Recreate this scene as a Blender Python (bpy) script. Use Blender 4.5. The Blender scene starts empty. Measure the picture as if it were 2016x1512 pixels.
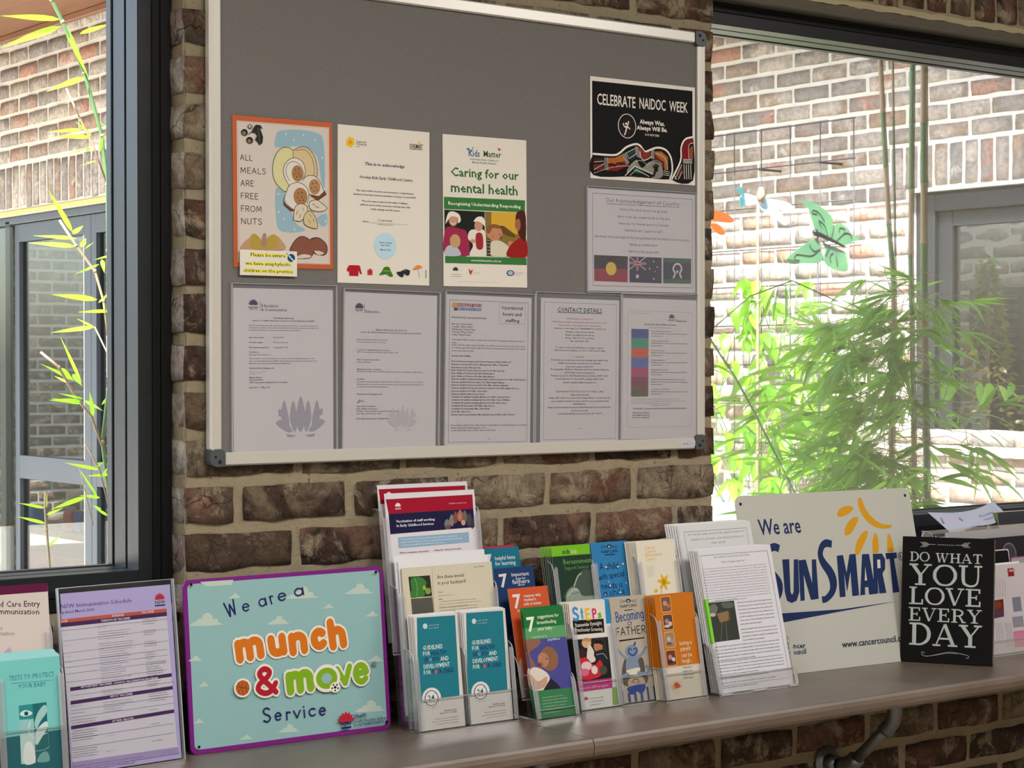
import bpy, math, random
from mathutils import Vector, Matrix, noise
from mathutils.geometry import tessellate_polygon
S = bpy.context.scene
COL = S.collection
R = math.radians

# ------------------------------------------------------------------ camera, world, sun, lamps, exposure
cam_d = bpy.data.cameras.new('camera'); cam = bpy.data.objects.new('camera', cam_d); COL.objects.link(cam)
S.camera = cam
cam_d.sensor_fit = 'HORIZONTAL'; cam_d.sensor_width = 36.0; cam_d.lens = 68.89
cam_d.clip_start = 0.05; cam_d.clip_end = 200
_yaw, _pitch, _roll = 0.6527720547734516, -0.009965762491893413, -0.0009226319400711808
_f = Vector((math.sin(_yaw)*math.cos(_pitch), math.cos(_yaw)*math.cos(_pitch), math.sin(_pitch)))
_r = _f.cross(Vector((0, 0, 1))).normalized(); _u = _r.cross(_f)
_r2 = _r*math.cos(_roll)+_u*math.sin(_roll); _u2 = -_r*math.sin(_roll)+_u*math.cos(_roll)
_m = Matrix((_r2, _u2, -_f)).transposed().to_4x4()
_m.translation = Vector((-2.452213820756894, -3.120924083349643, 1.482495901771865))
cam.matrix_world = _m

w = bpy.data.worlds.new('sky'); S.world = w; w.use_nodes = True
nt = w.node_tree; bg = nt.nodes['Background']
sky = nt.nodes.new('ShaderNodeTexSky'); sky.sky_type = 'NISHITA'; sky.sun_disc = False
sky.sun_elevation = R(49); sky.sun_rotation = R(-122); sky.air_density = 1.0; sky.dust_density = 2.5; sky.ozone_density = 1.0
hs = nt.nodes.new('ShaderNodeHueSaturation'); hs.inputs['Saturation'].default_value = 0.80
nt.links.new(sky.outputs[0], hs.inputs['Color']); nt.links.new(hs.outputs[0], bg.inputs['Color'])
bg.inputs['Strength'].default_value = 1.2

sun_d = bpy.data.lights.new('sun', 'SUN'); sun_d.energy = 26.0; sun_d.angle = R(0.6); sun_d.color = (1.0, 0.97, 0.93)
sun = bpy.data.objects.new('sun', sun_d); COL.objects.link(sun)
sun.rotation_euler = Vector((-0.55, -0.35, 0.76)).to_track_quat('Z', 'Y').to_euler()

ROOM_W = 50.0
for lx, ly in ((-3.0, -2.2), (-0.8, -2.2), (1.6, -2.2), (-1.6, -4.4)):
    ld = bpy.data.lights.new('ceiling_panel_light', 'AREA'); ld.shape = 'RECTANGLE'; ld.size = 1.2; ld.size_y = 0.9
    ld.energy = ROOM_W; ld.color = (1.0, 0.96, 0.91)
    lo = bpy.data.objects.new('ceiling_panel_light', ld); COL.objects.link(lo); lo.location = (lx, ly, 2.86)

S.view_settings.view_transform = 'Standard'; S.view_settings.look = 'None'
S.view_settings.gamma = 1.0; S.view_settings.use_curve_mapping = False
S.view_settings.exposure = 0.0
S.cycles.max_bounces = 10; S.cycles.transparent_max_bounces = 24; S.cycles.caustics_reflective = False; S.cycles.caustics_refractive = False

# ------------------------------------------------------------------ materials
def lin(h):
    if isinstance(h, str):
        v = [int(h[i:i+2], 16)/255 for i in (0, 2, 4)]
        return tuple(c/12.92 if c <= .04045 else ((c+.055)/1.055)**2.4 for c in v)
    return tuple(h)
def newmat(name):
    m = bpy.data.materials.new(name); m.use_nodes = True
    n = m.node_tree; p = n.nodes['Principled BSDF']
    return m, n, p
def nd(n, t, **k):
    x = n.nodes.new(t)
    for a, b in k.items():
        if a in x.inputs.keys(): x.inputs[a].default_value = b
        else: setattr(x, a, b)
    return x
def objco(n, rand=0.0):
    tc = nd(n, 'ShaderNodeTexCoord'); out = tc.outputs['Object']
    if rand:
        oi = nd(n, 'ShaderNodeObjectInfo'); mu = nd(n, 'ShaderNodeMath', operation='MULTIPLY'); mu.inputs[1].default_value = rand
        n.links.new(oi.outputs['Random'], mu.inputs[0])
        va = nd(n, 'ShaderNodeVectorMath', operation='ADD'); n.links.new(out, va.inputs[0]); n.links.new(mu.outputs[0], va.inputs[1])
        return va.outputs[0], oi.outputs['Random']
    return out
def noisef(n, vec, scale, detail=6, rough=.6, dist=0):
    t = nd(n, 'ShaderNodeTexNoise'); t.inputs['Scale'].default_value = scale; t.inputs['Detail'].default_value = detail
    t.inputs['Roughness'].default_value = rough; t.inputs['Distortion'].default_value = dist
    n.links.new(vec, t.inputs['Vector']); return t.outputs['Fac']
def ramp(n, fac, stops, interp='LINEAR'):
    r = nd(n, 'ShaderNodeValToRGB'); r.color_ramp.interpolation = interp; e = r.color_ramp.elements
    while len(e) < len(stops): e.new(.5)
    for i, (p, c) in enumerate(stops):
        e[i].position = p; e[i].color = (*lin(c), 1)
    n.links.new(fac, r.inputs[0]); return r.outputs[0]
def mixc(n, fac, a, b, mode='MIX'):
    m = nd(n, 'ShaderNodeMix', data_type='RGBA', blend_type=mode)
    if isinstance(fac, (int, float)): m.inputs[0].default_value = fac
    else: n.links.new(fac, m.inputs[0])
    for i, v in ((6, a), (7, b)):
        if isinstance(v, (tuple, str)): m.inputs[i].default_value = (*lin(v), 1)
        else: n.links.new(v, m.inputs[i])
    return m.outputs[2]
def bump(n, p, h, dist, strength=1.0):
    b = nd(n, 'ShaderNodeBump'); b.inputs['Distance'].default_value = dist; b.inputs['Strength'].default_value = strength
    n.links.new(h, b.inputs['Height']); n.links.new(b.outputs[0], p.inputs['Normal'])
def plain(name, col, rough=.5, metal=0, spec=.5, bumps=None, var=0):
    m, n, p = newmat(name); p.inputs['Base Color'].default_value = (*lin(col), 1)
    p.inputs['Roughness'].default_value = rough; p.inputs['Metallic'].default_value = metal
    p.inputs['Specular IOR Level'].default_value = spec
    v = objco(n)
    if var:
        f = noisef(n, v, 9, 5); c = lin(col)
        n.links.new(mixc(n, f, tuple(x*(1-var) for x in c), tuple(min(1, x*(1+var)) for x in c)), p.inputs['Base Color'])
    if bumps: bump(n, p, noisef(n, v, bumps[0], 4), bumps[1])
    return m
def brickmat(name, stops, wash, pit, bscale=1.0, bdist=.004):
    m, n, p = newmat(name); v, rnd = objco(n, 61.0)
    r2 = nd(n, 'ShaderNodeMath', operation='FRACT'); r3 = nd(n, 'ShaderNodeMath', operation='MULTIPLY'); r3.inputs[1].default_value = 7.31
    n.links.new(rnd, r3.inputs[0]); n.links.new(r3.outputs[0], r2.inputs[0])
    a = ramp(n, rnd, stops, 'CONSTANT'); b = ramp(n, r2.outputs[0], stops, 'CONSTANT')
    base = mixc(n, ramp(n, noisef(n, v, 8*bscale, 5, .62, .9), [(.44, (0, 0, 0)), (.58, (1, 1, 1))]), a, b)
    fine = noisef(n, v, 60*bscale, 8, .72)
    base = mixc(n, ramp(n, fine, [(.3, (1, 1, 1)), (.62, (0, 0, 0))]), base, mixc(n, 1.0, base, (.45, .42, .40), 'MULTIPLY'))
    w1 = noisef(n, v, 13*bscale, 10, .74, .5)
    base = mixc(n, ramp(n, w1, [(.5+wash[1], (0, 0, 0)), (.60+wash[1], (.85, .85, .85))]), base, wash[0])
    p1 = noisef(n, v, 30*bscale, 7, .75, 1.2)
    base = mixc(n, ramp(n, p1, [(.33, (1, 1, 1)), (.39, (0, 0, 0))]), base, pit)
    n.links.new(base, p.inputs['Base Color']); p.inputs['Roughness'].default_value = .9; p.inputs['Specular IOR Level'].default_value = .2
    if bdist > .008:
        tn = nd(n, 'ShaderNodeTexNoise'); tn.inputs['Scale'].default_value = 16; tn.inputs['Detail'].default_value = 5; n.links.new(v, tn.inputs['Vector'])
        vd = nd(n, 'ShaderNodeVectorMath', operation='MULTIPLY_ADD'); vd.inputs[1].default_value = (.08, .08, .03); n.links.new(tn.outputs['Color'], vd.inputs[0]); n.links.new(v, vd.inputs[2])
        vo = nd(n, 'ShaderNodeTexVoronoi', feature='DISTANCE_TO_EDGE'); vo.inputs['Scale'].default_value = 17; n.links.new(vd.outputs[0], vo.inputs['Vector'])
        ck = ramp(n, vo.outputs['Distance'], [(.0, (1, 1, 1)), (.035, (0, 0, 0))]); ckm = mixc(n, ramp(n, noisef(n, v, 6, 3), [(.5, (0, 0, 0)), (.6, (.8, .8, .8))]), (0, 0, 0), ck)
        base = mixc(n, ckm, base, '1e130e'); n.links.new(base, p.inputs['Base Color'])
    mx = nd(n, 'ShaderNodeMath', operation='ADD'); n.links.new(noisef(n, v, 18*bscale, 11, .7, 1.2), mx.inputs[0])
    m2 = nd(n, 'ShaderNodeMath', operation='MULTIPLY'); m2.inputs[1].default_value = .5; n.links.new(p1, m2.inputs[0]); n.links.new(m2.outputs[0], mx.inputs[1])
    bump(n, p, mx.outputs[0], bdist)
    return m
def mortarmat(name, a, b, bd=.004):
    m, n, p = newmat(name); v = objco(n)
    c = mixc(n, noisef(n, v, 40, 8, .7), a, b); c = mixc(n, ramp(n, noisef(n, v, 120, 4, .6), [(.28, (1, 1, 1)), (.36, (0, 0, 0))]), c, (.12, .09, .06))
    n.links.new(c, p.inputs['Base Color']); p.inputs['Roughness'].default_value = .95; p.inputs['Specular IOR Level'].default_value = .15
    bump(n, p, noisef(n, v, 90, 9, .75), bd); return m
def clear(name, tint=(1, 1, 1), refl=1.0, rough=.02, haze=0.0, hc=(.8, .82, .86)):
    m = bpy.data.materials.new(name); m.use_nodes = True; n = m.node_tree; n.nodes.remove(n.nodes['Principled BSDF'])
    out = n.nodes['Material Output']; tr = nd(n, 'ShaderNodeBsdfTransparent'); tr.inputs[0].default_value = (*tint, 1)
    gl = nd(n, 'ShaderNodeBsdfGlossy'); gl.inputs['Roughness'].default_value = rough; gl.inputs[0].default_value = (1, 1, 1, 1)
    fr = nd(n, 'ShaderNodeFresnel'); fr.inputs[0].default_value = 1.45
    mu = nd(n, 'ShaderNodeMath', operation='MULTIPLY'); mu.inputs[1].default_value = refl; n.links.new(fr.outputs[0], mu.inputs[0])
    mx = nd(n, 'ShaderNodeMixShader'); n.links.new(mu.outputs[0], mx.inputs[0]); n.links.new(tr.outputs[0], mx.inputs[1]); n.links.new(gl.outputs[0], mx.inputs[2])
    res = mx.outputs[0]
    if haze:
        df = nd(n, 'ShaderNodeBsdfDiffuse'); df.inputs[0].default_value = (*hc, 1)
        m2 = nd(n, 'ShaderNodeMixShader'); m2.inputs[0].default_value = haze; n.links.new(res, m2.inputs[1]); n.links.new(df.outputs[0], m2.inputs[2]); res = m2.outputs[0]
    n.links.new(res, out.inputs[0]); return m
def leafmat(name, c1, c2, tr=.55):
    m = bpy.data.materials.new(name); m.use_nodes = True; n = m.node_tree; p = n.nodes['Principled BSDF']; out = n.nodes['Material Output']
    oi = nd(n, 'ShaderNodeObjectInfo'); c = mixc(n, oi.outputs['Random'], c1, c2)
    n.links.new(c, p.inputs['Base Color']); p.inputs['Roughness'].default_value = .35
    t = nd(n, 'ShaderNodeBsdfTranslucent'); n.links.new(mixc(n, .5, c, (.38, .85, .03)), t.inputs[0])
    mx = nd(n, 'ShaderNodeMixShader'); mx.inputs[0].default_value = tr
    n.links.new(p.outputs[0], mx.inputs[1]); n.links.new(t.outputs[0], mx.inputs[2]); n.links.new(mx.outputs[0], out.inputs[0]); return m
M = {}
M['brick'] = brickmat('old_brick', [(0, '5a4840'), (.12, '84604e'), (.22, '786654'), (.34, '978570'), (.46, '66564a'), (.58, 'ab9a84'), (.70, '85614f'), (.82, '76695c'), (.92, '9a7866')], ('bcae94', .012), '20140e', 1.0, .018)
M['sbrick'] = brickmat('courtyard_brick', [(0, '9c938a'), (.14, '8c8278'), (.28, 'a09890'), (.42, 'a27c6c'), (.50, '8a8480'), (.64, 'aca49a'), (.80, '948070'), (.90, '86827e')], ('b8b4ac', .08), '5c524a', .8, .006)
M['wbrick'] = brickmat('smeared_lit_brick', [(0, 'b8aca4'), (.2, 'a8948a'), (.4, 'c4b8a8'), (.6, 'b09084'), (.8, 'a8a09c')], ('d0c8b8', .0), '4a3028', 1.0, .016)  # paler palette holds both white smears and light on reveal and pier
M['mortar'] = mortarmat('lime_mortar', 'c6b99e', 'a6987c', .008)
M['smortar'] = mortarmat('pale_mortar', 'c6c4bc', 'b0aea6')
M['frame'] = plain('charcoal_powder_coat', '1b1f22', .42, spec=.35)
M['framed'] = plain('black_powder_coat', '08090a', .5, spec=.25)
M['glass'] = clear('window_glass', (.99, .995, .99), .35, 0.0)
M['dglass'] = clear('dimming_door_glass', (.56, .58, .57), .3, 0.0)  # grey tint puts the dimness behind the door into the glass colour
M['dglass2'] = clear('dimming_window_glass', (.8, .82, .82), .3, 0.0)  # tint darkens the pane to stand in for a dim room
M['acrylic'] = clear('clear_acrylic', (.997, .998, 1), .4, .05, .004)
M['acedge'] = clear('acrylic_edge', (.97, .97, .99), 1.5, .15, .42)  # white haze paints the highlights along acrylic edges
M['sleeve'] = clear('plastic_sleeve', (.992, .992, 1), .6, .10, .05, (.74, .73, .90))  # lilac haze stands in for sky reflected in the plastic
M['aclip'] = clear('acrylic_lip', (.98, .98, 1), 1.2, .1, .20)  # whitish highlight of the lips put into the haze
M['lam'] = clear('laminate_film', (.995, .995, .995), .5, .15)
M['alu'] = plain('satin_aluminium', 'dcd9d2', .35, .35)
M['corner'] = plain('grey_plastic_corner', '4c5254', .4)
M['screw'] = plain('dark_screw', '2a2622', .4, .6)
M['paper'] = plain('white_paper', 'dedbdc', .6)
M['paperw'] = plain('warm_white_paper', 'e4dfd4', .6)
M['orange'] = plain('orange_card', 'd8662c', .5)
M['zinc'] = plain('galvanised_pipe', '80868a', .38, .8, bumps=(60, .0006), var=.25)
M['blackp'] = plain('black_plastic', '0c0b0c', .35)
M['culm'] = plain('bamboo_culm', '4a6a40', .4, var=.3)
M['culmtan'] = plain('bamboo_culm_tan', '8e7c62', .6, var=.2)
M['steelwire'] = plain('dark_steel_rod', '3a3840', .5, .4)
M['leafb'] = leafmat('bamboo_leaf', (.035, .13, .03), (.13, .26, .03), .5)
M['leafy'] = leafmat('backlit_bamboo_leaf', (.20, .42, .03), (.32, .52, .05), .65)  # brighter yellow leaf copy with the backlight put into its colour
M['leafv'] = leafmat('vine_leaf', (.08, .22, .02), (.20, .36, .03))
M['leafd'] = leafmat('autumn_leaf', (.16, .12, .03), (.30, .12, .03), .35)
m, n, p = newmat('printed_ink'); at = nd(n, 'ShaderNodeAttribute'); at.attribute_name = 'ink'
n.links.new(at.outputs['Color'], p.inputs['Base Color']); p.inputs['Roughness'].default_value = .55; p.inputs['Specular IOR Level'].default_value = .15; M['ink'] = m
m, n, p = newmat('grey_felt'); v = objco(n)
mp = nd(n, 'ShaderNodeMapping'); mp.inputs['Scale'].default_value = (1, 1, .45); n.links.new(v, mp.inputs[0])
n.links.new(mixc(n, noisef(n, mp.outputs[0], 420, 3, .6), (.118, .114, .108), (.225, .218, .207)), p.inputs['Base Color']); p.inputs['Roughness'].default_value = .95
ad = nd(n, 'ShaderNodeMath', operation='ADD'); n.links.new(noisef(n, mp.outputs[0], 300, 3), ad.inputs[0]); n.links.new(ramp(n, noisef(n, mp.outputs[0], 14, 2), [(.3, (0, 0, 0)), (.8, (1, 1, 1))]), ad.inputs[1])
bump(n, p, ad.outputs[0], .0016); M['felt'] = m
m, n, p = newmat('worn_timber'); v = objco(n)
mp = nd(n, 'ShaderNodeMapping'); mp.inputs['Scale'].default_value = (.9, 9, 9); n.links.new(v, mp.inputs[0])
c = mixc(n, noisef(n, mp.outputs[0], 5, 9, .65, .8), '3e3028', '6c5a4c'); c = mixc(n, ramp(n, noisef(n, v, 5, 4), [(.4, (0, 0, 0)), (.7, (.6, .6, .6))]), c, '7c6c5e')
n.links.new(c, p.inputs['Base Color']); p.inputs['Roughness'].default_value = .5; p.inputs['Specular IOR Level'].default_value = 1.0; p.inputs['Coat Weight'].default_value = .8; p.inputs['Coat Roughness'].default_value = .42
bump(n, p, noisef(n, mp.outputs[0], 14, 8, .7), .0008); M['timber'] = m
m, n, p = newmat('soffit_boards'); v = objco(n); mp = nd(n, 'ShaderNodeMapping'); mp.inputs['Scale'].default_value = (6, .6, 1); n.links.new(v, mp.inputs[0])
n.links.new(mixc(n, noisef(n, mp.outputs[0], 4, 6), '5c3c28', '7e573a'), p.inputs['Base Color']); p.inputs['Roughness'].default_value = .6; M['soffit'] = m
M['plaster'] = plain('painted_plaster', 'c9c3b6', .85); M['concrete'] = plain('courtyard_paving', 'bcb6aa', .9, var=.15); M['roof'] = plain('roof_metal', '6a6a68', .6)
M['floor'] = plain('room_floor', '8a7a68', .5)

# ------------------------------------------------------------------ mesh builder
class MB:
    def __init__(s): s.v = []; s.f = []; s.mi = []; s.sm = []
    def add(s, vs, fs, mi=0, smooth=False):
        b = len(s.v); s.v += [tuple(x) for x in vs]
        for f in fs: s.f.append(tuple(b+i for i in f)); s.mi.append(mi); s.sm.append(smooth)
        return s
    def box(s, x0, x1, y0, y1, z0, z1, mi=0):
        return s.add([(x0,y0,z0),(x1,y0,z0),(x1,y1,z0),(x0,y1,z0),(x0,y0,z1),(x1,y0,z1),(x1,y1,z1),(x0,y1,z1)],
                     [(0,3,2,1),(4,5,6,7),(0,1,5,4),(1,2,6,5),(2,3,7,6),(3,0,4,7)], mi)
    def bbox(s, x0, x1, y0, y1, z0, z1, b=.002, mi=0):      # box with chamfered vertical profile on every edge
        vs = []; 
        for z, i in ((z0, b), (z0+b, 0), (z1-b, 0), (z1, b)):
            vs += [(x0+i+ (b if not i else 0), y0+i, z), (x1-i-(b if not i else 0), y0+i, z), (x1-i, y0+i+(b if not i else 0), z), (x1-i, y1-i-(b if not i else 0), z),
                   (x1-i-(b if not i else 0), y1-i, z), (x0+i+(b if not i else 0), y1-i, z), (x0+i, y1-i-(b if not i else 0), z), (x0+i, y0+i+(b if not i else 0), z)]
        fs = [tuple(range(7, -1, -1)), tuple(range(24, 32))]
        for k in range(3):
            for j in range(8): a = k*8+j; c = k*8+(j+1) % 8; fs.append((a, c, c+8, a+8))
        return s.add(vs, fs, mi)
    def prism(s, pts, vec, mi=0):
        n = len(pts); vec = Vector(vec); vs = [Vector(p) for p in pts]; vs += [p+vec for p in vs]
        return s.add(vs, [tuple(range(n-1, -1, -1)), tuple(range(n, 2*n))]+[(i, (i+1) % n, (i+1) % n+n, i+n) for i in range(n)], mi)
    def tube(s, pts, r, seg=8, mi=0, cap=True):
        pts = [Vector(p) for p in pts]; n = len(pts); rs = r if isinstance(r, (list, tuple)) else [r]*n; vs = []; up = None
        for i, p in enumerate(pts):
            t = (pts[min(i+1, n-1)]-pts[max(i-1, 0)]).normalized()
            if up is None: up = t.orthogonal().normalized()
            up = (up-t*up.dot(t)).normalized(); sd = t.cross(up)
            for k in range(seg):
                a = 2*math.pi*k/seg; vs.append(p+(up*math.cos(a)+sd*math.sin(a))*rs[i])
        fs = [(i*seg+k, i*seg+(k+1) % seg, (i+1)*seg+(k+1) % seg, (i+1)*seg+k) for i in range(n-1) for k in range(seg)]
        if cap: fs += [tuple(range(seg-1, -1, -1)), tuple((n-1)*seg+k for k in range(seg))]
        return s.add(vs, fs, mi, True)
    def build(s, name, mat, parent=None, loc=None, rot=None):
        me = bpy.data.meshes.new(name); me.from_pydata(s.v, [], s.f)
        for mm in (mat if isinstance(mat, (list, tuple)) else [mat]): me.materials.append(mm)
        me.polygons.foreach_set('material_index', s.mi); me.polygons.foreach_set('use_smooth', s.sm); me.update()
        return link(name, me, parent, loc, rot)
def link(name, data, parent=None, loc=None, rot=None):
    o = bpy.data.objects.new(name, data); COL.objects.link(o)
    if parent: o.parent = parent
    if loc is not None: o.location = loc
    if rot is not None: o.rotation_euler = rot
    return o
def tag(o, label, cat, group=None):
    o['label'] = label; o['category'] = cat
    if group: o['group'] = group
    return o
def thing(name, label, cat, loc=(0, 0, 0), rot=(0, 0, 0), group=None):
    return tag(link(name, None, None, loc, rot), label, cat, group)
def struct(o): o['kind'] = 'structure'; return o
def copy_tree(o, label=None, group=None, loc=None):
    r = o.copy(); COL.objects.link(r)
    if label: r['label'] = label
    if group: r['group'] = group
    if loc is not None: r.location = loc
    for ch in list(o.children):
        c = ch.copy(); COL.objects.link(c); c.parent = r
    return r
def rrect(x0, y0, x1, y1, r, n=4):
    pts = []
    for cx, cy, a0 in ((x1-r, y0+r, -90), (x1-r, y1-r, 0), (x0+r, y1-r, 90), (x0+r, y0+r, 180)):
        for i in range(n+1):
            a = R(a0+90*i/n); pts.append((cx+r*math.cos(a), cy+r*math.sin(a)))
    return pts
def catmull(p, closed=False, n=5):
    if len(p) < 3: return p
    out = []; L = len(p); rng = range(L) if closed else range(L-1)
    for i in rng:
        g = (lambda k: p[k % L]) if closed else (lambda k: p[max(0, min(L-1, k))])
        p0, p1, p2, p3 = g(i-1), g(i), g(i+1), g(i+2)
        for j in range(n):
            t = j/n
            out.append(tuple(.5*((2*p1[k])+(-p0[k]+p2[k])*t+(2*p0[k]-5*p1[k]+4*p2[k]-p3[k])*t*t+(-p0[k]+3*p1[k]-3*p2[k]+p3[k])*t**3) for k in (0, 1)))
    if not closed: out.append(tuple(p[-1]))
    return out

# ------------------------------------------------------------------ lettering
GL = {  # single-stroke letters: width; strokes (L line, A arc cx cy rx ry a0 a1, S smooth, D dot), hundredths of cap height
'a':'60;A 28 32 24 30 0 360|L 54 62 54 2','b':'60;L 6 100 6 2|A 30 32 24 30 0 360','c':'52;A 30 32 24 30 45 315','d':'60;A 28 32 24 30 0 360|L 54 100 54 2',
'e':'58;L 6 34 52 34|A 29 32 23 30 5 315','f':'40;A 30 82 14 18 30 180|L 16 82 16 0|L 2 60 34 60','g':'60;A 28 32 24 30 0 360|L 54 62 54 -10|A 30 -10 24 20 0 -150',
'h':'58;L 6 100 6 0|A 29 38 22 26 180 0|L 51 38 51 0','i':'16;L 8 62 8 0|D 8 88','j':'24;L 18 62 18 -14|A 6 -14 12 14 0 -120|D 18 88','k':'50;L 6 100 6 0|L 44 60 8 28 46 0',
'l':'16;L 8 100 8 0','m':'84;L 6 64 6 0|A 24 42 17 22 180 0|L 41 42 41 0|A 59 42 18 22 180 0|L 77 42 77 0','n':'56;L 6 64 6 0|A 28 40 21 24 180 0|L 49 40 49 0',
'o':'60;A 30 32 25 31 0 360','p':'60;L 6 62 6 -32|A 30 32 24 30 0 360','q':'60;A 28 32 24 30 0 360|L 54 62 54 -32','r':'40;L 6 64 6 0|A 24 42 17 20 180 45',
's':'44;S 40 54 24 63 8 52 14 38 32 28 40 14 22 0 4 8','t':'38;L 18 86 18 0|L 2 60 34 60','u':'56;L 6 62 6 22|A 28 22 22 22 180 360|L 50 62 50 0','v':'50;L 4 62 25 2 46 62',
'w':'74;L 4 62 20 2 37 50 54 2 70 62','x':'48;L 4 62 44 0|L 44 62 4 0','y':'50;L 4 62 26 6|L 46 62 14 -32','z':'48;L 4 60 42 60 4 0 44 0',
'A':'70;L 4 0 34 100 64 0|L 16 34 52 34','B':'60;L 8 100 8 0|S 8 100 40 98 50 78 38 56 8 52|S 8 52 46 48 56 26 42 2 8 0','C':'68;A 40 50 34 50 50 310','D':'72;L 8 0 8 100|S 8 100 46 94 66 50 46 6 8 0',
'E':'56;L 50 100 8 100 8 0 52 0|L 8 52 44 52','F':'54;L 50 100 8 100 8 0|L 8 52 44 52','G':'74;A 40 50 34 50 45 350|L 74 42 46 42','H':'66;L 8 100 8 0|L 58 100 58 0|L 8 52 58 52','I':'20;L 10 100 10 0',
'J':'40;L 32 100 32 20|A 18 20 14 20 0 -150','K':'60;L 8 100 8 0|L 54 100 10 46 58 0','L':'52;L 8 100 8 0 50 0','M':'84;L 6 0 16 100 42 20 68 100 78 0','N':'70;L 8 0 8 100 62 0 62 100',
'O':'76;A 38 50 33 50 0 360','P':'58;L 8 0 8 100|S 8 100 44 98 54 74 40 50 8 46','R':'62;L 8 0 8 100|S 8 100 44 98 54 74 40 50 8 46|L 28 46 58 0','S':'56;S 50 88 30 100 10 86 14 62 42 44 52 22 32 0 6 12',
'T':'60;L 2 100 58 100|L 30 100 30 0','U':'66;L 8 100 8 32|A 33 32 25 32 180 360|L 58 100 58 32','V':'60;L 4 100 30 0 56 100','W':'92;L 4 100 24 0 46 80 68 0 88 100','Y':'60;L 4 100 30 50 56 100|L 30 50 30 0',
'&':'66;S 62 2 40 34 18 66 14 84 28 98 44 86 38 66 12 40 8 18 26 2 46 8 62 38','.':'14;D 7 4',',':'14;L 8 4 4 -10',"'":'14;L 7 100 7 84','-':'36;L 4 40 32 40','(':'24;A 24 45 18 58 120 240',')':'24;A 0 45 18 58 -60 60','\"':'24;L 6 100 6 84|L 18 100 18 84'}
SER = {  # slab serif capitals: width; R rect x0 y0 x1 y1, V variable stroke (x y w)*
'D':'92;R 2 0 40 8|R 2 92 40 100|R 14 0 30 100|V 20 96 8 50 95 9 74 78 14 82 50 17 74 22 14 50 5 9 20 4 8','O':'98;V 49 96 8 72 90 11 88 68 15 91 50 16 88 32 15 72 10 11 49 4 8 26 10 11 10 32 15 7 50 16 10 68 15 26 90 11 49 96 8',
'W':'124;R 0 92 34 100|R 46 92 76 100|R 92 92 122 100|V 14 96 16 36 2 16|V 36 2 6 60 92 6|V 58 94 16 80 2 16|V 80 2 6 108 96 6','H':'98;R 2 0 38 8|R 2 92 38 100|R 60 0 96 8|R 60 92 96 100|R 12 0 28 100|R 70 0 86 100|R 20 46 80 55',
'A':'100;R 0 0 32 8|R 62 0 100 8|V 14 4 6 48 98 7|V 48 98 15 84 2 16|R 24 30 72 38','T':'88;R 4 90 84 100|R 4 76 11 100|R 77 76 84 100|R 36 0 52 100|R 22 0 66 8','Y':'92;R 0 92 36 100|R 60 92 92 100|V 14 96 16 46 46 16|V 46 46 7 80 96 7|R 38 0 54 48|R 24 0 68 8',
'U':'98;R 2 92 38 100|R 64 92 96 100|V 20 96 16 20 40 16 26 14 13 50 4 9 72 12 9 80 40 8 80 96 8','L':'76;R 2 0 40 8|R 2 92 40 100|R 14 0 30 100|R 14 0 72 9|R 64 0 72 30','V':'92;R 0 92 36 100|R 60 92 92 100|V 14 96 16 46 2 16|V 46 2 7 80 96 7',
'E':'82;R 2 0 40 8|R 2 92 40 100|R 14 0 30 100|R 14 0 76 9|R 68 0 76 30|R 14 91 74 100|R 66 74 74 100|R 20 47 58 55|R 52 38 58 64','R':'96;R 2 0 40 8|R 2 92 40 100|R 14 0 30 100|V 20 96 8 48 95 9 68 84 13 72 72 14 66 58 13 48 50 9 20 50 8|V 50 52 12 76 4 15|R 66 0 94 8'}
def arcpts(a):
    cx, cy, rx, ry, a0, a1 = a; n = max(5, int(abs(a1-a0)/24))
    return [(cx+rx*math.cos(R(a0+(a1-a0)*i/n)), cy+ry*math.sin(R(a0+(a1-a0)*i/n))) for i in range(n+1)]
STK = {'c': .105, 'C': .115, 'M': .255, 'N': .255, 'Q': .18, 'O': .18, 's': 0}
FNT = {'n': .009, 'b': .017, 'h': .026, 'd': .010, 'd2': .014}
GC = {}
def load_glyphs(chars):
    tmp = []
    for f, off in FNT.items():
        for ch in chars:
            for body in (ch, ch+'l'):
                cu = bpy.data.curves.new('g', 'FONT'); cu.body = body; cu.size = 1; cu.resolution_u = 1 if f in 'nb' else 2; cu.offset = off
                o = bpy.data.objects.new('g', cu); COL.objects.link(o); tmp.append((f, ch, body, o))
    dg = bpy.context.evaluated_depsgraph_get(); dg.update(); base = {}
    for f, ch, body, o in tmp:
        me = o.evaluated_get(dg).to_mesh()
        vs = [(v.co.x, v.co.y) for v in me.vertices]; mxx = max([v[0] for v in vs], default=0)
        if body == ch: GC[(f, ch)] = [vs, [tuple(p.vertices) for p in me.polygons], 0]
        else: base[(f, ch)] = mxx
        o.evaluated_get(dg).to_mesh_clear()
    for f in FNT:
        l = max(v[0] for v in GC[(f, 'l')][0])
        for ch in chars: GC[(f, ch)][2] = base[(f, ch)]-l
    for f, ch, body, o in tmp:
        cu = o.data; bpy.data.objects.remove(o); bpy.data.curves.remove(cu)
WORDS = 'the children and families of our centre early learning care service please see staff for more information about health policy community support each day with your child we are part development play safe program parents new in to is as it on by'.split()

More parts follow.
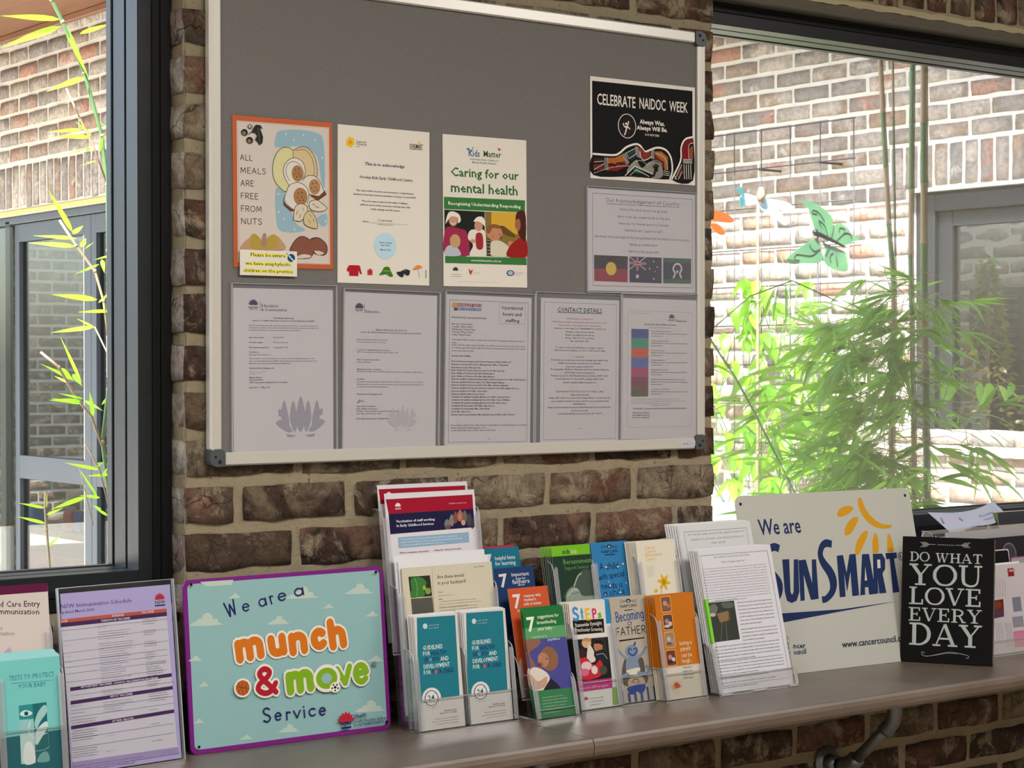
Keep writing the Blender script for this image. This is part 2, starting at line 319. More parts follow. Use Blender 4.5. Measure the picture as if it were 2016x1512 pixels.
class Art:
    """prints flat artwork (mm, from the sheet's top left corner) as coloured shapes laid on a sheet"""
    def __init__(s, w, h, fn=None):
        s.w, s.h = w, h; s.v = []; s.f = []; s.c = []; s.off = .00010; s.k = 0; s.ks = .000002
        s.fn = fn or (lambda u, v, o: (u/1000-w/2000, -o, (h-v)/1000))
        s.rng = random.Random(int(w*h))
    def up(s): s.off += .00002; s.k = 0
    def put(s, pts, faces, col):
        b = len(s.v); s.k = (s.k+1) % (9 if s.ks < .000003 else 999); oo = s.off+s.k*s.ks; s.v += [s.fn(x, y, oo) for x, y in pts]; s.c += [col]*len(pts); s.f += [tuple(b+i for i in f) for f in faces]
    def poly(s, pts, col):
        if len(pts) < 3: return
        t = tessellate_polygon([[Vector((x, y, 0)) for x, y in pts]])
        s.put(pts, t, col)
    def stroke(s, pts, w, col, cap=True):
        ws = w if isinstance(w, list) else [w]*len(pts)
        if len(pts) == 1: pts = pts*2; ws = ws*2
        n = len(pts); L = []; Rr = []
        for i in range(n):
            a = pts[max(i-1, 0)]; b = pts[min(i+1, n-1)]; dx, dy = b[0]-a[0], b[1]-a[1]; d = math.hypot(dx, dy) or 1
            nx, ny = -dy/d, dx/d; k = 1.0
            if 0 < i < n-1:
                d1 = math.hypot(pts[i][0]-a[0], pts[i][1]-a[1]) or 1; c = ((pts[i][0]-a[0])*(-ny*0+dx)/d+(pts[i][1]-a[1])*dy/d)/d1
                k = 1/max(.55, c) if c > 0 else 1
            L.append((pts[i][0]+nx*ws[i]/2*k, pts[i][1]+ny*ws[i]/2*k)); Rr.append((pts[i][0]-nx*ws[i]/2*k, pts[i][1]-ny*ws[i]/2*k))
        s.put(L+Rr, [(i, i+1, n+i+1, n+i) for i in range(n-1)], col)
        if cap:
            ks = 5 if max(ws) < 1.2 else 10
            for q, ww in ((pts[0], ws[0]), (pts[-1], ws[-1])):
                s.put([(q[0]+ww/2*math.cos(2*math.pi*k/ks), q[1]+ww/2*math.sin(2*math.pi*k/ks)) for k in range(ks)], [tuple(range(ks))], col)
    def fat(s, pts, w, col):
        if w < 2.5: return s.stroke(pts, w, col)
        if s.ks < .000003: s.ks = .000004; s.k = 0
        for i in range(len(pts)-1): s.stroke([pts[i], pts[i+1]], w, col)
    def ell(s, x, y, rx, ry, col, n=0):
        n = n or max(8, min(40, int(max(rx, ry)*3))); s.put([(x+rx*math.cos(2*math.pi*i/n), y+ry*math.sin(2*math.pi*i/n)) for i in range(n)], [tuple(range(n))], col)
    def text(s, t, x, y, W, ang, cap, col, f):
        ca, sa = math.cos(ang), math.sin(ang)
        T = lambda px, py: (x+px*ca-py*sa, y-(px*sa+py*ca))
        if f in STK:
            D = SER if f == 's' else GL; sw = STK[f]*cap; tot = 0; gs = []
            for ch in t:
                if ch == ' ': tot += 34; continue
                g = D.get(ch) or D.get(ch.lower()) or GL['-']; wd, st = g.split(';'); gs.append((tot, st)); tot += int(wd)+(12 if f != 's' else 5)
            tot -= 12 if f != 's' else 5
            sx = (W-sw)/max(tot, 1); sy = (cap-sw)/100; wd = sw
            if f in 'NO': wd = sw+8
            for gx, st in gs:
                P = lambda a, b: T(sw/2+(gx+a)*sx, sw/2+b*sy)
                for k in st.split('|'):
                    q = k.split(); v = [float(z) for z in q[1:]]
                    if q[0] == 'R': s.poly([P(v[0], v[1]), P(v[2], v[1]), P(v[2], v[3]), P(v[0], v[3])], col)
                    elif q[0] == 'V':
                        a = [(v[i], v[i+1]) for i in range(0, len(v), 3)]; ws = [v[i+2]*cap/100*(.9 if sx < sy else 1) for i in range(0, len(v), 3)]
                        if len(a) > 2:
                            wz = catmull([(z, 0) for z in ws], n=4); s.stroke([P(*z) for z in catmull(a, n=4)], [z[0] for z in wz], col, False)
                        else: s.stroke([P(*z) for z in a], ws, col, False)
                    elif q[0] == 'A': s.fat([P(*z) for z in arcpts(v)], wd, col)
                    elif q[0] == 'D': c = P(*v); s.ell(c[0], c[1], wd*.62, wd*.62, col)
                    else:
                        a = [(v[i], v[i+1]) for i in range(0, len(v), 2)]
                        if q[0] == 'S': a = catmull(a, n=4); s.fat([P(*z) for z in a], wd, col)
                        else:
                            for i in range(len(a)-1): s.stroke([P(*a[i]), P(*a[i+1])], wd, col)
            return
        tot = sum(GC[(f, ch)][2] for ch in t if (f, ch) in GC) or 1
        sx = W/(tot-.06); sy = cap/.72; cx = -.05
        for ch in t:
            if (f, ch) not in GC: continue
            vs, fs, adv = GC[(f, ch)]
            if vs: s.put([T((cx+a)*sx, b*sy) for a, b in vs], fs, col)
            cx += adv
    def body(s, x0, y0, x1, y1, n, col, al, f, cap, fill):
        d = (y1-y0)/n; ch = cap*d*.62
        for i in range(n):
            w = x1-x0; 
            if al == 'l': w *= (1-.18*s.rng.random()) if i < n-1 else .55+.3*s.rng.random()
            elif al in 'cr': w *= 1-.3*s.rng.random()
            elif i == n-1: w *= .6
            w *= fill; t = ''
            while len(t) < w/(ch*.86): t += s.rng.choice(WORDS)+' '
            xx = x0 if al in 'lj' else (x1-w if al == 'r' else (x0+x1-w)/2)
            s.text(t.strip(), xx, y0+(i+.8)*d, w, 0, ch, col, f)
    def sym(s, k, x, y, z, col):
        if k in ('lotus', 'biglotus'):
            def pet(a, l, w, b=0):
                c, sn = math.cos(R(a)), math.sin(R(a)); pts = [(0, 0), (l*.35, w*.42), (l*.7, w*.5), (l, 0), (l*.7, -w*.5), (l*.35, -w*.42)]
                s.poly(catmull([(x+(p*sn+q*c), y+z*.55-(p*c-q*sn)) for p, q in pts], True, 3), col)
            if k == 'lotus':
                for a in (-78, -52, -26, 0, 26, 52, 78): pet(a, z*1.45, z*.5)
            else:
                for dx, w_, h_, top in ((0, .60, 1.0, 1), (-.30, .46, .78, 1), (.30, .46, .78, 1), (-.66, .46, .80, 0), (.66, .46, .80, 0)):
                    s.poly(catmull([(x+dx*z, y+z*.75), (x+(dx*1.25-w_*.42)*z, y+z*.2), (x+(dx*1.35-w_*.3)*z, y-z*.45*h_), (x+dx*1.35*z, y-z*.95*h_), (x+(dx*1.35+w_*.3)*z, y-z*.45*h_), (x+(dx*1.25+w_*.42)*z, y+z*.2)], True, 3), col)
                    s.up()
                for sg in (-1, 1):
                    s.poly(catmull([(x+sg*.45*z, y+z*.7), (x+sg*.85*z, y+z*.68), (x+sg*1.35*z, y+z*.28), (x+sg*.9*z, y+z*.12), (x+sg*.75*z, y+z*.3)], True, 3), col)
                    s.poly([(x+sg*1.0*z, y-z*.3), (x+sg*1.22*z, y-z*.36), (x+sg*1.2*z, y-z*.05), (x+sg*1.04*z, y)], col)
                    s.poly([(x+sg*.25*z, y+z*.9), (x+sg*.8*z, y+z*.84), (x+sg*.75*z, y+z*.96), (x+sg*.45*z, y+z*.98)], col)
        elif k == 'star':
            s.poly([(x+z*(1 if i % 2 == 0 else .42)*math.sin(math.pi*i/5), y-z*(1 if i % 2 == 0 else .42)*math.cos(math.pi*i/5)) for i in range(10)], col)
        elif k == 'daff':
            for i in range(6):
                a = R(i*60+12); s.poly(catmull([(x, y), (x+z*.5*math.cos(a-.45), y+z*.5*math.sin(a-.45)), (x+z*math.cos(a), y+z*math.sin(a)), (x+z*.5*math.cos(a+.45), y+z*.5*math.sin(a+.45))], True, 3), col)
            s.up(); s.ell(x, y, z*.3, z*.34, lin('b88a14'))
    def run(s, cmds):
        for c in cmds:
            k = c[0]; s.up()
            if k == 'r': s.poly([(c[1], c[2]), (c[3], c[2]), (c[3], c[4]), (c[1], c[4])], lin(c[5]))
            elif k == 'rr': s.poly(rrect(c[1], c[2], c[3], c[4], c[5]), lin(c[6]))
            elif k == 'f':
                x0, y0, x1, y1, t, r, col = c[1:]; r = max(r, t)
                o = rrect(x0, y0, x1, y1, r, 3); i_ = rrect(x0+t, y0+t, x1-t, y1-t, max(.01, r-t), 3); n_ = len(o)
                s.put(o+i_, [(j, (j+1) % n_, (j+1) % n_+n_, j+n_) for j in range(n_)], lin(col))
            elif k == 'p': s.poly(catmull([tuple(z) for z in c[1]], True, 4) if c[3] else [tuple(z) for z in c[1]], lin(c[2]))
            elif k == 's': s.stroke(catmull([tuple(z) for z in c[1]], n=4) if c[4] else [tuple(z) for z in c[1]], c[2], lin(c[3]))
            elif k == 'v':
                a = [tuple(z) for z in c[1]]; ws = [z*.58 for z in c[2]]
                s.stroke(catmull(a, n=4), [z[0] for z in catmull([(z, 0) for z in ws], n=4)], lin(c[3]), False)
            elif k == 'e': s.ell(c[1], c[2], c[3], c[4], lin(c[5]))
            elif k == 't':
                s.text(c[1], c[2], c[3], c[4], c[5], c[6], lin(c[7]), c[8])
                if s.ks > .000003: s.off += s.k*s.ks; s.ks = .000002; s.k = 0
            elif k == 'b': s.body(*c[1:6], lin(c[6]), *c[7:])
            elif k == 'k': s.sym(c[1], c[2], c[3], c[4], lin(c[5]))
        return s
    def build(s, name, parent):
        me = bpy.data.meshes.new(name); me.from_pydata(s.v, [], s.f); a = me.color_attributes.new('ink', 'FLOAT_COLOR', 'POINT')
        a.data.foreach_set('color', [z for c in s.c for z in (*c, 1.0)]); me.materials.append(M['ink']); me.update()
        return link(name, me, parent)

# flat artwork of every printed sheet: (width mm, height mm, [shapes])
ARTS={}
ARTS['nut']=(210,297,[
('r',8.7,10.3,203.4,287.3,'efe4da'),('f',11.1,11.9,201.6,286.5,0.5,0,'c9785a'),('t','ALL',14.3,87.6,26.9,0,11.93,'15151a','c'),('t','MEALS',14.3,112.8,54.3,0,12.01,'15151a','c'),
('t','ARE',14.9,138,28.8,0,12.09,'15151a','c'),('t','FREE',14.9,163,37.3,0,12.17,'15151a','c'),('t','FROM',14.9,187.9,44.7,0,12.24,'15151a','c'),('t','NUTS',14.9,212.6,44.6,0,12.32,'15151a','c'),
('p',[[89.7,34.9],[98.2,24.5],[134.6,19.5],[171.4,21.7],[188.5,31.1],[192.9,65.2],[192.9,129.4],[185.7,119],[177,71.4],[151.4,53.2],[123.1,53.6],[88.3,57.1]],'a9cfe0',1),
('p',[[88.4,140],[110.9,149.6],[127.6,202.8],[150.7,219.7],[116,225.6],[96,221.7],[89,204.4]],'a9cfe0',1),('p',[[176.9,192.6],[195.9,185],[197.4,205.5],[185.7,210.9],[176.9,200.8]],'a9cfe0',1),
('e',110.9,29.6,1.4,2.3,'ffffff'),('e',148.1,29.8,1.4,2.4,'ffffff'),('e',127.1,40.8,1.4,2.4,'ffffff'),('e',172.8,38.2,1.4,2.4,'ffffff'),('e',188,72.1,1.4,2.4,'ffffff'),('e',93.9,150.4,1.4,2.4,'ffffff'),
('e',104.8,198.3,1.4,2.4,'ffffff'),('e',94.1,185.2,1.4,2.4,'ffffff'),('e',127,219.2,1.4,2.5,'ffffff'),('e',194.4,200.1,1.5,2.5,'ffffff'),
('p',[[125.3,61.3],[117.4,56.6],[103.4,57.4],[89.2,71.4],[81.9,98],[85.8,124.2],[102.5,142],[116.7,143.9],[133.9,132.4],[128.4,95.4]],'f4eeb4',1),
('s',[[125.3,61.9],[117.4,57.1],[103.4,57.4],[89.2,71.4],[81.9,98],[85.8,124.2],[102.5,142],[111,144.8]],1.2,'15151a',1),
('p',[[125.3,62.4],[140,53.9],[157.1,54.7],[171.3,71.8],[177,98],[174.1,116.9],[151.1,118.1],[128.5,79.6]],'f2d9a8',1),('s',[[125.3,62.4],[140,53.9],[157.1,54.7],[171.3,71.8],[177,98],[174.7,115.6]],1.2,'15151a',1),
('s',[[131.5,61.5],[151.4,59.2],[165.6,74.8],[170.7,98.4],[168.3,111.9]],0.9,'15151a',1),('s',[[125.3,64],[125.7,77.1]],1,'15151a',1),
('p',[[116.8,133.2],[105.6,112.6],[105.8,94],[117.2,80.2],[131.4,76.2],[145.5,83.9],[151.2,102.1],[145.4,121.1],[133.9,132.4]],'fbf7ea',1),
('s',[[116.8,133.2],[105.6,112.6],[105.8,94],[117.2,80.2],[131.4,76.2],[145.5,83.9],[151.2,102.1],[145.4,121.1]],1.1,'15151a',1),
('s',[[116.9,122.6],[109.9,107],[112.9,91],[125.7,83.7],[139.8,89.5],[146.9,105],[143.9,118.5]],0.9,'15151a',1),('e',134,107.1,12,16.5,'c08a5c'),('e',129.8,99.3,1.1,1.3,'3a2016'),('e',137.5,97.6,1.1,1.3,'3a2016'),
('e',127.8,108.7,1.1,1.3,'3a2016'),('e',136.3,106.9,1.1,1.3,'3a2016'),('e',132.6,113.8,1.1,1.3,'3a2016'),('e',139.7,112.1,1.1,1.3,'3a2016'),
('p',[[143.9,121.2],[154,111.3],[171.2,110.4],[184.2,124.5],[191.5,145.7],[179.8,150.3],[159.6,147.2],[145.3,131.8]],'f7efe2',1),
('s',[[143.9,121.2],[154,111.3],[171.2,110.4],[184.2,124.5],[191.5,145.7],[179.8,150.6],[159.6,147.8]],1.1,'15151a',1),('p',[[179.8,150.6],[192.9,138.9],[195.8,145.5],[176.9,159.4],[162.5,151.1]],'8a4b34',0),
('s',[[162.5,150.3],[179.8,150.6],[192.9,138.9],[195.8,145.5],[176.9,159.4]],0.9,'15151a',0),('e',170.6,131.9,12.1,15.6,'c9986a'),('e',166.3,125.4,1.2,1.3,'3a2016'),('e',174.1,123.6,1.2,1.3,'3a2016'),
('e',164.3,134.9,1.2,1.3,'3a2016'),('e',172.9,133.1,1.2,1.3,'3a2016'),('e',169.2,140,1.2,1.3,'3a2016'),('e',176.4,138.3,1.2,1.3,'3a2016'),
('p',[[109.5,147],[116.8,131.9],[133.9,124.9],[151,131.5],[158.2,147.3],[153.8,166.4],[130.7,179.6],[113.6,170.9],[107.4,160.5]],'faf3ea',1),
('s',[[109.5,147],[116.8,131.9],[133.9,124.9],[151,131.5],[158.2,147.3],[153.8,166.4]],1.1,'15151a',1),('e',140.1,153.1,14.9,17.8,'c08a5c'),('e',135.8,146.5,1.1,1.3,'3a2016'),('e',143.5,144.8,1.1,1.3,'3a2016'),
('e',133.7,156,1.1,1.3,'3a2016'),('e',142.3,154.3,1.1,1.3,'3a2016'),('e',138.6,161.2,1.1,1.3,'3a2016'),('e',145.7,159.5,1.2,1.3,'3a2016'),
('p',[[103.7,162],[105,171.3],[119.2,182.8],[127.8,181.1],[110.7,171.1]],'8a4b34',0),('s',[[108.7,149.7],[103.7,162],[105,171.3],[119.2,182.8],[127.8,181.1]],1,'15151a',0),
('p',[[159.6,162.1],[174,157.9],[188.6,166.2],[196.8,174.8],[182.7,181.4],[165.3,179.5],[158.1,171.6]],'f6ead2',1),
('s',[[159.6,162.1],[174,157.9],[188.6,166.2],[196.8,174.8],[182.7,181.4],[165.3,179.5],[158.1,171.6],[159.6,162.1]],1.1,'15151a',1),
('p',[[124.2,200.2],[127.8,175.7],[139.4,167.1],[153.7,171.8],[153.1,185.4],[142.1,200.9],[133.4,202.6]],'f4e8cc',1),
('s',[[124.2,200.2],[127.8,175.7],[139.4,167.1],[153.7,171.8],[153.1,185.4],[142.1,200.9],[133.4,202.6],[124.2,200.2]],1.1,'15151a',1),
('p',[[145.6,196.6],[150.8,185.5],[162.4,181],[172.5,195.5],[175.7,214.6],[159.4,213.8],[147.8,207.5]],'ecd9a8',1),
('s',[[145.6,196.6],[150.8,185.5],[162.4,181],[172.5,195.5],[175.7,214.6],[159.4,213.8],[147.8,207.5],[145.6,196.6]],1.1,'15151a',1),('s',[[133.5,180.8],[130.6,189.1]],0.9,'15151a',0),
('s',[[143.6,175],[146.5,180.3]],0.9,'15151a',0),('s',[[139.3,188.7],[136.9,195.6]],0.9,'15151a',0),('s',[[159.5,187.9],[162.4,193.2]],0.9,'15151a',0),('s',[[166.7,195.8],[168.7,202.5]],0.9,'15151a',0),
('s',[[156.5,198.9],[160.9,205.6]],0.9,'15151a',0),('s',[[171.1,171.1],[179.8,173.4]],0.9,'15151a',0),('s',[[165.3,167.3],[171.1,168.3]],0.9,'15151a',0),
('p',[[16.1,262.5],[19.2,250.2],[33.4,238.9],[47.4,243.8],[58.6,253],[59.9,261.1]],'d8ae86',1),('p',[[61.3,261.1],[67.2,243.1],[84.4,231.7],[101.4,244.7],[105.3,259.7]],'d8ae86',1),
('p',[[31.9,244.4],[39.2,230.6],[50.4,235.6],[60.1,248.8],[58.4,261.2],[38.6,261.8]],'cfae4e',1),('p',[[62.7,259.7],[67.3,240.4],[81.6,230.4],[92.9,239.5],[89.9,253.3],[81.2,260.4]],'cfae4e',1),
('p',[[57.2,248.9],[60.3,231.2],[66,230.1],[67.2,248.6],[61.9,257]],'b9958a',1),('p',[[117.1,257.9],[127.4,241.1],[141.9,232.3],[159.3,240],[166.6,259.1],[159.2,274.6],[132.9,276.2],[118.5,266.1]],'9a5f4c',1),
('s',[[117.1,257.9],[127.4,241.1],[141.9,232.3],[159.3,240],[166.6,259.1],[159.2,274.6],[132.9,276.2]],1.3,'15151a',1),('p',[[159.3,238.6],[176.9,233.8],[194.5,247.1],[195.1,263.8],[185.6,268.2],[168,264.6]],'9a5f4c',1),
('s',[[159.3,238.6],[176.9,233.8],[194.5,247.1],[195.1,263.8],[185.6,268.2],[168,265.2]],1.3,'15151a',1),('p',[[128.6,274.1],[144.6,268.1],[160.7,270.4],[156.3,275],[132.9,276.8]],'f1dfd0',1),
('p',[[168,261.3],[179.8,260.9],[189.2,265.3],[176.8,268.8]],'f1dfd0',1),('e',23.7,32.8,6.8,6.7,'2a2722'),('e',22.8,34.4,4.1,4.1,'8d8878'),('e',34.3,47.5,6.9,6.7,'2a2722'),('e',33.4,49.1,4.1,4.1,'8d8878'),
('e',35.4,20.5,4.9,4.6,'2a2722'),('e',35.4,20.5,3.6,3.3,'efe4da'),('e',35.9,20.9,1.6,1.5,'2a2722'),
('p',[[37.3,31.9],[43,21.2],[47.2,15.8],[56.8,16.4],[61.6,23.8],[55.3,21.7],[59.3,31.7],[61.9,39.3],[60.6,51],[54.8,56],[50.7,50.3],[45.3,45.5],[49.6,37.5],[45.5,32.6]],'2a2b24',0),
('s',[[51.2,21.9],[53.7,37.2],[54.8,52.6]],0.8,'8d8878',1),('s',[[31.8,36.1],[42.9,26.4],[47.2,17.1]],1.2,'2a2b24',1),])
ARTS['note']=(119,46,[
('r',21.1,5.9,95.2,11.7,'f1ea52'),('r',11.5,21.6,106.7,27.6,'f1ea52'),('r',8.2,34.7,110.3,41,'f1ea52'),('t','Please be aware',21.9,11.6,72.7,0,6.5,'1c1c20','n'),
('t','we have anaphylactic',12,27.2,93.5,0,6.26,'1c1c20','n'),('t','children on the premise',7.9,40,101.8,0,6.26,'1c1c20','n'),('e',106.7,12.1,8.1,7.4,'17506e'),('s',[[98,4.9],[112.4,18.1]],2.2,'e8eef2',0),
('s',[[96,3.3],[100.9,8]],1,'17506e',0),])
ARTS['cert']=(210,297,[
('e',34.1,33.6,3.9,3.8,'f2c230'),('e',29.1,38.3,3.9,3.8,'f2c230'),('e',23,36.5,3.9,3.8,'f2c230'),('e',21.8,30.1,3.9,3.8,'f2c230'),('e',26.7,25.5,3.9,3.8,'f2c230'),('e',32.9,27.2,3.9,3.8,'f2c230'),
('e',27.9,31.9,4.5,4.3,'e0a51a'),('t','Cancer',41.1,32.1,22.7,0.044,4.57,'202024','n'),('t','Council',41.2,36.1,23,0,4.32,'202024','n'),('t','NSW',41.2,39.7,8.4,0,1.52,'202024','n'),
('t','SUNSMART',163.5,33.4,30.6,0,8.86,'15151c','b'),('r',163.6,35.4,193.5,34.4,'15151c'),('e',183.2,22.4,1,1.8,'e8c040'),('e',186.4,20.3,1,1.8,'e8c040'),('e',188.9,22.5,1,1.8,'e8c040'),
('t','This is to acknowledge',61.4,72.8,90.4,0,5.86,'243a63','b'),('t','Horsley Kids Early Childhood Centre',49.5,98.1,120.7,0,5.58,'26262c','n'),
('t','This early childhood service has developed a comprehensive',41.6,122.7,131.3,0,3.04,'34425e','b'),('t','SunSmart policy that meets the guidelines of Cancer Council NSW',34.8,130.1,143.9,0,3.03,'34425e','b'),
('t','The policy aims to improve the health of children,',54.1,142.1,105.7,0,3.04,'34425e','b'),('t','staff and carers in this service by reducing their risks',50,149.2,114.9,0,3.04,'34425e','b'),
('t','of skin damage and skin cancer.',73.3,156.7,68.4,0,3.05,'34425e','b'),('t','Signed:',56,180.5,13.9,0,2.79,'33333c','n'),('s',[[70.5,181.3],[160.1,181.1]],0.35,'8a8a90',0),
('t','C Lawrence',90,177.7,33.2,0,4.59,'3a3f55','c'),('t','SunSmart Program Officer',90,184.4,35.7,0,1.78,'33333c','n'),('e',107.6,223.8,25.5,25,'bcdcec'),('t','Next renewal',93,219.3,29.8,0,3.31,'27406a','b'),
('t','date due:',97,224.3,21.5,0,3.31,'27406a','b'),('t','March 2021',96.2,233,24.6,0,3.31,'27406a','b'),
('p',[[20.4,270.3],[25.6,263.4],[44.1,262.9],[49.5,263.7],[54.1,279.5],[50.2,279.3],[46.6,272.1],[46.1,283.5],[25.8,283.4],[25.7,272.7],[23.4,276.5],[21,274.5]],'b3152a',0),('r',66.7,270.8,78.3,280.7,'c8404a'),
('e',72.5,275.2,3,3,'a41c28'),('r',70,268.5,75.5,270.4,'c8404a'),('p',[[93.5,280.3],[100.2,272],[104.7,264.7],[115.5,263.9],[120.2,272],[124.9,281.1],[117.2,282.3],[109.4,278.1]],'3d7a2c',1),
('r',102.6,270.9,118.9,272.5,'8fae3c'),('p',[[133.2,273.7],[145,271.3],[163.2,268.3],[162,278.1],[154.4,278.3],[150.7,275.3],[148.2,282.1],[140.4,281.2]],'2a2c36',1),
('s',[[145,271.3],[154.4,267.5],[160.6,269.1]],1.6,'2a2c36',1),('p',[[170.7,267.6],[177.9,260.1],[185.9,258.1],[192.9,262.3],[182.7,266]],'e09040',1),('s',[[182.7,266],[187.3,282.2]],0.7,'888888',0),
('r',201.2,266.8,202.6,282.3,'555555'),])
ARTS['kids']=(206,295,[
('t','Kids',62.5,39.6,27.3,0,13.46,'2c5f86','b'),('e',62,25.9,3,2.4,'2a6fb0'),('s',[[58,25.1],[69.7,30.3],[73.5,21.4]],1.8,'2a6fb0',0),('t','Matter',98.9,38.6,43.1,0,12.46,'35603a','b'),
('p',[[134.1,17.7],[138.8,21.5],[143.7,19.8],[138.1,25.6],[135.4,23.6]],'c03028',0),('t','Australian Early Childhood',66,46.6,69,0,3.77,'5b6a80','n'),('t','Mental Health Initiative',71,52.7,59.5,0,3.78,'5b6a80','n'),
('t','Caring for our',19.8,80.3,165.5,0,17.67,'2d6a2e','b'),('t','mental health',19.3,111.2,165,0,19.32,'2d6a2e','b'),('p',[[2.3,121.8],[201.7,120.2],[201.4,144.4],[2.2,145.4]],'3a7a3c',0),
('t','Recognising Understanding Responding',12.5,136.6,177.7,0,6.71,'e8f0e0','b'),('p',[[2.8,146.7],[100.6,146.7],[100,234],[3.8,234.6]],'1a231c',0),
('p',[[101.3,146.6],[201.4,145],[203.9,233.9],[104.7,234.5]],'8a7036',0),('p',[[117.1,146.3],[180.3,145.5],[182.5,188.7],[161.5,189.3],[127,171.2],[116.7,171.5]],'d8ac38',0),
('p',[[120.1,172.8],[147.8,173.2],[175.5,188.9],[175.4,195.9],[154.4,192.3]],'6a4a20',0),('p',[[3.6,188.8],[15.4,179],[38.6,182.3],[56.9,189.9],[59.5,233.9],[3.8,234.6]],'a02a50',1),('e',23.9,166.6,10.6,11.3,'c89880'),
('p',[[5.6,174],[10.9,155],[20.9,149.2],[37.4,154],[42.2,166],[35.5,171.6],[34,160.9],[17.4,160.1]],'e8e2d8',1),('s',[[18.9,170.8],[23.8,174.2],[29.5,170.5]],1.4,'f4eee6',1),
('p',[[3.8,235.2],[8.1,218.3],[24.7,215.2],[37.9,224.3],[39.4,234.9]],'b9bfd0',1),('e',28.2,207,12.7,13.5,'c0a070'),
('p',[[59.1,200.7],[63.7,185.6],[79,182.3],[97.7,183.1],[101.8,202.1],[101.3,232.9],[62.9,233.8],[71.7,213.9]],'e6dfd4',1),('e',85.2,175.3,10.2,10.4,'c8957a'),
('p',[[73.1,167.6],[81.1,158.6],[94.7,157.3],[101.3,166.6],[99.5,174.8],[92.8,169.6],[82.6,166.7]],'ece6dc',1),('p',[[78.8,191.9],[94.1,191.4],[95.4,218.8],[80.1,219.2]],'a02c34',1),('e',71.8,205.7,7.4,3.8,'c8957a'),
('p',[[115.8,232.6],[114.4,210],[123.1,202.9],[140.4,203.8],[159.4,214.3],[161,225.4],[153.9,233.3]],'d9d2bc',1),('e',124.1,187.8,19.3,15.4,'c58a68'),
('p',[[106.1,188.3],[107,176],[120.1,170.8],[133.9,172.3],[137.3,179.1],[120,178.3],[113,188.1]],'8a5a34',1),('e',137.1,190.1,1.4,1.4,'2a1a14'),('e',139.8,196.9,2.8,1.9,'6a2a20'),('e',119.8,194.8,3.4,3.6,'b87a58'),
('e',164.7,208.7,7.7,6.1,'c58a68'),('p',[[155.6,233.3],[161.1,214.3],[175.3,202.8],[189.5,195.4],[202.9,196.4],[203.9,233.9]],'9c1c1c',1),
('p',[[177.5,172.2],[180.3,145.8],[201.4,145],[202.2,199.2],[189.5,195.4],[184.3,185.9]],'4a1f16',1),('p',[[178,161.1],[175.7,172.3],[179.8,179.1],[184.4,183.1],[189.8,171.8],[186.4,158]],'a8684c',1),
('r',105.3,199.3,113.7,233.4,'3a3a30'),('r',105.9,202,113.5,203.5,'a0a090'),('r',105.8,208.6,113.4,210.1,'a0a090'),('r',105.7,215.2,113.3,216.7,'a0a090'),('r',105.6,221.8,113.2,223.3,'a0a090'),
('r',105.5,228.4,113.1,229.9,'a0a090'),('p',[[3.7,236.8],[203.9,235.5],[204.4,249.5],[4.2,249.8]],'3a7a3c',0),('t','www.kidsmatter.edu.au',66.4,245.4,74.1,0,4.37,'dfe8d8','b'),('k','lotus',28.5,261.2,4.9,'3a3a40'),
('b',13.7,269.1,44.3,277.3,2,'3a3a44','c','n',0.55,1),('p',[[60.1,259.2],[64.8,264.6],[70.9,260.4],[65.7,272],[62.7,268.8]],'c03028',0),('b',70.9,264.5,92.9,271,2,'9ab0d0','l','n',0.55,1),
('e',163.2,266.5,9.5,5.6,'2a4a7c'),('e',163.2,266.5,7,3.6,'d8e0ea'),('t','Hd',157.6,268.2,11.2,0,3.9,'2a4a7c','b'),('b',173.1,262.4,196.3,271,3,'4a6a9a','l','n',0.55,1),
('b',31.8,284.3,177,286.4,1,'6a6a6a','l','n',0.55,1),])
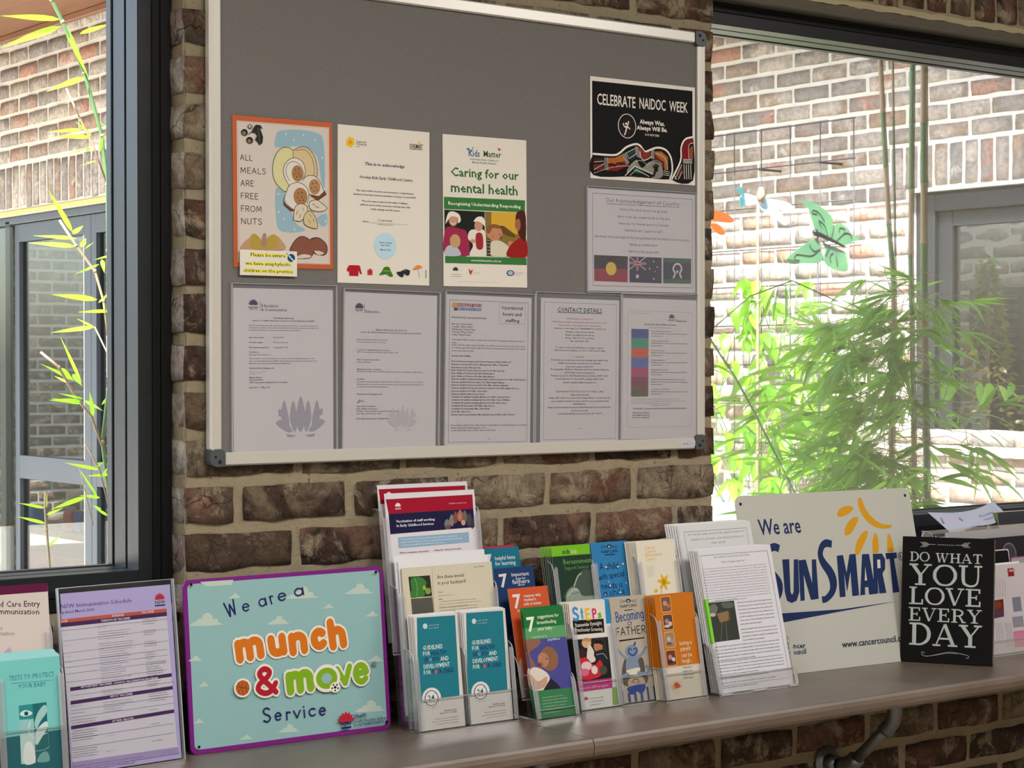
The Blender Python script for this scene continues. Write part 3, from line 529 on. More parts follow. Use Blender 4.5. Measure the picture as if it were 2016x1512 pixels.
ARTS['naidoc']=(292,210,[
('r',0,0,292,210,'e8e2da'),('r',5.1,9.1,284.9,199.6,'0c0a09'),('p',[[5.1,9.1],[284.6,7.8],[283,199.7],[7.7,199.9]],'0c0a09',0),('t','CELEBRATE',19,56.5,104.2,0,23.52,'ece6de','d'),
('t','NAIDOC',133.9,56,74.2,0,23.23,'ece6de','d'),('t','WEEK',219.1,55.6,51.2,0,22.49,'ece6de','d'),('e',99.8,95.8,24.9,25.6,'ece6de'),('e',99.8,95.8,23.1,24.2,'17110f'),('e',97.1,91,2.9,2.5,'f0ece6'),
('s',[[89.3,91.6],[92.6,97.2],[99.3,97.1],[103.8,86.4]],3,'e8ddd0',1),('s',[[98.2,96.9],[97,105.3],[93,114]],3.5,'e8ddd0',1),('s',[[97.1,101.1],[102.6,98.2],[106.6,101.7]],2.6,'e8ddd0',1),
('s',[[110.4,87.6],[107.1,97.9],[116,100.7]],1,'6a3030',1),('s',[[83.8,99.5],[89.3,109.2],[107,109.7]],1,'6a3030',1),('t','Always Was,',135.7,88.3,68.8,0,9.46,'ece6de','h'),
('t','Always Will Be.',127.6,101,84.7,0,9.12,'ece6de','h'),('t','8-15 NOV 2020',150,112.3,39,0,4.41,'d8d2ca','h'),
('p',[[7.6,203.2],[7.9,160.6],[60.4,159.9],[75.8,154.7],[98,140.7],[122.6,133.2],[136,135.7],[148.4,145.9],[160.8,143.5],[179,137.2],[197.2,136.9],[213.2,143.6],[223.6,158.4],[226,182.4],[220.2,200.8],[115.7,200.6]],'0c0a0a',1),
('s',[[7.5,159.4],[60.4,158.9],[78,153.7],[98,139.8],[122.6,132],[136,134.8],[148.4,145.9],[160.8,142.6],[179,136.4],[197.2,136],[213.2,142.7],[223.6,158.4],[226,182.4],[219.3,200]],4.2,'ece6de',1),
('p',[[8.2,181.4],[35,178.2],[36.1,190.7],[8.2,192.3]],'6a2420',0),('p',[[8.3,168.1],[34,167.3],[35.1,172.3],[8.3,176.4]],'3a1a22',0),
('p',[[43.9,165.9],[67,163.7],[84.7,155.8],[95.7,167.8],[71.3,177.7],[46,177.5]],'a8642a',0),('p',[[47.1,181.7],[77.9,175.6],[98,167.7],[99,179.5],[71.2,191.2],[47,191.8]],'7a1c1c',0),
('p',[[94.7,152.7],[120.3,140.9],[122.6,151],[102.4,162.4]],'22403a',0),('p',[[103.5,164],[123.7,152.6],[123.7,159.4],[109.1,167]],'1e3038',0),
('p',[[127.1,138.8],[138.3,138.1],[149.5,147.6],[165.4,144.9],[165.3,156.8],[147.2,164.7],[136,156.9]],'7a3428',0),
('p',[[176.7,144.2],[194.9,143],[213.3,153.9],[213.3,181.4],[204.1,181.9],[201.8,164.9],[176.7,151]],'a8682e',0),('p',[[176.7,152.7],[197.2,161.7],[203,178.6],[197.2,173.7],[188.1,162.3],[176.2,159.6]],'7a1c1c',0),
('p',[[106.8,197.7],[102.4,182.7],[124.8,164.4],[131.5,174.2],[142.7,180.3],[160.8,167.3],[183.5,166],[197.2,175.5],[190.4,199.9]],'8a8a80',1),
('p',[[93.4,199.3],[120.2,178.2],[172.1,192.3],[167.6,201.1],[115.7,200.9]],'14120f',0),('p',[[115.8,184.4],[124.7,181.4],[151.7,192.6],[138.2,191.7],[124.7,192.4]],'2c6a44',0),
('s',[[93.4,199.8],[120.2,178.6],[172.1,192.7]],1.6,'ece6de',0),('s',[[106.8,198.5],[124.7,185.6],[160.8,198.1]],1,'ece6de',0),('e',9.8,198.9,1.1,1,'ece6de'),('e',13.8,197.5,1.1,1,'ece6de'),
('e',17.8,196.2,1.1,1,'ece6de'),('e',21.8,194.9,1.1,1,'ece6de'),('e',25.8,193.5,1.1,1,'ece6de'),('e',29.8,192.2,1.1,1,'ece6de'),('e',33.8,191,1.1,1,'ece6de'),('e',37.8,189.8,1.1,1,'ece6de'),
('e',41.8,188.6,1.1,1,'ece6de'),('e',45.8,187.5,1.1,1,'ece6de'),('e',49.8,186.4,1.1,1,'ece6de'),('e',53.8,185.5,1.1,1,'ece6de'),('e',57.9,184.5,1.1,1,'ece6de'),('e',61.9,183.7,1.1,1,'ece6de'),
('e',65.9,182.9,1.1,1,'ece6de'),('e',69.9,182.2,1.1,1,'ece6de'),('e',74,181.5,1.1,1,'ece6de'),('e',78,181,1.1,1,'ece6de'),('e',82.1,180.5,1.1,1,'ece6de'),('e',86.1,180,1.1,1,'ece6de'),('e',90.2,179.7,1.1,1,'ece6de'),
('e',94.2,179.4,1.1,1,'ece6de'),('e',98.3,179.1,1.1,1,'ece6de'),('e',102.4,178.9,1.1,1,'ece6de'),('e',111.3,177.1,1.1,1,'ece6de'),('e',115.2,174,1.1,1,'ece6de'),('e',119.2,171.1,1.1,1,'ece6de'),
('e',123.1,168.7,1.1,1,'ece6de'),('e',127.1,166.9,1.1,1,'ece6de'),('e',131.1,165.8,1.1,1,'ece6de'),('e',135,165.6,1.1,1,'ece6de'),('e',139,166.2,1.1,1,'ece6de'),('e',142.9,167.5,1.1,1,'ece6de'),
('e',146.9,169.5,1.1,1,'ece6de'),('e',150.9,171.9,1.1,1,'ece6de'),('e',154.9,174.5,1.1,1,'ece6de'),('e',158.9,171.4,1.1,1,'ece6de'),('e',162.9,168.5,1.1,1,'ece6de'),('e',166.9,166.1,1.1,1,'ece6de'),
('e',170.9,164.2,1.1,1,'ece6de'),('e',174.9,163.2,1.1,1,'ece6de'),('e',178.9,162.9,1.1,1,'ece6de'),('e',182.9,163.5,1.1,1,'ece6de'),('e',186.9,164.9,1.1,1,'ece6de'),('e',190.9,166.9,1.1,1,'ece6de'),
('e',194.9,169.3,1.1,1,'ece6de'),('s',[[37.3,165.5],[38.3,190.6]],1,'ece6de',0),('s',[[41,165.2],[41.8,190.9]],1,'ece6de',0),('s',[[45,165.5],[45.7,190.7]],1,'ece6de',0),('s',[[85.8,155.8],[97.9,177]],1,'ece6de',0),
('s',[[88.7,154.4],[100.6,175.2]],1,'ece6de',0),('s',[[91.8,152.9],[103.5,173.3]],1,'ece6de',0),('s',[[121.5,137.5],[126.6,159.2]],1,'ece6de',0),('s',[[124.4,137.3],[130.2,159.3]],1,'ece6de',0),
('s',[[127.5,137.9],[133.7,160.5]],1,'ece6de',0),('s',[[166.5,143.1],[166.5,160.2]],1,'ece6de',0),('s',[[169.4,142.1],[169.4,160.3]],1,'ece6de',0),('s',[[172.6,141.4],[172.6,160.7]],1,'ece6de',0),
('s',[[200.7,183.8],[216.8,185.5]],1,'ece6de',0),('s',[[200,187.7],[216.8,189.5]],1,'ece6de',0),('s',[[199.1,191.7],[216.1,193.3]],1,'ece6de',0),('s',[[8.3,176.4],[34,173.2]],1,'ece6de',0),
('s',[[8.2,192.3],[35,178.2]],1,'ece6de',0),('s',[[47.1,180],[58.1,176.8],[64.7,181.5],[71.3,174.4],[86.8,175.1]],2.2,'100c0c',1),('s',[[176.7,147.6],[197.2,153.2],[208.7,164.5],[211,181.5]],1,'ece6de',1),
('s',[[94.7,152.7],[120.3,141.3],[123,152.6],[103.5,163.6],[94.7,152.7]],1,'ece6de',0),('s',[[133.8,146.9],[136,158.6],[145,164.9],[160.8,158.8],[165.3,155.1]],1.6,'ece6de',1),('e',179,181.7,5.5,5.8,'181412'),
('s',[[179,181.7],[171,175.3]],3,'181412',0),('s',[[179,181.7],[176.2,171.2]],3,'181412',0),('s',[[179,181.7],[181.2,170.9]],3,'181412',0),('s',[[179,181.7],[185.8,173.6]],3,'181412',0),
('s',[[176.7,185.2],[172.1,195.7]],5,'181412',0),('p',[[224.8,200.6],[247.9,163.9],[251.3,132.6],[264,112.8],[284.1,108],[284,199.3]],'0c0a0a',1),
('s',[[223.7,198.9],[247.9,160.4],[250.1,131],[261.7,113],[284.1,106.7]],4.2,'ece6de',1),('p',[[253.7,154.9],[254.3,130.7],[264,116.3],[284.1,111.5],[284.1,120.1],[271.1,126.2],[271.2,153.8]],'7a1420',1),
('p',[[273.4,131.2],[283.7,125.4],[283.8,153.1],[273.5,153.7]],'9a4a24',0),('s',[[272.3,153.8],[271.1,131.4],[275.7,121.5],[284.1,120.1]],1.2,'ece6de',1),('s',[[255.3,156.5],[281.7,154.9]],1,'ece6de',0),
('s',[[255.3,158.9],[281.7,157.7]],1,'ece6de',0),('s',[[255.3,161.4],[281.7,160.5]],1,'ece6de',0),('s',[[255.3,163.8],[281.7,163.3]],1,'ece6de',0),('s',[[257.7,167.6],[259.2,197.8]],1.6,'ece6de',0),
('s',[[264.2,167.2],[265.7,197.5]],1.6,'ece6de',0),('s',[[270.7,166.9],[272.2,197.1]],1.6,'ece6de',0),('s',[[277,166.5],[278.6,196.8]],1.6,'ece6de',0),
('p',[[236.4,193.9],[251.4,168.9],[252.6,182.6],[245.7,198.6]],'6a2420',0),('s',[[231.8,199.3],[251.4,168]],1.2,'ece6de',0),('s',[[241,199.7],[252.6,182.6]],1.2,'ece6de',0),
('s',[[229.5,190.8],[236.4,200]],1.2,'ece6de',0),])
ARTS['ack']=(297,210,[
('f',11.3,9.5,290,199.9,0.9,0,'8a3a50'),('t','Our Acknowledgement of Country',48.3,26.2,203.9,0,8.5,'26242c','c'),('p',[[48.3,29.4],[251.8,28.4],[251.8,29.3],[48.3,30.3]],'26242c',0),
('t','Here is the land. (touch the ground)',85.6,42.3,131.1,0,5.43,'3a3640','c'),('t','Here is the sky. (raise hands to the sky)',78.1,57.3,146.5,0,5.43,'3a3640','c'),
('t','Here are my friends (point to friends)',81.8,71.5,139.7,0,5.44,'3a3640','c'),('t','And here am I. (point to self)',98.3,85.4,105.1,0,5.46,'3a3640','c'),
('t','We thank the Cabrogal of the Darug Nation for the land on which we play.',17.8,100.3,263.6,0,5.39,'3a3640','c'),('t','Hands up, hands down',110.4,114.4,79,0,5.48,'3a3640','c'),
('t',"We're on Darug ground",109.3,128.7,82.5,0,5.49,'3a3640','c'),('p',[[15,136.6],[106.6,136.9],[106.2,163.8],[15.3,164.4]],'231f20',0),('p',[[15.3,164.4],[106.2,163.8],[106.1,191],[15.5,190.1]],'9a1c2c',0),
('e',61,163.7,14.2,13.8,'e8c838'),('p',[[110.8,137],[200.8,137.2],[200.5,191.3],[111.1,190.9]],'1e2440',0),('s',[[111.5,137.9],[155.3,163.5]],2.4,'d8d4dc',0),('s',[[155.2,137.8],[111.5,163.3]],2.4,'d8d4dc',0),
('s',[[132.9,137],[132.9,164]],4.4,'d8d4dc',0),('s',[[111.1,150.6],[155.2,150.7]],4.4,'d8d4dc',0),('s',[[111.5,137.9],[155.3,163.5]],0.8,'b02438',0),('s',[[155.2,137.8],[111.5,163.3]],0.8,'b02438',0),
('s',[[132.9,137],[132.9,164]],2.4,'b02438',0),('s',[[111.1,150.6],[155.2,150.7]],2.4,'b02438',0),('k','star',132.5,178,6.4,'e4e0e4'),('k','star',178.1,146,2.6,'e4e0e4'),('k','star',166.5,160.9,2.6,'e4e0e4'),
('k','star',188.3,157.5,2.6,'e4e0e4'),('k','star',182.5,166.4,1.5,'e4e0e4'),('k','star',178.2,182.3,2.9,'e4e0e4'),('p',[[205.1,137.1],[284.8,137],[284.5,146.2],[205.1,146.2]],'17603c',0),
('p',[[205.1,146.2],[284.5,146.2],[284.3,181.5],[204.8,181.8]],'1c2440',0),('p',[[204.8,181.8],[284.3,181.5],[284.3,190.4],[204.9,190.7]],'17603c',0),
('s',[[233.7,178.3],[238.5,169.3],[232.9,160.5],[237.6,151.6],[244.8,149],[252.7,151.2],[257.2,160],[252,169.6],[256.1,177.8]],4,'e0dce0',1),('k','star',244.8,165.6,4.7,'e0dce0'),])
ARTS['doc1']=(210,297,[
('k','lotus',41.4,25.8,7.2,'26264e'),('t','NSW',32.1,37.8,19.1,0,5.62,'26264e','b'),('r',32.1,39.2,50.7,39.6,'26264e'),('r',54.7,21.7,55.3,40.2,'26264e'),('t','Education',57.6,33.9,35.6,0,6.32,'26264e','n'),
('t','& Communities',57.6,40.8,53.8,0,5.42,'26264e','n'),('t','PROVIDER APPROVAL',83.4,55.1,42.4,0,2.95,'2c2c38','b'),
('t','Section 15, Children (Education and Care Services) National Law (NSW)',39.3,59.5,131.1,0,2.7,'2c2c38','b'),
('t','This provider approval authorises the approved provider to operate an approved',31.7,68.2,146.1,0,2.25,'484850','n'),
('t',"education and care service and an associated children's service if the approved",31.8,72.3,146.1,0,2.25,'484850','n'),
('t','provider is the holder of the service approval for those services.',31.8,76.8,107.8,0,2.25,'484850','n'),('t','Approval number',31.9,90.1,31.9,0,2.47,'33333c','b'),
('t','PR-00003371',82.3,89.9,23.8,0,2.49,'505058','n'),('t','Provider details',31.9,99.1,29.1,0,2.47,'33333c','b'),('t','Phoebe Speranza',82.3,98.9,31.1,0,2.49,'505058','n'),
('t','Date approval granted',32,108.1,40.9,0,2.47,'33333c','b'),('t','1 September 2009',82.4,108,31.6,0,2.49,'505058','n'),('t','Conditions',32,116.5,19.6,0,2.47,'33333c','b'),
('t','This approval is subject to:',32,121.2,44.7,0,2.24,'484850','n'),('t','The conditions set out in relation to in section 19 of the Children (Education and',32.1,128.2,137.3,0,2.24,'484850','n'),
('t','Care Services) National Law (NSW), which include any conditions prescribed in the',32.1,132.7,142.1,0,2.24,'484850','n'),('t','Education and Care Services National Regulations.',32.1,137,86.7,0,2.24,'484850','n'),
('t','Granted under delegation by:',32.2,145.6,52.7,0,2.47,'33333c','b'),('s',[[32.7,157.3],[34.5,149.5],[37.6,155.1],[42.1,150.2],[41.1,156.2],[47.7,152.5],[52.3,153.4],[60,151.2],[66.4,151.2]],0.4,'7a7a84',1),
('t','Melanie Watson',32.3,162.6,27,0,2.47,'383840','b'),('t','Approvals Officer',32.3,166.8,28.6,0,2.47,'383840','b'),('t','NSW Department of Education & Communities',32.3,171.5,79.7,0,2.47,'383840','b'),
('t','Issue date:  21 May 2013',32.4,180.6,42.9,0,2.47,'383840','b'),('k','biglotus',139.5,233.2,38.7,'a9a7b2'),])
ARTS['doc2']=(210,297,[
('k','lotus',32.4,25.1,7.1,'26262c'),('t','NSW',23.7,35.5,16.6,0,5.63,'26262c','b'),('r',23.7,37.2,40.3,37.3,'26262c'),('r',43.4,20.8,44.2,38.4,'26262c'),('t','Education',46.4,37.6,31.2,0,5.66,'26262c','n'),
('t','SERVICE APPROVAL (SE- 40017710)',69,70.9,71.2,0,3.07,'2c2c38','b'),('t','Section 48, Children (Education and Care Services) National Law (NSW)',35.8,75.5,137.3,0,2.82,'2c2c38','b'),
('t','Name of education and care service',27.4,89.4,69.1,0,2.58,'33333c','b'),('t','Horsley Kids Early Childhood Centre',27.4,94.2,65.7,0,2.58,'505058','n'),
('t','Location of education and care service',27.6,108.7,74.7,0,2.58,'33333c','b'),('t','1899 The Horsley Dr, HORSLEY PARK, NSW, 2175',27.6,113.2,92.8,0,2.58,'505058','n'),
('t','Name of approved provider',27.8,127.3,52.2,0,2.57,'33333c','b'),('t','Phoebe Speranza',27.9,132.1,31.5,0,2.57,'505058','n'),('t','Maximum number of children',28,145.6,55.5,0,2.57,'33333c','b'),
('t','This service is approved to provide education and care to a maximum of 44 children',28.1,149.7,149.4,0,2.57,'505058','n'),('t','Condition',27.9,164.2,18.2,0,2.57,'33333c','b'),
('t','The approved provider must comply with the conditions of Section 51 of the Children',28,168.8,151.1,0,2.34,'484850','n'),
('t','(Education and Care Services) National Law, and the requirements of the Education',28.1,173.6,151.1,0,2.34,'484850','n'),('t','and Care Services National Regulations.',28.1,178.5,71.2,0,2.34,'484850','n'),
('t','Amended under delegation by:',28.3,192.4,57.1,0,2.57,'33333c','b'),('s',[[29.5,207.5],[35.8,201.6],[33.9,206.3],[30.6,208.4],[37.2,205.1],[39.4,203.2],[40.5,205.1],[46,204.6]],0.8,'15151a',1),
('t','Approvals Coordinator',28.3,215.4,42.9,0,2.57,'383840','b'),('t','Early Childhood Education',28.3,220.1,46.5,0,2.57,'383840','n'),
('t','Delegate of the Secretary, Department of Education',28.4,224.5,91.4,0,2.56,'383840','n'),('t','Issue date: 23 November 2020',28.4,229.2,55.4,0,2.56,'383840','n'),
('t','Date Approval Granted: 14 August 2020',28.5,238.6,73.9,0,2.56,'383840','b'),('k','biglotus',132.7,235.7,24.9,'cbc8cd'),])
ARTS['doc3']=(210,297,[
('f',8.3,10,201.9,290.5,0.7,0,'3a3040'),('r',13.6,15.8,26.3,25.8,'d9a53a'),('r',26.3,16.5,85.1,23.3,'8c1c34'),('r',18.3,25.5,26.3,31.2,'24406a'),('r',26.3,25.2,84.8,30.4,'3a6a96'),
('t','HORSLEY KIDS',27.3,23,56.4,0,6,'e8d0d4','b'),('t','EARLY CHILDHOOD CENTRE',27.3,29.5,56.4,0,3.55,'c8d8e4','b'),('f',128.8,12.9,194.7,54.4,0.5,0,'9a8a90'),('t','Operational',134.4,24.9,53.9,0,6.94,'26262c','b'),
('t','hours and',138.2,37.5,46.9,0,6.95,'26262c','b'),('t','staffing',144.5,50.3,34.8,0,6.95,'26262c','b'),('t','Horsley Kids Operational hours',13.5,45.9,84.3,0,3.54,'2c2c34','b'),
('t','Monday 7.30am-5.30pm',13.9,59,50.1,0,3.27,'44444c','n'),('t','Tuesday 7.30am-5.30pm',13.9,64.2,50.1,0,3.26,'44444c','n'),('t','Wednesday 7.30am-5.30pm',13.9,69.3,57.5,0,3.26,'44444c','n'),
('t','Thursday 7.30am-5.30pm',14,74.5,51.8,0,3.26,'44444c','n'),('t','Friday 7.30am-5.30pm',14,79.8,45.7,0,3.26,'44444c','n'),
('t','Centre gates will be opened no earlier than 7.30am for morning drop off into the centre at',14,89.4,179.4,0,2.72,'44444c','n'),('t','7.30am.',14.1,95.6,12.6,0,2.72,'44444c','n'),
('t','Please note the centre closes at 5.30pm, all children must be picked up by 5.30pm as late',14.1,99.8,180.8,0,2.72,'44444c','n'),
('t','fee charges apply after 5.30pm: $20 for the first 10 minutes late and then $10 for every five',14.1,105.2,182.2,0,2.72,'44444c','n'),('t','minutes after that per child.',14.2,111,53.4,0,2.72,'44444c','n'),
('t','Horsley Kids Staffing',13.9,121.5,46,0,3.26,'2c2c34','b'),('t','Director/Licensee/ Approved Provider/ Diploma of Early Childhood/',13.6,132.1,145.8,0,2.99,'34343c','b'),
('t','Diploma Community Sector Management: Mrs. P Speranza',13.6,138,139.5,0,2.99,'34343c','b'),('t','Educational Leader: Mrs Lily Chai',13.7,144.3,71,0,2.99,'34343c','b'),
('t',"Early Childhood Teacher & Room Leader 3-4's: Mrs Lily Chai",13.7,149.7,129.8,0,2.99,'34343c','b'),('t',"Early Childhood Teacher 3-4's: Mrs Brittany Moss",13.7,155.6,105,0,2.99,'34343c','b'),
('t',"Early Childhood Teacher 4-5's: Mrs Alana Mussot",13.8,161.5,104.3,0,2.99,'34343c','b'),
('t',"Diploma qualified studying teaching degree & Room Leader 2-3's: Miss Olivia Friemo",13.8,166.9,182.7,0,2.99,'34343c','b'),
('t',"Diploma qualified & Room leader 0-2's: Miss. Kaylah Hannan",13.8,173,129.8,0,2.99,'34343c','b'),('t',"Diploma qualified & Room Leader 4-5's: Miss. Adriana Giganinio",13.9,178.7,140.1,0,2.99,'34343c','b'),
('t',"Diploma qualified and Special education educator 2-3's: Mrs. Maisan Stenson",13.9,184.5,165.9,0,2.99,'34343c','b'),('t',"Diploma qualified 3-4's: Miss. Tylee Noft",13.9,190.5,86.6,0,2.99,'34343c','b'),
('t','Diploma qualified: Miss. Rachel Grant',14,196.3,80.4,0,2.98,'34343c','b'),('t',"Certificate III qualified studying diploma 0-2's: Miss. Vanessa Friemo",14,202,145.7,0,2.98,'34343c','b'),
('t',"Certificate III qualified studying diploma 2-3's: Miss. Taylor Williams",14,207.8,143.6,0,2.98,'34343c','b'),
('t',"Certificate III qualified studying diploma 4-5's: Ms. Kiana Cross",14.1,213.7,135.3,0,2.98,'34343c','b'),('t',"Certificate III traineeship 3-4's: Miss. Julia Checca",14.1,219.5,105,0,2.98,'34343c','b'),
('t','Certificate III traineeship: Miss. Tihra Pauly',14.1,225.3,92.7,0,2.98,'34343c','b'),('t','Cook: Mrs. Lilian Duce',14.1,231,47.3,0,2.98,'34343c','b'),
('t','Kitchen support and cleaners: Mrs. Beatriz Reva and Mrs. Lydia Thomaso',14.2,236.9,156.7,0,2.98,'34343c','b'),
('t','If you wish to speak to the centre Director regarding fees, general questions, or concerns',14,257.6,186.4,0,2.71,'44444c','n'),('t','please email phoebe@horsleykids.com.au',14,262.8,86.2,0,2.71,'44444c','n'),
('t','or call during office hours of 9am - 4pm on 9620 2186.',14,267.8,109.4,0,2.71,'44444c','n'),('t','1/2020',101.9,284.8,9.5,0,2.2,'66666c','n'),])
ARTS['doc4']=(208,295,[
('f',8.6,8.5,200.8,288.3,0.6,0,'4a4650'),('t','CONTACT DETAILS',43.5,27.3,118.1,0,9.07,'24242a','b'),('r',43.1,29.4,162,28.1,'24242a'),('t','NSW Regulatory Authority',67.8,42.4,69.9,0,3.41,'b0604c','n'),
('t','NSW Early Childhood Education and Care Directorate',30.1,49.5,143.8,0,3.39,'b0604c','n'),('t','Department of Education and Communities',44.9,56,115.1,0,3.4,'b0604c','n'),
('t','Address: Locked Bag 5107 PARRAMATTA, NSW2124',34.8,62.6,136.5,0,3.39,'4a4a54','n'),('t','Website:  www.det.nsw.edu.au',64.5,69.3,76.1,0,3.41,'4a4a54','n'),
('t','Email: ececd@det.nsw.edu.au',64.5,75.7,76.1,0,3.41,'4a4a54','n'),('t','Phone: 1800 619 113 (toll free)',64.1,82,77.2,0,3.41,'4a4a54','n'),('t','Fax: (02) 8633 1810',77.2,88.3,50,0,3.41,'4a4a54','n'),
('t','To report suspected child abuse or neglect, call the',38.8,101.4,127.2,0,3.39,'4a4a54','n'),('t','Child Protection Helpline on 132 111 (24 hours/7 days)',34.8,107.4,136.4,0,3.39,'4a4a54','n'),
('t','ACECQA',90.7,120.5,23.5,0,3.42,'b0604c','n'),('t','ACECQA is the new national body ensuring high quality early',26.9,127.2,151.8,0,3.38,'4a4a54','n'),
('t','childhood education and care across Australia.',45.2,133.6,113.9,0,3.39,'4a4a54','n'),('t','http://acecqa.gov.au/home/',67,140.4,71.3,0,3.4,'3a5a9a','n'),
('t',"The Australian Children's Education and Care Quality Authority",24.7,146.4,156.1,0,3.38,'4a4a54','n'),('t','(ACECQA) can be contacted at',63,153,78.2,0,3.4,'4a4a54','n'),
('t','Address: Level 15, 255 Elizabeth Street, Sydney, NSW, 2000',26.8,159.4,151.7,0,3.38,'4a4a54','n'),('t','Postal Address: PO Box A292, Sydney, NSW 1235',39.4,165.9,126.7,0,3.39,'4a4a54','n'),
('t','Email: enquiries@acecqa.gov.au',59.7,172.8,86,0,3.4,'4a4a54','n'),('t','ASSISTANCE WITH THE COST OF CHILD CARE',39.4,191.8,127.1,0,3.38,'b0604c','n'),('t','Child Care Subsidy',78.2,198.4,48.8,0,3.4,'4a4a54','n'),
('t','Helps with child care costs such as long, family or occasional day',22.5,204.5,162.3,0,3.37,'4a4a54','n'),('t','care, outside school hour care, vacation care, pre-school, and',27.6,211.2,152.4,0,3.38,'4a4a54','n'),
('t','kindergarten.',86.6,217.1,33,0,3.41,'4a4a54','n'),('t','https://www.humanservices.gov.au/individuals/services/centrelink/',20,223.8,166.7,0,3.37,'3a5a9a','n'),
('t','child-care-benefit',80,230.8,45.1,0,3.4,'3a5a9a','n'),('t','Centre link families and parent line: ph. 136150',44.8,236.9,117.5,0,3.38,'4a4a54','n'),('t','3/2019',97.5,267.3,12.1,0,1.99,'4a4a54','n'),])
ARTS['doc5']=(209,295,[
('f',13.4,26.1,196.1,270.5,0.4,8,'6a6a72'),('t','Rating Summary Reference 000171',23.3,31.5,53.8,0,1.73,'88888e','n'),('k','lotus',136.8,35.8,5.8,'30303a'),('t','NSW',128.5,46.2,16.1,0,5.26,'30303a','b'),
('r',145.8,31.6,146.5,47.4,'30303a'),('t','Education',149.7,46.9,30.5,0,4.69,'30303a','b'),('t','Horsley Kids Early Childhood Centre',59.2,55.5,90.5,0,3.77,'3a3a42','b'),
('t','has achieved the following ratings',75,61.2,58.9,0,2.03,'55555c','n'),('r',23.8,63.9,71.7,83.7,'36539a'),('t','QUALITY AREA 1',36.7,74.5,23.1,0,2.31,'20315c','n'),
('t','Educational program and practice',79.2,69,57.8,0,2.62,'5a5a64','n'),('t','RATING: Provisional - Not yet assessed under the National',79.2,74.1,102.2,0,2.62,'4a4a54','n'),
('t','Quality Framework',79.9,79.4,31.2,0,2.33,'4a4a54','n'),('r',23.8,84,71.6,103.9,'2f9a78'),('t','QUALITY',36.6,94.7,23.1,0,2.32,'1c5c48','n'),('t',"Children's health and safety",79.1,89.4,48.4,0,2.62,'5a5a64','n'),
('t','RATING: Provisional - Not yet assessed under the National',79,94.5,102.3,0,2.62,'4a4a54','n'),('t','Quality Framework',79.8,99.7,31.2,0,2.33,'4a4a54','n'),('r',23.8,104.1,71.5,124.1,'d4562a'),
('t','QUALITY AREA',36.4,114.9,23.1,0,2.32,'7f3319','n'),('t','Physical environment',78.9,109.8,37.5,0,2.62,'5a5a64','n'),
('t','RATING: Provisional - Not yet assessed under the National',78.9,114.9,102.3,0,2.63,'4a4a54','n'),('t','Quality Framework',79.7,120,31.2,0,2.34,'4a4a54','n'),('r',23.8,124.2,71.4,144.4,'4a68b4'),
('t','QUALITY AREA',36.3,135.1,23.1,0,2.32,'2c3e6c','n'),('t','Staffing arrangements',78.8,130.1,39.1,0,2.63,'5a5a64','n'),
('t','RATING: Provisional - Not yet assessed under the National',78.8,135.3,102.4,0,2.63,'4a4a54','n'),('t','Quality Framework',79.5,140.4,31.2,0,2.34,'4a4a54','n'),('r',23.8,144.4,71.2,164.7,'b0306a'),
('t','QUALITY',36.1,155.3,23.2,0,2.33,'691c3f','n'),('t','Relationships with children',78.7,150.4,47.7,0,2.63,'5a5a64','n'),
('t','RATING: Provisional - Not yet assessed under the National',78.7,155.8,102.5,0,2.63,'4a4a54','n'),('t','Quality Framework',79.4,160.7,31.3,0,2.34,'4a4a54','n'),('r',23.7,164.6,71.1,185.1,'7a2a48'),
('t','QUALITY AREA',36,175.6,23.2,0,2.33,'49192b','n'),('t','Collaborative partnerships with families and communities',78.6,170.8,98.5,0,2.64,'5a5a64','n'),
('t','RATING: Provisional - Not yet assessed under the National',78.5,176.2,102.6,0,2.64,'4a4a54','n'),('t','Quality Framework',79.3,181.1,31.3,0,2.35,'4a4a54','n'),('r',23.7,184.8,71,205.5,'5a5224'),
('t','QUALITY AREA',35.8,195.9,23.2,0,2.34,'363115','n'),('t','Governance and leadership',78.4,191.3,51.8,0,2.64,'5a5a64','n'),
('t','RATING: Provisional - Not yet assessed under the National',78.4,196.8,102.6,0,2.64,'4a4a54','n'),('t','Quality Framework',79.2,201.6,31.3,0,2.35,'4a4a54','n'),('b',23.8,208.4,181.8,221.4,3,'55555c','l','n',0.55,1),
('t','This rating is at issue: 14/08/19',81,224.9,49.9,0,2.06,'55555c','n'),('t','"Provisional" - not yet assessed under the National Quality Framework',29.3,232.3,150.4,0,2.92,'2c2c34','b'),
('t','NSW Department of Education',27.7,240.9,48.1,0,2.63,'44444c','b'),('t','Early Childhood Directorate',27.7,245.9,48.1,0,2.63,'44444c','b'),('t','Date of issue: 14 August 2020',27.7,250.9,48.1,0,2.64,'44444c','b'),])
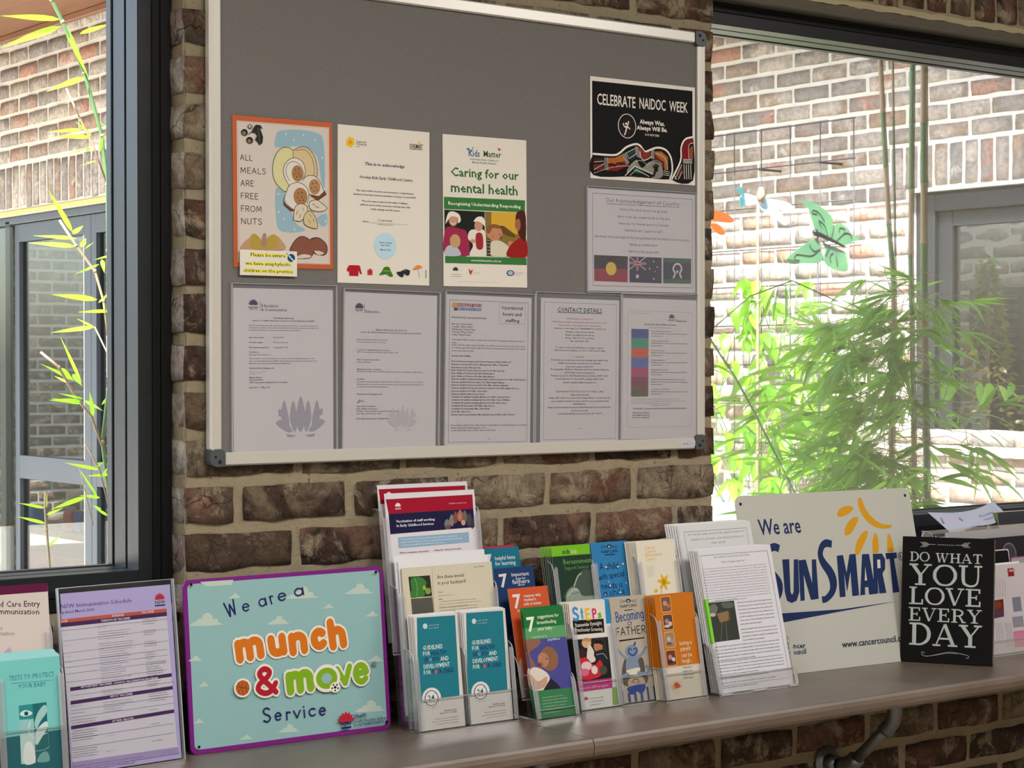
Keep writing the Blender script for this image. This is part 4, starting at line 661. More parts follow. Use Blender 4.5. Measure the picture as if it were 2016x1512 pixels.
ARTS['imm']=(210,297,[
('r',0,0,210,297,'b9b0e4'),('p',[[-2.9,54.5],[199.5,53.5],[201.6,219],[203.8,277.5],[3.1,276.8],[2.6,223.9]],'d6d4e2',0),('t','NSW Immunisation Schedule',-0.8,24.3,134,0,6.89,'5a3f8e','n'),
('t','updated March 2020',-1.4,32.9,62.7,0,4.59,'5a3f8e','b'),('k','lotus',187.9,19.8,7.5,'c02a3c'),('t','NSW',177.9,31.6,19.9,0,5.8,'2c2450','b'),('r',177.8,33.1,197.5,35.6,'2c2450'),
('p',[[-2.7,42.4],[199.8,40.7],[199.7,46.5],[-2.8,48.2]],'c85a44',0),('p',[[-2.8,48.2],[199.7,46.5],[199.8,53.5],[-3,55.1]],'45205c',0),('t','AGE',-1.1,47.1,11.2,0,3.73,'f0e0dc','b'),
('t','DISEASE',93.6,46.1,22.7,0,3.75,'f0e0dc','b'),('t','VACCINE',151.1,45.4,23.5,0,3.76,'f0e0dc','b'),('t','CHILDHOOD VACCINES',72.2,52.6,55.6,0,3.75,'f0e8f4','b'),
('p',[[7.3,155.1],[201.4,151.5],[201.3,157.6],[7.2,161.1]],'45205c',0),('t','ADOLESCENT VACCINES - SCHOOL VACCINATION PROGRAM',27,158.1,146.8,0,3.43,'f0e8f4','b'),
('p',[[6.3,177.3],[201.7,173.3],[201.6,179.3],[6.2,183.3]],'45205c',0),('t','ADULT VACCINES',80.4,179.6,42.6,0,3.44,'f0e8f4','b'),('p',[[4.4,217.8],[201.4,213.2],[201.2,219.2],[4.3,223.8]],'45205c',0),
('t','AT RISK GROUPS',81.3,220.6,40.6,0,3.43,'f0e8f4','b'),('p',[[-2.7,60.8],[200.5,58.2],[200.4,58.8],[-2.8,61.4]],'8a8aa0',0),('p',[[-3.9,78],[199.1,75.6],[199.1,76.1],[-4,78.5]],'8a8aa0',0),
('p',[[-5.4,98],[197.6,95.8],[197.6,96.4],[-5.4,98.5]],'8a8aa0',0),('p',[[-6.4,112.2],[196.5,110.2],[196.4,110.8],[-6.4,112.8]],'8a8aa0',0),('p',[[-7.1,121.6],[195.8,119.8],[195.7,120.3],[-7.1,122.2]],'8a8aa0',0),
('p',[[-7.8,132.2],[194.9,130.4],[194.9,131],[-7.9,132.8]],'8a8aa0',0),('p',[[-8.8,145.9],[193.9,144.3],[193.8,144.8],[-8.8,146.4]],'8a8aa0',0),('p',[[7.6,168.6],[204,166.2],[203.9,166.8],[7.6,169.1]],'8a8aa0',0),
('p',[[5.9,192.8],[202.1,190.6],[202,191.2],[5.8,193.3]],'8a8aa0',0),('p',[[5.1,204.1],[201.2,202.2],[201.1,202.7],[5,204.7]],'8a8aa0',0),('p',[[2.6,238.2],[198.5,236.6],[198.5,237.2],[2.6,238.8]],'8a8aa0',0),
('p',[[1.5,253.8],[197.3,252.4],[197.3,253],[1.4,254.4]],'8a8aa0',0),('b',65.5,57.5,89.7,63.3,2,'55557a','l','n',0.55,0.9),('b',65.2,66.7,138.3,82.3,4,'55557a','l','n',0.55,0.9),
('b',64.8,86.3,139.9,105.3,5,'55557a','l','n',0.55,0.9),('b',65,105.9,138.6,121.7,4,'55557a','l','n',0.55,0.9),('b',65.5,120.9,131.4,129.8,2,'55557a','l','n',0.55,0.9),
('b',65.7,131.9,123.7,143.4,3,'55557a','l','n',0.55,0.9),('b',65.8,144,129.6,152.8,2,'55557a','l','n',0.55,0.9),('b',65,164,114.6,175,3,'55557a','l','n',0.55,0.9),('b',66.2,183.7,129.7,195.8,3,'55557a','l','n',0.55,0.9),
('b',66.6,195.8,112.5,203.3,2,'55557a','l','n',0.55,0.9),('b',66.4,212.4,85.1,214.7,1,'55557a','l','n',0.55,0.9),('b',66.1,239.3,96.3,242.6,1,'55557a','l','n',0.55,0.9),
('b',65.5,265,94.4,268.2,1,'55557a','l','n',0.55,0.9),('b',151.8,53.4,181.5,64.5,3,'3c3c60','l','b',0.55,1),('b',151.7,72.2,178.4,83.1,3,'3c3c60','l','b',0.55,1),('b',151.6,91.1,178.6,102,3,'3c3c60','l','b',0.55,1),
('b',152.2,109.9,171.9,124.1,4,'3c3c60','l','b',0.55,1),('b',152.4,125.9,191,137.7,3,'3c3c60','l','b',0.55,1),('b',152.8,137.5,184.8,152.6,4,'3c3c60','l','b',0.55,1),('b',152.5,159.1,178.5,170,3,'3c3c60','l','b',0.55,1),
('b',153.7,179.4,195,195.3,4,'3c3c60','l','b',0.55,1),('b',154.3,206.9,175.4,210,1,'3c3c60','l','b',0.55,1),('b',153.8,230.8,175.3,233.9,1,'3c3c60','l','b',0.55,1),('b',153.7,258.7,184.8,262.7,1,'3c3c60','l','b',0.55,1),
('b',-1.2,57.8,8.9,59.1,1,'4a4a6a','l','b',0.55,1),('b',-1.1,66.1,14.9,67.8,1,'4a4a6a','l','b',0.55,1),('b',-0.4,84.3,16.9,86.1,1,'4a4a6a','l','b',0.55,1),('b',0.9,102.7,17.8,104.5,1,'4a4a6a','l','b',0.55,1),
('b',1.8,112.3,16.5,113.9,1,'4a4a6a','l','b',0.55,1),('b',5.5,184.2,34.3,186.9,1,'4a4a6a','l','b',0.55,1),('b',5.7,195.6,36.7,198.6,1,'4a4a6a','l','b',0.55,1),('b',5.9,206.2,58.6,214.6,2,'4a4a6a','l','b',0.55,1),
('b',5.3,224.1,53.2,243.4,5,'4a4a6a','l','b',0.55,1),('b',4.4,254.6,56.2,270.6,4,'4a4a6a','l','b',0.55,1),('p',[[3.1,276.8],[203.8,277.5],[204.3,288.5],[3.2,289]],'a89acb',0),
('b',4.5,279.7,138.4,301.4,3,'5a4a86','l','n',0.55,1),('b',170.1,279.9,201.1,286.5,2,'5a4a86','l','n',0.55,1),])
ARTS['child']=(105,210,[
('r',0,0,105,210,'cfc6c2'),('p',[[0,0],[105,-0],[104.8,13.5],[-0.2,13.5]],'5c1440',0),('t','Child Care Entry',0.8,31.1,89.1,-0.063,9.63,'2c2028','n'),('t','& Immunisation',3.5,42.5,85.1,-0.082,9.63,'2c2028','n'),
('t','Parent',-2.2,69.3,26.5,0,6.42,'8a8088','n'),('t','information',0.1,76.3,44.2,-0.077,7.06,'8a8088','n'),('p',[[12.9,123.2],[24.2,105.4],[34.9,97.1],[39.1,107.4],[36.5,126.4]],'b9a4bc',0),
('p',[[36.3,129.6],[54,119.1],[71.4,113.4],[69.2,127.6],[52.8,138.3]],'b9a4bc',0),('p',[[-0.9,124.6],[4.3,96.2],[13.2,116.8]],'b9a4bc',0),])
ARTS['tests']=(105,210,[
('r',0,0,105,210,'74c6c4'),('p',[[-2.7,122.9],[105.8,120.1],[105,210],[-0.6,210]],'0b6470',0),('r',0,0,104.9,3.1,'9ad8dc'),('t','TESTS TO PROTECT',18.3,34.5,76.2,0,7.73,'3a8088','n'),
('p',[[21.5,38.8],[92.7,40.2],[92.7,40.8],[21.5,39.7]],'3a8088',0),('t','YOUR BABY',33.2,48.7,46.4,0,7.42,'3a8088','n'),('p',[[31.9,75.1],[78.6,74.3],[79.4,168.3],[31,166.8]],'8fc4c4',0),
('p',[[31.9,75.1],[55,74.7],[55.7,98.3],[31.8,97.4]],'2f8a90',0),('p',[[55,74.7],[78.6,74.3],[78.6,117.7],[56,119.7]],'1a6870',0),('p',[[31.8,120.4],[56,120],[55.2,167.7],[31,166.8]],'b9dcd8',0),
('p',[[56,120],[78.5,118.9],[79.4,168.3],[55.2,167.7]],'1a6870',0),('p',[[33.1,87.6],[40.3,83.3],[50.1,85.4],[54.1,90.1],[44.1,92.9],[35.7,91.6]],'c4e4e2',1),('e',43.7,88.6,3.6,3.4,'0f4a54'),
('p',[[56.5,105.8],[64,87.9],[75.7,78.1],[78.6,89.2],[66.8,103.6],[60.2,113.9]],'9ac8c8',1),('p',[[57,121.4],[66.5,109.8],[77.4,104.6],[78.5,114],[68,128.6],[58,140.1]],'c4dedc',1),
('s',[[55.9,136.8],[65.3,126.8],[76.7,123.1]],1,'e4f2f0',1),('s',[[56.5,149.2],[70,148.9],[79.2,145.1]],1,'8ac0c0',1),('p',[[35.5,166],[38.1,138.3],[48.1,133],[54.5,149.1],[53.8,167]],'e4f0ec',1),
('p',[[58.1,166.4],[64.2,154.6],[75.5,152.5],[78.3,167.3]],'74aeb0',1),('s',[[49.4,102.1],[46,117.3],[52.6,127.2]],1.4,'d8ecea',1),('t','Why early diagnosis',25.8,184.2,59.1,0,6.81,'8ec4c8','n'),
('t','is important to',35.8,195.8,42.2,0,6.81,'8ec4c8','n'),('t',"your baby's future",31.1,206.1,52.1,0,6.81,'8ec4c8','n'),])
ARTS['munch']=(412,302,[
('rr',0,0,412,302,14,'7a2380'),('rr',8,7.5,404,294,8,'8fb8bb'),
('p',[[11.9,80.1],[16.1,74.4],[23,72.4],[27.1,68.5],[32.9,68.9],[37.2,61.5],[46.1,59.7],[53.6,64.6],[56.1,71.7],[63,71.4],[66.5,78.6],[72.1,82.6]],'b9ccc2',1),
('p',[[88.8,37.2],[90.4,35],[93,34.3],[94.6,32.8],[96.8,32.9],[98.4,30.1],[101.8,29.4],[104.7,31.3],[105.6,33.9],[108.2,33.8],[109.6,36.5],[111.7,38]],'b9ccc2',1),
('p',[[207.2,46.5],[211.4,40.9],[218.4,38.9],[222.5,35],[228.4,35.4],[232.7,28.1],[241.7,26.3],[249.3,31.1],[251.8,38.1],[258.8,37.7],[262.3,44.8],[268,48.7]],'b9ccc2',1),
('p',[[331.7,47.4],[335.5,42.5],[341.8,40.7],[345.5,37.3],[350.7,37.7],[354.6,31.2],[362.7,29.6],[369.5,33.8],[371.8,40],[378,39.7],[381.2,46],[386.3,49.4]],'b9ccc2',1),
('p',[[165,89.7],[167.9,85.9],[172.7,84.5],[175.6,81.8],[179.6,82.2],[182.6,77.2],[188.7,75.9],[193.9,79.3],[195.7,84.1],[200.4,83.9],[202.9,88.8],[206.8,91.5]],'b9ccc2',1),
('p',[[280.3,69.6],[281.8,67.5],[284.4,66.8],[286,65.4],[288.1,65.5],[289.7,62.8],[293.1,62.2],[295.9,64],[296.8,66.5],[299.4,66.4],[300.7,69],[302.8,70.4]],'b9ccc2',1),
('p',[[371,91.4],[372.9,88.9],[376.1,88],[377.9,86.3],[380.6,86.5],[382.5,83.3],[386.6,82.5],[390,84.6],[391.2,87.7],[394.3,87.6],[395.9,90.8],[398.5,92.5]],'b9ccc2',1),
('p',[[5.2,140.2],[7,137.8],[9.8,137],[11.5,135.4],[13.9,135.6],[15.7,132.5],[19.4,131.8],[22.5,133.9],[23.6,136.8],[26.4,136.7],[27.8,139.7],[30.2,141.4]],'b9ccc2',1),
('p',[[21.2,185.7],[22.6,183.8],[24.9,183.2],[26.2,181.9],[28.2,182],[29.6,179.6],[32.6,179],[35.1,180.7],[35.9,183.1],[38.2,183],[39.3,185.4],[41.2,186.8]],'b9ccc2',1),
('p',[[8.7,247.8],[10.1,245.9],[12.4,245.3],[13.8,244],[15.7,244.2],[17.1,241.8],[20.1,241.3],[22.6,243],[23.4,245.3],[25.7,245.3],[26.8,247.7],[28.7,249.1]],'b9ccc2',1),
('p',[[97.9,286],[99.5,283.9],[102.1,283.2],[103.7,281.8],[105.9,282],[107.6,279.2],[111,278.6],[113.8,280.6],[114.8,283.3],[117.4,283.3],[118.8,286],[120.9,287.6]],'b9ccc2',1),
('p',[[177,282.5],[179.7,279],[184.2,277.8],[186.9,275.4],[190.7,275.8],[193.5,271.1],[199.2,270.1],[204.1,273.4],[205.8,278],[210.3,277.9],[212.5,282.6],[216.2,285.2]],'b9ccc2',1),
('p',[[339.6,263.9],[343.8,258.6],[350.7,256.8],[354.8,253.1],[360.6,253.7],[364.9,246.7],[373.8,245.2],[381.3,250.1],[383.8,256.9],[390.7,256.8],[394.2,263.8],[399.9,267.7]],'b9ccc2',1),
('p',[[370,174.7],[372.3,171.8],[376.1,170.8],[378.4,168.7],[381.6,169],[383.9,165.1],[388.8,164.2],[392.9,166.9],[394.3,170.6],[398,170.5],[400,174.3],[403.1,176.4]],'b9ccc2',1),
('p',[[33.1,4.9],[98.4,5.4],[95.8,14.3],[44.8,13.7]],'b9ccc2',0),('t','W',83,72.9,24.5,0.295,28.82,'20265e','C'),('t','e',113.1,65.2,18.6,0.155,23.87,'20265e','C'),('t','a',147.1,59.2,19.4,0.187,23.98,'20265e','C'),
('t','r',171.2,55.3,10.6,0.271,24.06,'20265e','C'),('t','e',185.7,52.1,21.6,0.161,24.11,'20265e','C'),('t','a',220,45.9,23.5,0.144,24.22,'20265e','C'),('t','S',142.4,262.9,19.3,0.044,27.58,'20265e','C'),
('t','e',165.9,261.6,17.7,0,24.03,'20265e','C'),('t','r',189.5,262.7,11.9,0,24.11,'20265e','C'),('t','v',204,262,18.7,0,24.15,'20265e','C'),('t','i',226.9,262.4,4.3,0.066,24.23,'20265e','C'),
('t','c',235.5,261.7,18,0,24.25,'20265e','C'),('t','e',257,262.4,18.2,0,24.32,'20265e','C'),('t','m',93.1,154.1,64.7,0.099,57.72,'e8e6dc','N'),('t','u',159.8,150.4,43.5,0.103,57.51,'e8e6dc','N'),
('t','n',201.1,150.6,45.5,0.071,57.83,'e8e6dc','N'),('t','c',247.4,146.3,38.3,0.085,58.19,'e8e6dc','N'),('t','h',285.3,148.2,44,0.097,59.22,'e8e6dc','N'),('t','m',93.1,154.1,64.7,0.099,57.72,'d4731f','M'),
('t','u',159.8,150.4,43.5,0.103,57.51,'d4731f','M'),('t','n',201.1,150.6,45.5,0.071,57.83,'d4731f','M'),('t','c',247.4,146.3,38.3,0.085,58.19,'d4731f','M'),('t','h',285.3,148.2,44,0.097,59.22,'d4731f','M'),
('t','&',126,215.4,52.7,0,54.34,'e8e6dc','O'),('t','m',190.3,219.6,64.3,0.061,58.46,'e8e6dc','N'),('t','v',295.2,216,42.4,0.096,57.43,'e8e6dc','O'),('t','e',331.8,216.7,41,0.085,61.43,'e8e6dc','O'),
('t','&',126,215.4,52.7,0,54.34,'b01c30','Q'),('t','m',190.3,219.6,64.3,0.061,58.46,'7fae22','M'),('t','v',295.2,216,42.4,0.096,57.43,'7fae22','Q'),('t','e',331.8,216.7,41,0.085,61.43,'7fae22','Q'),
('e',276.5,195.6,28.4,25.1,'e8e6dc'),('e',276.5,195.6,22.4,19.2,'7fae22'),('e',276.4,195.6,10.8,9.2,'8fb8bb'),('e',103.9,196,17.3,16.6,'e8e6dc'),('e',103.9,196,13.6,13.3,'b8602a'),
('s',[[90.9,192.2],[104,195],[117,198.4]],0.7,'3a1a10',1),('s',[[104.7,182.7],[103.1,196],[104.8,209.6]],0.7,'3a1a10',1),('s',[[94.6,185.4],[99.8,195.6],[94.4,204.2]],0.7,'3a1a10',1),
('s',[[113.6,186.5],[109.7,196.6],[114,206.9]],0.7,'3a1a10',1),('e',293.2,213.6,11.2,9.6,'e8e6dc'),('e',293.1,213.6,8.2,7.4,'e8e8e4'),('e',293.1,213.6,3,2.6,'1a1a1a'),('e',299.2,215.9,1.9,1.7,'1a1a1a'),
('e',292.8,219.2,1.9,1.7,'1a1a1a'),('e',286.9,214.7,1.9,1.7,'1a1a1a'),('e',289.6,208.8,1.9,1.7,'1a1a1a'),('e',297.2,209.5,1.9,1.7,'1a1a1a'),('e',379.1,179.2,4.9,4.5,'2a2a3a'),('e',379.1,179.2,3.8,3.6,'8fb8bb'),
('t','R',376.8,181.3,4.9,0,4.49,'2a2a3a','b'),('k','lotus',312.9,270.7,12.6,'b8243c'),('t','NSW',301.6,285,21.8,0,8.15,'20265e','b'),('r',301.5,286.7,322.7,290.4,'20265e'),('r',328.9,267.2,328.4,290.3,'20265e'),
('t','Health',331.2,272.9,25.5,0,7.44,'20265e','b'),('t','South Western Sydney',330.7,281.9,69,0,5.95,'20265e','n'),('t','Local Health District',330.3,288.6,62.8,0,5.95,'20265e','n'),('e',12.8,8.4,2.8,2.8,'101014'),
('e',393.5,10.8,3.1,3,'101014'),('e',399.4,287.8,3.1,3,'101014'),('e',13.2,288.8,2.8,2.8,'101014'),])
ARTS['red']=(210,297,[
('r',0,0,210,297,'d9d7de'),('p',[[2.7,10.7],[205.1,9.8],[204.6,37.4],[6.8,38.6]],'9c0f2c',0),('p',[[6.8,38.6],[204.6,37.4],[204.1,73.4],[7.3,76.7]],'1a1a40',0),('k','lotus',29.3,22.3,4.9,'e8d8dc'),
('t','NSW',22.8,31.1,13.1,0,3.54,'e8d8dc','b'),('t','health.nsw.gov.au',148,25.9,41.2,0,2.89,'e8a8b4','n'),('t','Vaccination of staff working',23,55.4,88.2,0,4.78,'e8e8f0','b'),
('t','in Early Childhood Services',23.2,63.7,85.1,0,4.78,'e8e8f0','b'),('p',[[140.5,54.4],[146.3,61.8],[142,72.4],[135.5,72.5],[133.3,61.3]],'6a7a7c',1),
('p',[[152.2,45.5],[157.2,56.9],[153.1,67.5],[147,67.6],[145.1,56.4]],'8a7a78',1),('p',[[161.4,40.4],[166,51.8],[162.1,62.5],[156.4,62.6],[154.7,51.4]],'7a5048',1),
('p',[[172.6,37.6],[178.6,48.7],[174,59.4],[167,59.4],[164.6,48.2]],'a86a54',1),('p',[[183.4,39.5],[188.5,50.9],[184.3,61.6],[178.2,61.7],[176.2,50.4]],'706458',1),
('p',[[193.8,45.3],[199.2,58.6],[194.8,69.3],[188.2,69.4],[186,58.1]],'4a4450',1),('p',[[200.6,55.1],[203.7,64.3],[200.6,75],[196.6,75.2],[195.8,63.9]],'3a3848',1),('e',171.3,51.1,3.9,5.4,'c07a5c'),
('e',177.8,63.2,5.2,5.4,'c89a84'),('e',140,70.5,6.5,3.9,'7a4a40'),('p',[[23.9,83.5],[189.1,82.1],[188.5,101.7],[23.6,104]],'8cacc8',0),
('t','You should check that you have received all the recommended',29.6,88.8,131.8,0,2.66,'dfe8f2','n'),('t','vaccines and arrange to receive any missing vaccines from your GP,',30,94.2,142.6,0,2.66,'dfe8f2','n'),
('t','to protect yourself and the children in your care.',30.3,99.7,98.6,0,2.66,'dfe8f2','n'),('t','Why is vaccination important?',24.7,114.2,67.5,0,3.01,'8c2a44','b'),
('t',"How do I check if I've had",105.9,113.9,61.7,0,3.22,'8c2a44','b'),])
ARTS['redback']=(210,297,[
('r',0,0,210,297,'d9d7de'),('p',[[3.2,7.6],[205.3,8],[204,36.1],[5.2,35.6]],'9c0f2c',0),('k','lotus',25.5,17.1,4.6,'e8d8dc'),])
ARTS['weeds']=(210,297,[
('r',0,0,210,297,'cfc8b4'),('p',[[69,1.5],[70.1,1.5],[68.1,80.6],[76,168.7],[73.9,168.5],[64.9,80.4]],'b4ac96',0),('p',[[14.3,16.9],[63.3,17.2],[65,56.4],[16,56.2]],'2c3028',0),
('p',[[16.2,58],[65.2,58.2],[66.6,96.3],[17,95.5]],'55564e',0),('p',[[19.2,21.7],[32.2,18.9],[37.2,33.5],[26.8,54.2],[19.6,39.5]],'3f7a3a',1),('p',[[32.2,18.9],[46.8,21.6],[54.3,32.8],[38.8,39]],'3f7a3a',1),
('p',[[33,33.2],[45,41.1],[48.1,53.8],[31,54.5]],'3f7a3a',1),('p',[[18.3,43],[27.4,47.1],[28.7,56.2],[17.1,55.4]],'3f7a3a',1),('s',[[28.8,20.5],[32.7,36.8],[29.9,55.3]],1,'7ab86a',1),('e',56.3,46.3,6.8,6,'7a9a40'),
('e',48.4,39.6,3.8,4.6,'9aa850'),('t','Are these weeds',79.7,24.8,62.8,0,7.16,'55564a','n'),('t','in your backyard?',79.7,36.3,66.5,0,7.16,'55564a','n'),('t','WEED FACTSHEET',166.1,9.1,24.4,0,1.8,'66665c','n'),
('t','When?',79.2,51.4,11.2,0,2.51,'66665c','n'),('b',79.8,53.7,123.3,58.7,1,'77776c','l','n',0.55,1),('t','Why?',79.2,64.8,9.5,0,2.51,'66665c','n'),('b',79.6,64.9,181.7,80.6,3,'77776c','l','n',0.55,1),
('b',79.2,76.5,187.3,91.8,3,'77776c','l','n',0.55,1),('b',79,89.9,185.3,113.4,4,'77776c','l','n',0.55,1),])
ARTS['weedsback']=(210,297,[
('r',0,0,210,297,'e0e0e6'),])
ARTS['guide']=(99,210,[
('r',0,0,99,210,'d4d2cf'),('p',[[7,2.3],[93.6,4.4],[90.7,155],[5.2,156],[-3.3,154.7]],'21798a',0),('e',24.1,19.2,5.2,5.1,'c4d4dc'),('b',32.1,15.1,59.9,25.7,2,'c8d8e0','l','b',0.55,1),
('t','GUIDELINES',15.6,62.7,44.3,0,8.09,'dce6e8','n'),('t','FOR',15,73.1,15.6,0,8.06,'dce6e8','n'),('t','HEALTHY',33,74.1,35.7,0,8.07,'1a3470','b'),('t','GR',15,84.5,10.7,0,8.02,'1a3470','b'),
('t','WTH',34.7,85.2,15.7,0,8.04,'1a3470','b'),('t','AND',53.6,85.8,18.6,0,8.05,'dce6e8','n'),('t','DEVELOPMENT',13.9,97.1,59.4,0,7.99,'dce6e8','n'),('t','FOR',13.5,107.8,15.5,0,7.95,'dce6e8','n'),
('t','Y',31.9,108.1,5.2,0,7.97,'1a3470','b'),('t','UR CHILD',44.2,108.4,37.9,0,7.98,'1a3470','b'),('e',30.8,81.5,3.5,3.4,'6a8ab0'),('e',41.2,104.8,3.7,3.8,'c05a5a'),('e',26.8,151.8,21.3,19.3,'dcdad6'),
('e',26.7,151.8,15.3,14.5,'3a5a80'),('e',26.7,151.8,13.5,13,'dedcd8'),('t','24',19.3,155.5,14,0,9.69,'1a4470','b'),('t','HOUR',20,160.6,13.5,-0.054,3.71,'b06a6a','n'),('e',35.8,143.3,1.2,0.9,'30506a'),
('e',39.8,147,1.2,0.9,'30506a'),('e',42.2,151.7,1.2,0.9,'30506a'),('e',42.7,156.7,1.2,0.9,'30506a'),('e',41.2,161.6,1.2,0.9,'30506a'),('e',37.9,165.6,1.2,0.9,'30506a'),('e',33.2,168.3,1.2,0.9,'30506a'),
('e',27.8,169.5,1.2,0.9,'30506a'),('e',22.2,168.9,1.2,0.9,'30506a'),('e',17.1,166.6,1.2,0.9,'30506a'),('e',13.1,162.9,1.2,0.9,'30506a'),('e',10.7,158.3,1.2,0.9,'30506a'),('e',10.2,153.2,1.2,0.9,'30506a'),
('e',11.7,148.4,1.2,0.9,'30506a'),('e',14.9,144.3,1.2,0.9,'30506a'),('t','THE EARLY YEARS',52.7,179.2,29.5,0,2.78,'8a8884','n'),('t','(BIRTH TO 5 YEARS)',43,183.2,38.9,0,2.77,'8a8884','n'),
('b',21.4,187.9,83.5,202.2,3,'77756f','r','n',0.55,1),])
ARTS['green7']=(98,210,[
('r',0,0,98,210,'4a4a90'),('p',[[-0,-0],[98,-0],[97.5,60.8],[-1.3,58.9]],'1f7038',0),('p',[[0.2,36.8],[96.5,37.6],[97.5,60.8],[-1.3,58.9]],'5a9a68',0),('t','7',7.9,42.9,17,0,27.49,'e8ece0','h'),
('t','suggestions for',34.1,20.1,52.3,0,6.54,'dfe8d8','d'),('t','breastfeeding',31.3,31.2,46.7,0,6.57,'dfe8d8','d'),('t','your baby -',31,43.2,39.7,0,6.61,'dfe8d8','d'),
('t','anywhere,',13.6,56.7,37.8,0,4.25,'a8c8a8','b'),('t','anytime',51.1,64.8,30.2,0,5.29,'b8c8d8','b'),('p',[[-0.9,60.1],[32.1,61],[26.8,72.4],[3.2,84.3],[13.4,109.6],[2.7,120.4],[1.3,93.6]],'8a6050',1),
('p',[[-1.5,154.3],[-2.3,119.8],[10,111.6],[30.1,118.9],[43.2,133],[35.9,154.5],[19.6,157.3]],'d8cec4',1),('p',[[-1.8,124.7],[13.8,139.1],[37,132.2],[28.7,151],[0.4,152.1]],'c09a84',1),
('p',[[22.7,157.7],[45.8,135.8],[62.3,150.6],[69.8,163.1]],'24242c',0),('e',48.3,99.1,22.1,23.5,'8a5f48'),('e',33.9,99.8,13.4,14.3,'b07c60'),('e',25.9,108.6,6.1,5.3,'9a5a48'),('e',23.4,108.8,2.7,2.9,'5a2420'),
('e',42.1,98.8,1.8,1.4,'1c1210'),('e',28.3,93.1,3,1.9,'c08a6c'),('p',[[-5,156.3],[98.7,158.6],[98,210],[-0,210]],'3a7a50',0),('b',17.8,167.1,96,202,6,'b8ccb8','l','n',0.55,0.8),])
ARTS['orange7']=(98,210,[
('r',0,0,98,210,'c8562e'),('t','7',10.7,38.3,16.6,0,27.02,'d8dce0','h'),('t','reasons why',37,18.9,42.1,0,5.94,'d8dce0','d'),('t',"mother's",36.1,26.6,29.8,0,5.98,'d8dce0','d'),
('t','milk is better',34.4,34.9,44.2,0,6.02,'d8dce0','d'),('t','for your baby',17.7,46,58.9,0,4.67,'d8dce0','d'),])
ARTS['navy7']=(98,210,[
('r',0,0,98,210,'1c3a68'),('t','7',13.3,37,17.2,0.044,25.78,'d8dce0','h'),('t','important',42.6,17.8,43.1,0,7.58,'d8dce0','d'),('t','facts for',51.6,24.9,25,0,4.77,'d8dce0','d'),
('t','fathers',42.8,32.7,42.2,0,8.62,'d8dce0','d'),('t','about',55.4,37,16.5,0,3.85,'d8dce0','d'),])
ARTS['teal7']=(98,210,[
('r',0,0,98,210,'17708c'),('t','7',12.7,36,14.5,0,25.03,'d8dce0','h'),('t','helpful hints',36.2,24.1,50.2,0,7.54,'d8dce0','d'),('t','for learning',35.3,34.9,49.8,0,8.08,'d8dce0','d'),])
ARTS['sids']=(99,210,[
('r',0,0,99,210,'1f3a2c'),('p',[[0,0],[99,0],[98.3,19.8],[-0.3,19.9]],'74b82a',0),('t','sids',27.3,16.4,19.5,0,9.82,'1a2420','b'),('t','kids',49.2,16.2,15.4,0,8.88,'c8dca0','n'),
('t','Bereavement',26.8,36.9,70.8,0,10.39,'6a9a50','n'),('t','Support Services',28.3,48,63,0,7.46,'5a8a48','n'),('p',[[22.6,105.6],[27.9,88.2],[44.5,78.9],[59,62],[76,50.2],[103.2,59],[99,109.9]],'46544c',1),
('p',[[22.3,108.1],[27.3,93.2],[40.8,83.8],[55.9,87.1],[63.7,100.3],[75.9,103.5],[98,104.7],[97.8,120.2],[24.4,115.9]],'8c9a8c',1),('s',[[26.3,100.7],[43.3,89],[55.6,89.6]],1.6,'c0ccbc',1),
('s',[[47.3,81.6],[58.8,63.3],[68.9,57.4]],3,'a0aea0',1),('s',[[39.3,96.4],[58.1,94.8]],1.4,'60706a',1),])
ARTS['special']=(99,210,[
('r',0,0,99,210,'2f7cb4'),('r',25.3,18.7,69.8,22,'2f7cb4'),('t','NAPCAN',25.6,21.9,42.9,0,6.41,'181c30','b'),('e',47.5,8.8,6.7,4.1,'181c30'),('e',47.4,9.3,3.7,2.3,'8aa8c0'),('s',[[39.2,8.8],[24.8,5]],0.6,'181c30',0),
('s',[[39.2,9.5],[24.4,8.4]],0.6,'181c30',0),('s',[[39.1,10.2],[24,11.9]],0.6,'181c30',0),('s',[[55.6,9.4],[70.9,6.8]],0.6,'181c30',0),('s',[[55.5,10.1],[70.5,10.3]],0.6,'181c30',0),
('s',[[55.4,10.8],[70.1,13.7]],0.6,'181c30',0),('r',32.8,24.6,59.5,26.4,'181c30'),('t','A child',15.5,55.5,50.7,0,14.65,'181c30','c'),('t','with special',8.9,76,70.6,0.06,12.61,'181c30','c'),
('t','needs is',13.4,93.8,57.7,0,12.61,'181c30','c'),('t','a child',17.4,108.1,56.1,0,12.61,'181c30','c'),('k','star',78.6,46.3,3.3,'d8e4ec'),('k','star',80.5,85.3,2.3,'d8e4ec'),('k','star',35.6,79.8,1.8,'d8e4ec'),
('k','star',22.5,105.7,2.3,'d8e4ec'),('e',32.3,49.8,2.3,1.8,'e8ecf0'),('e',64,51.2,2.3,1.8,'e8ecf0'),('e',37.3,88,2.3,1.8,'e8ecf0'),('e',62.2,103.4,2.3,1.8,'e8ecf0'),])
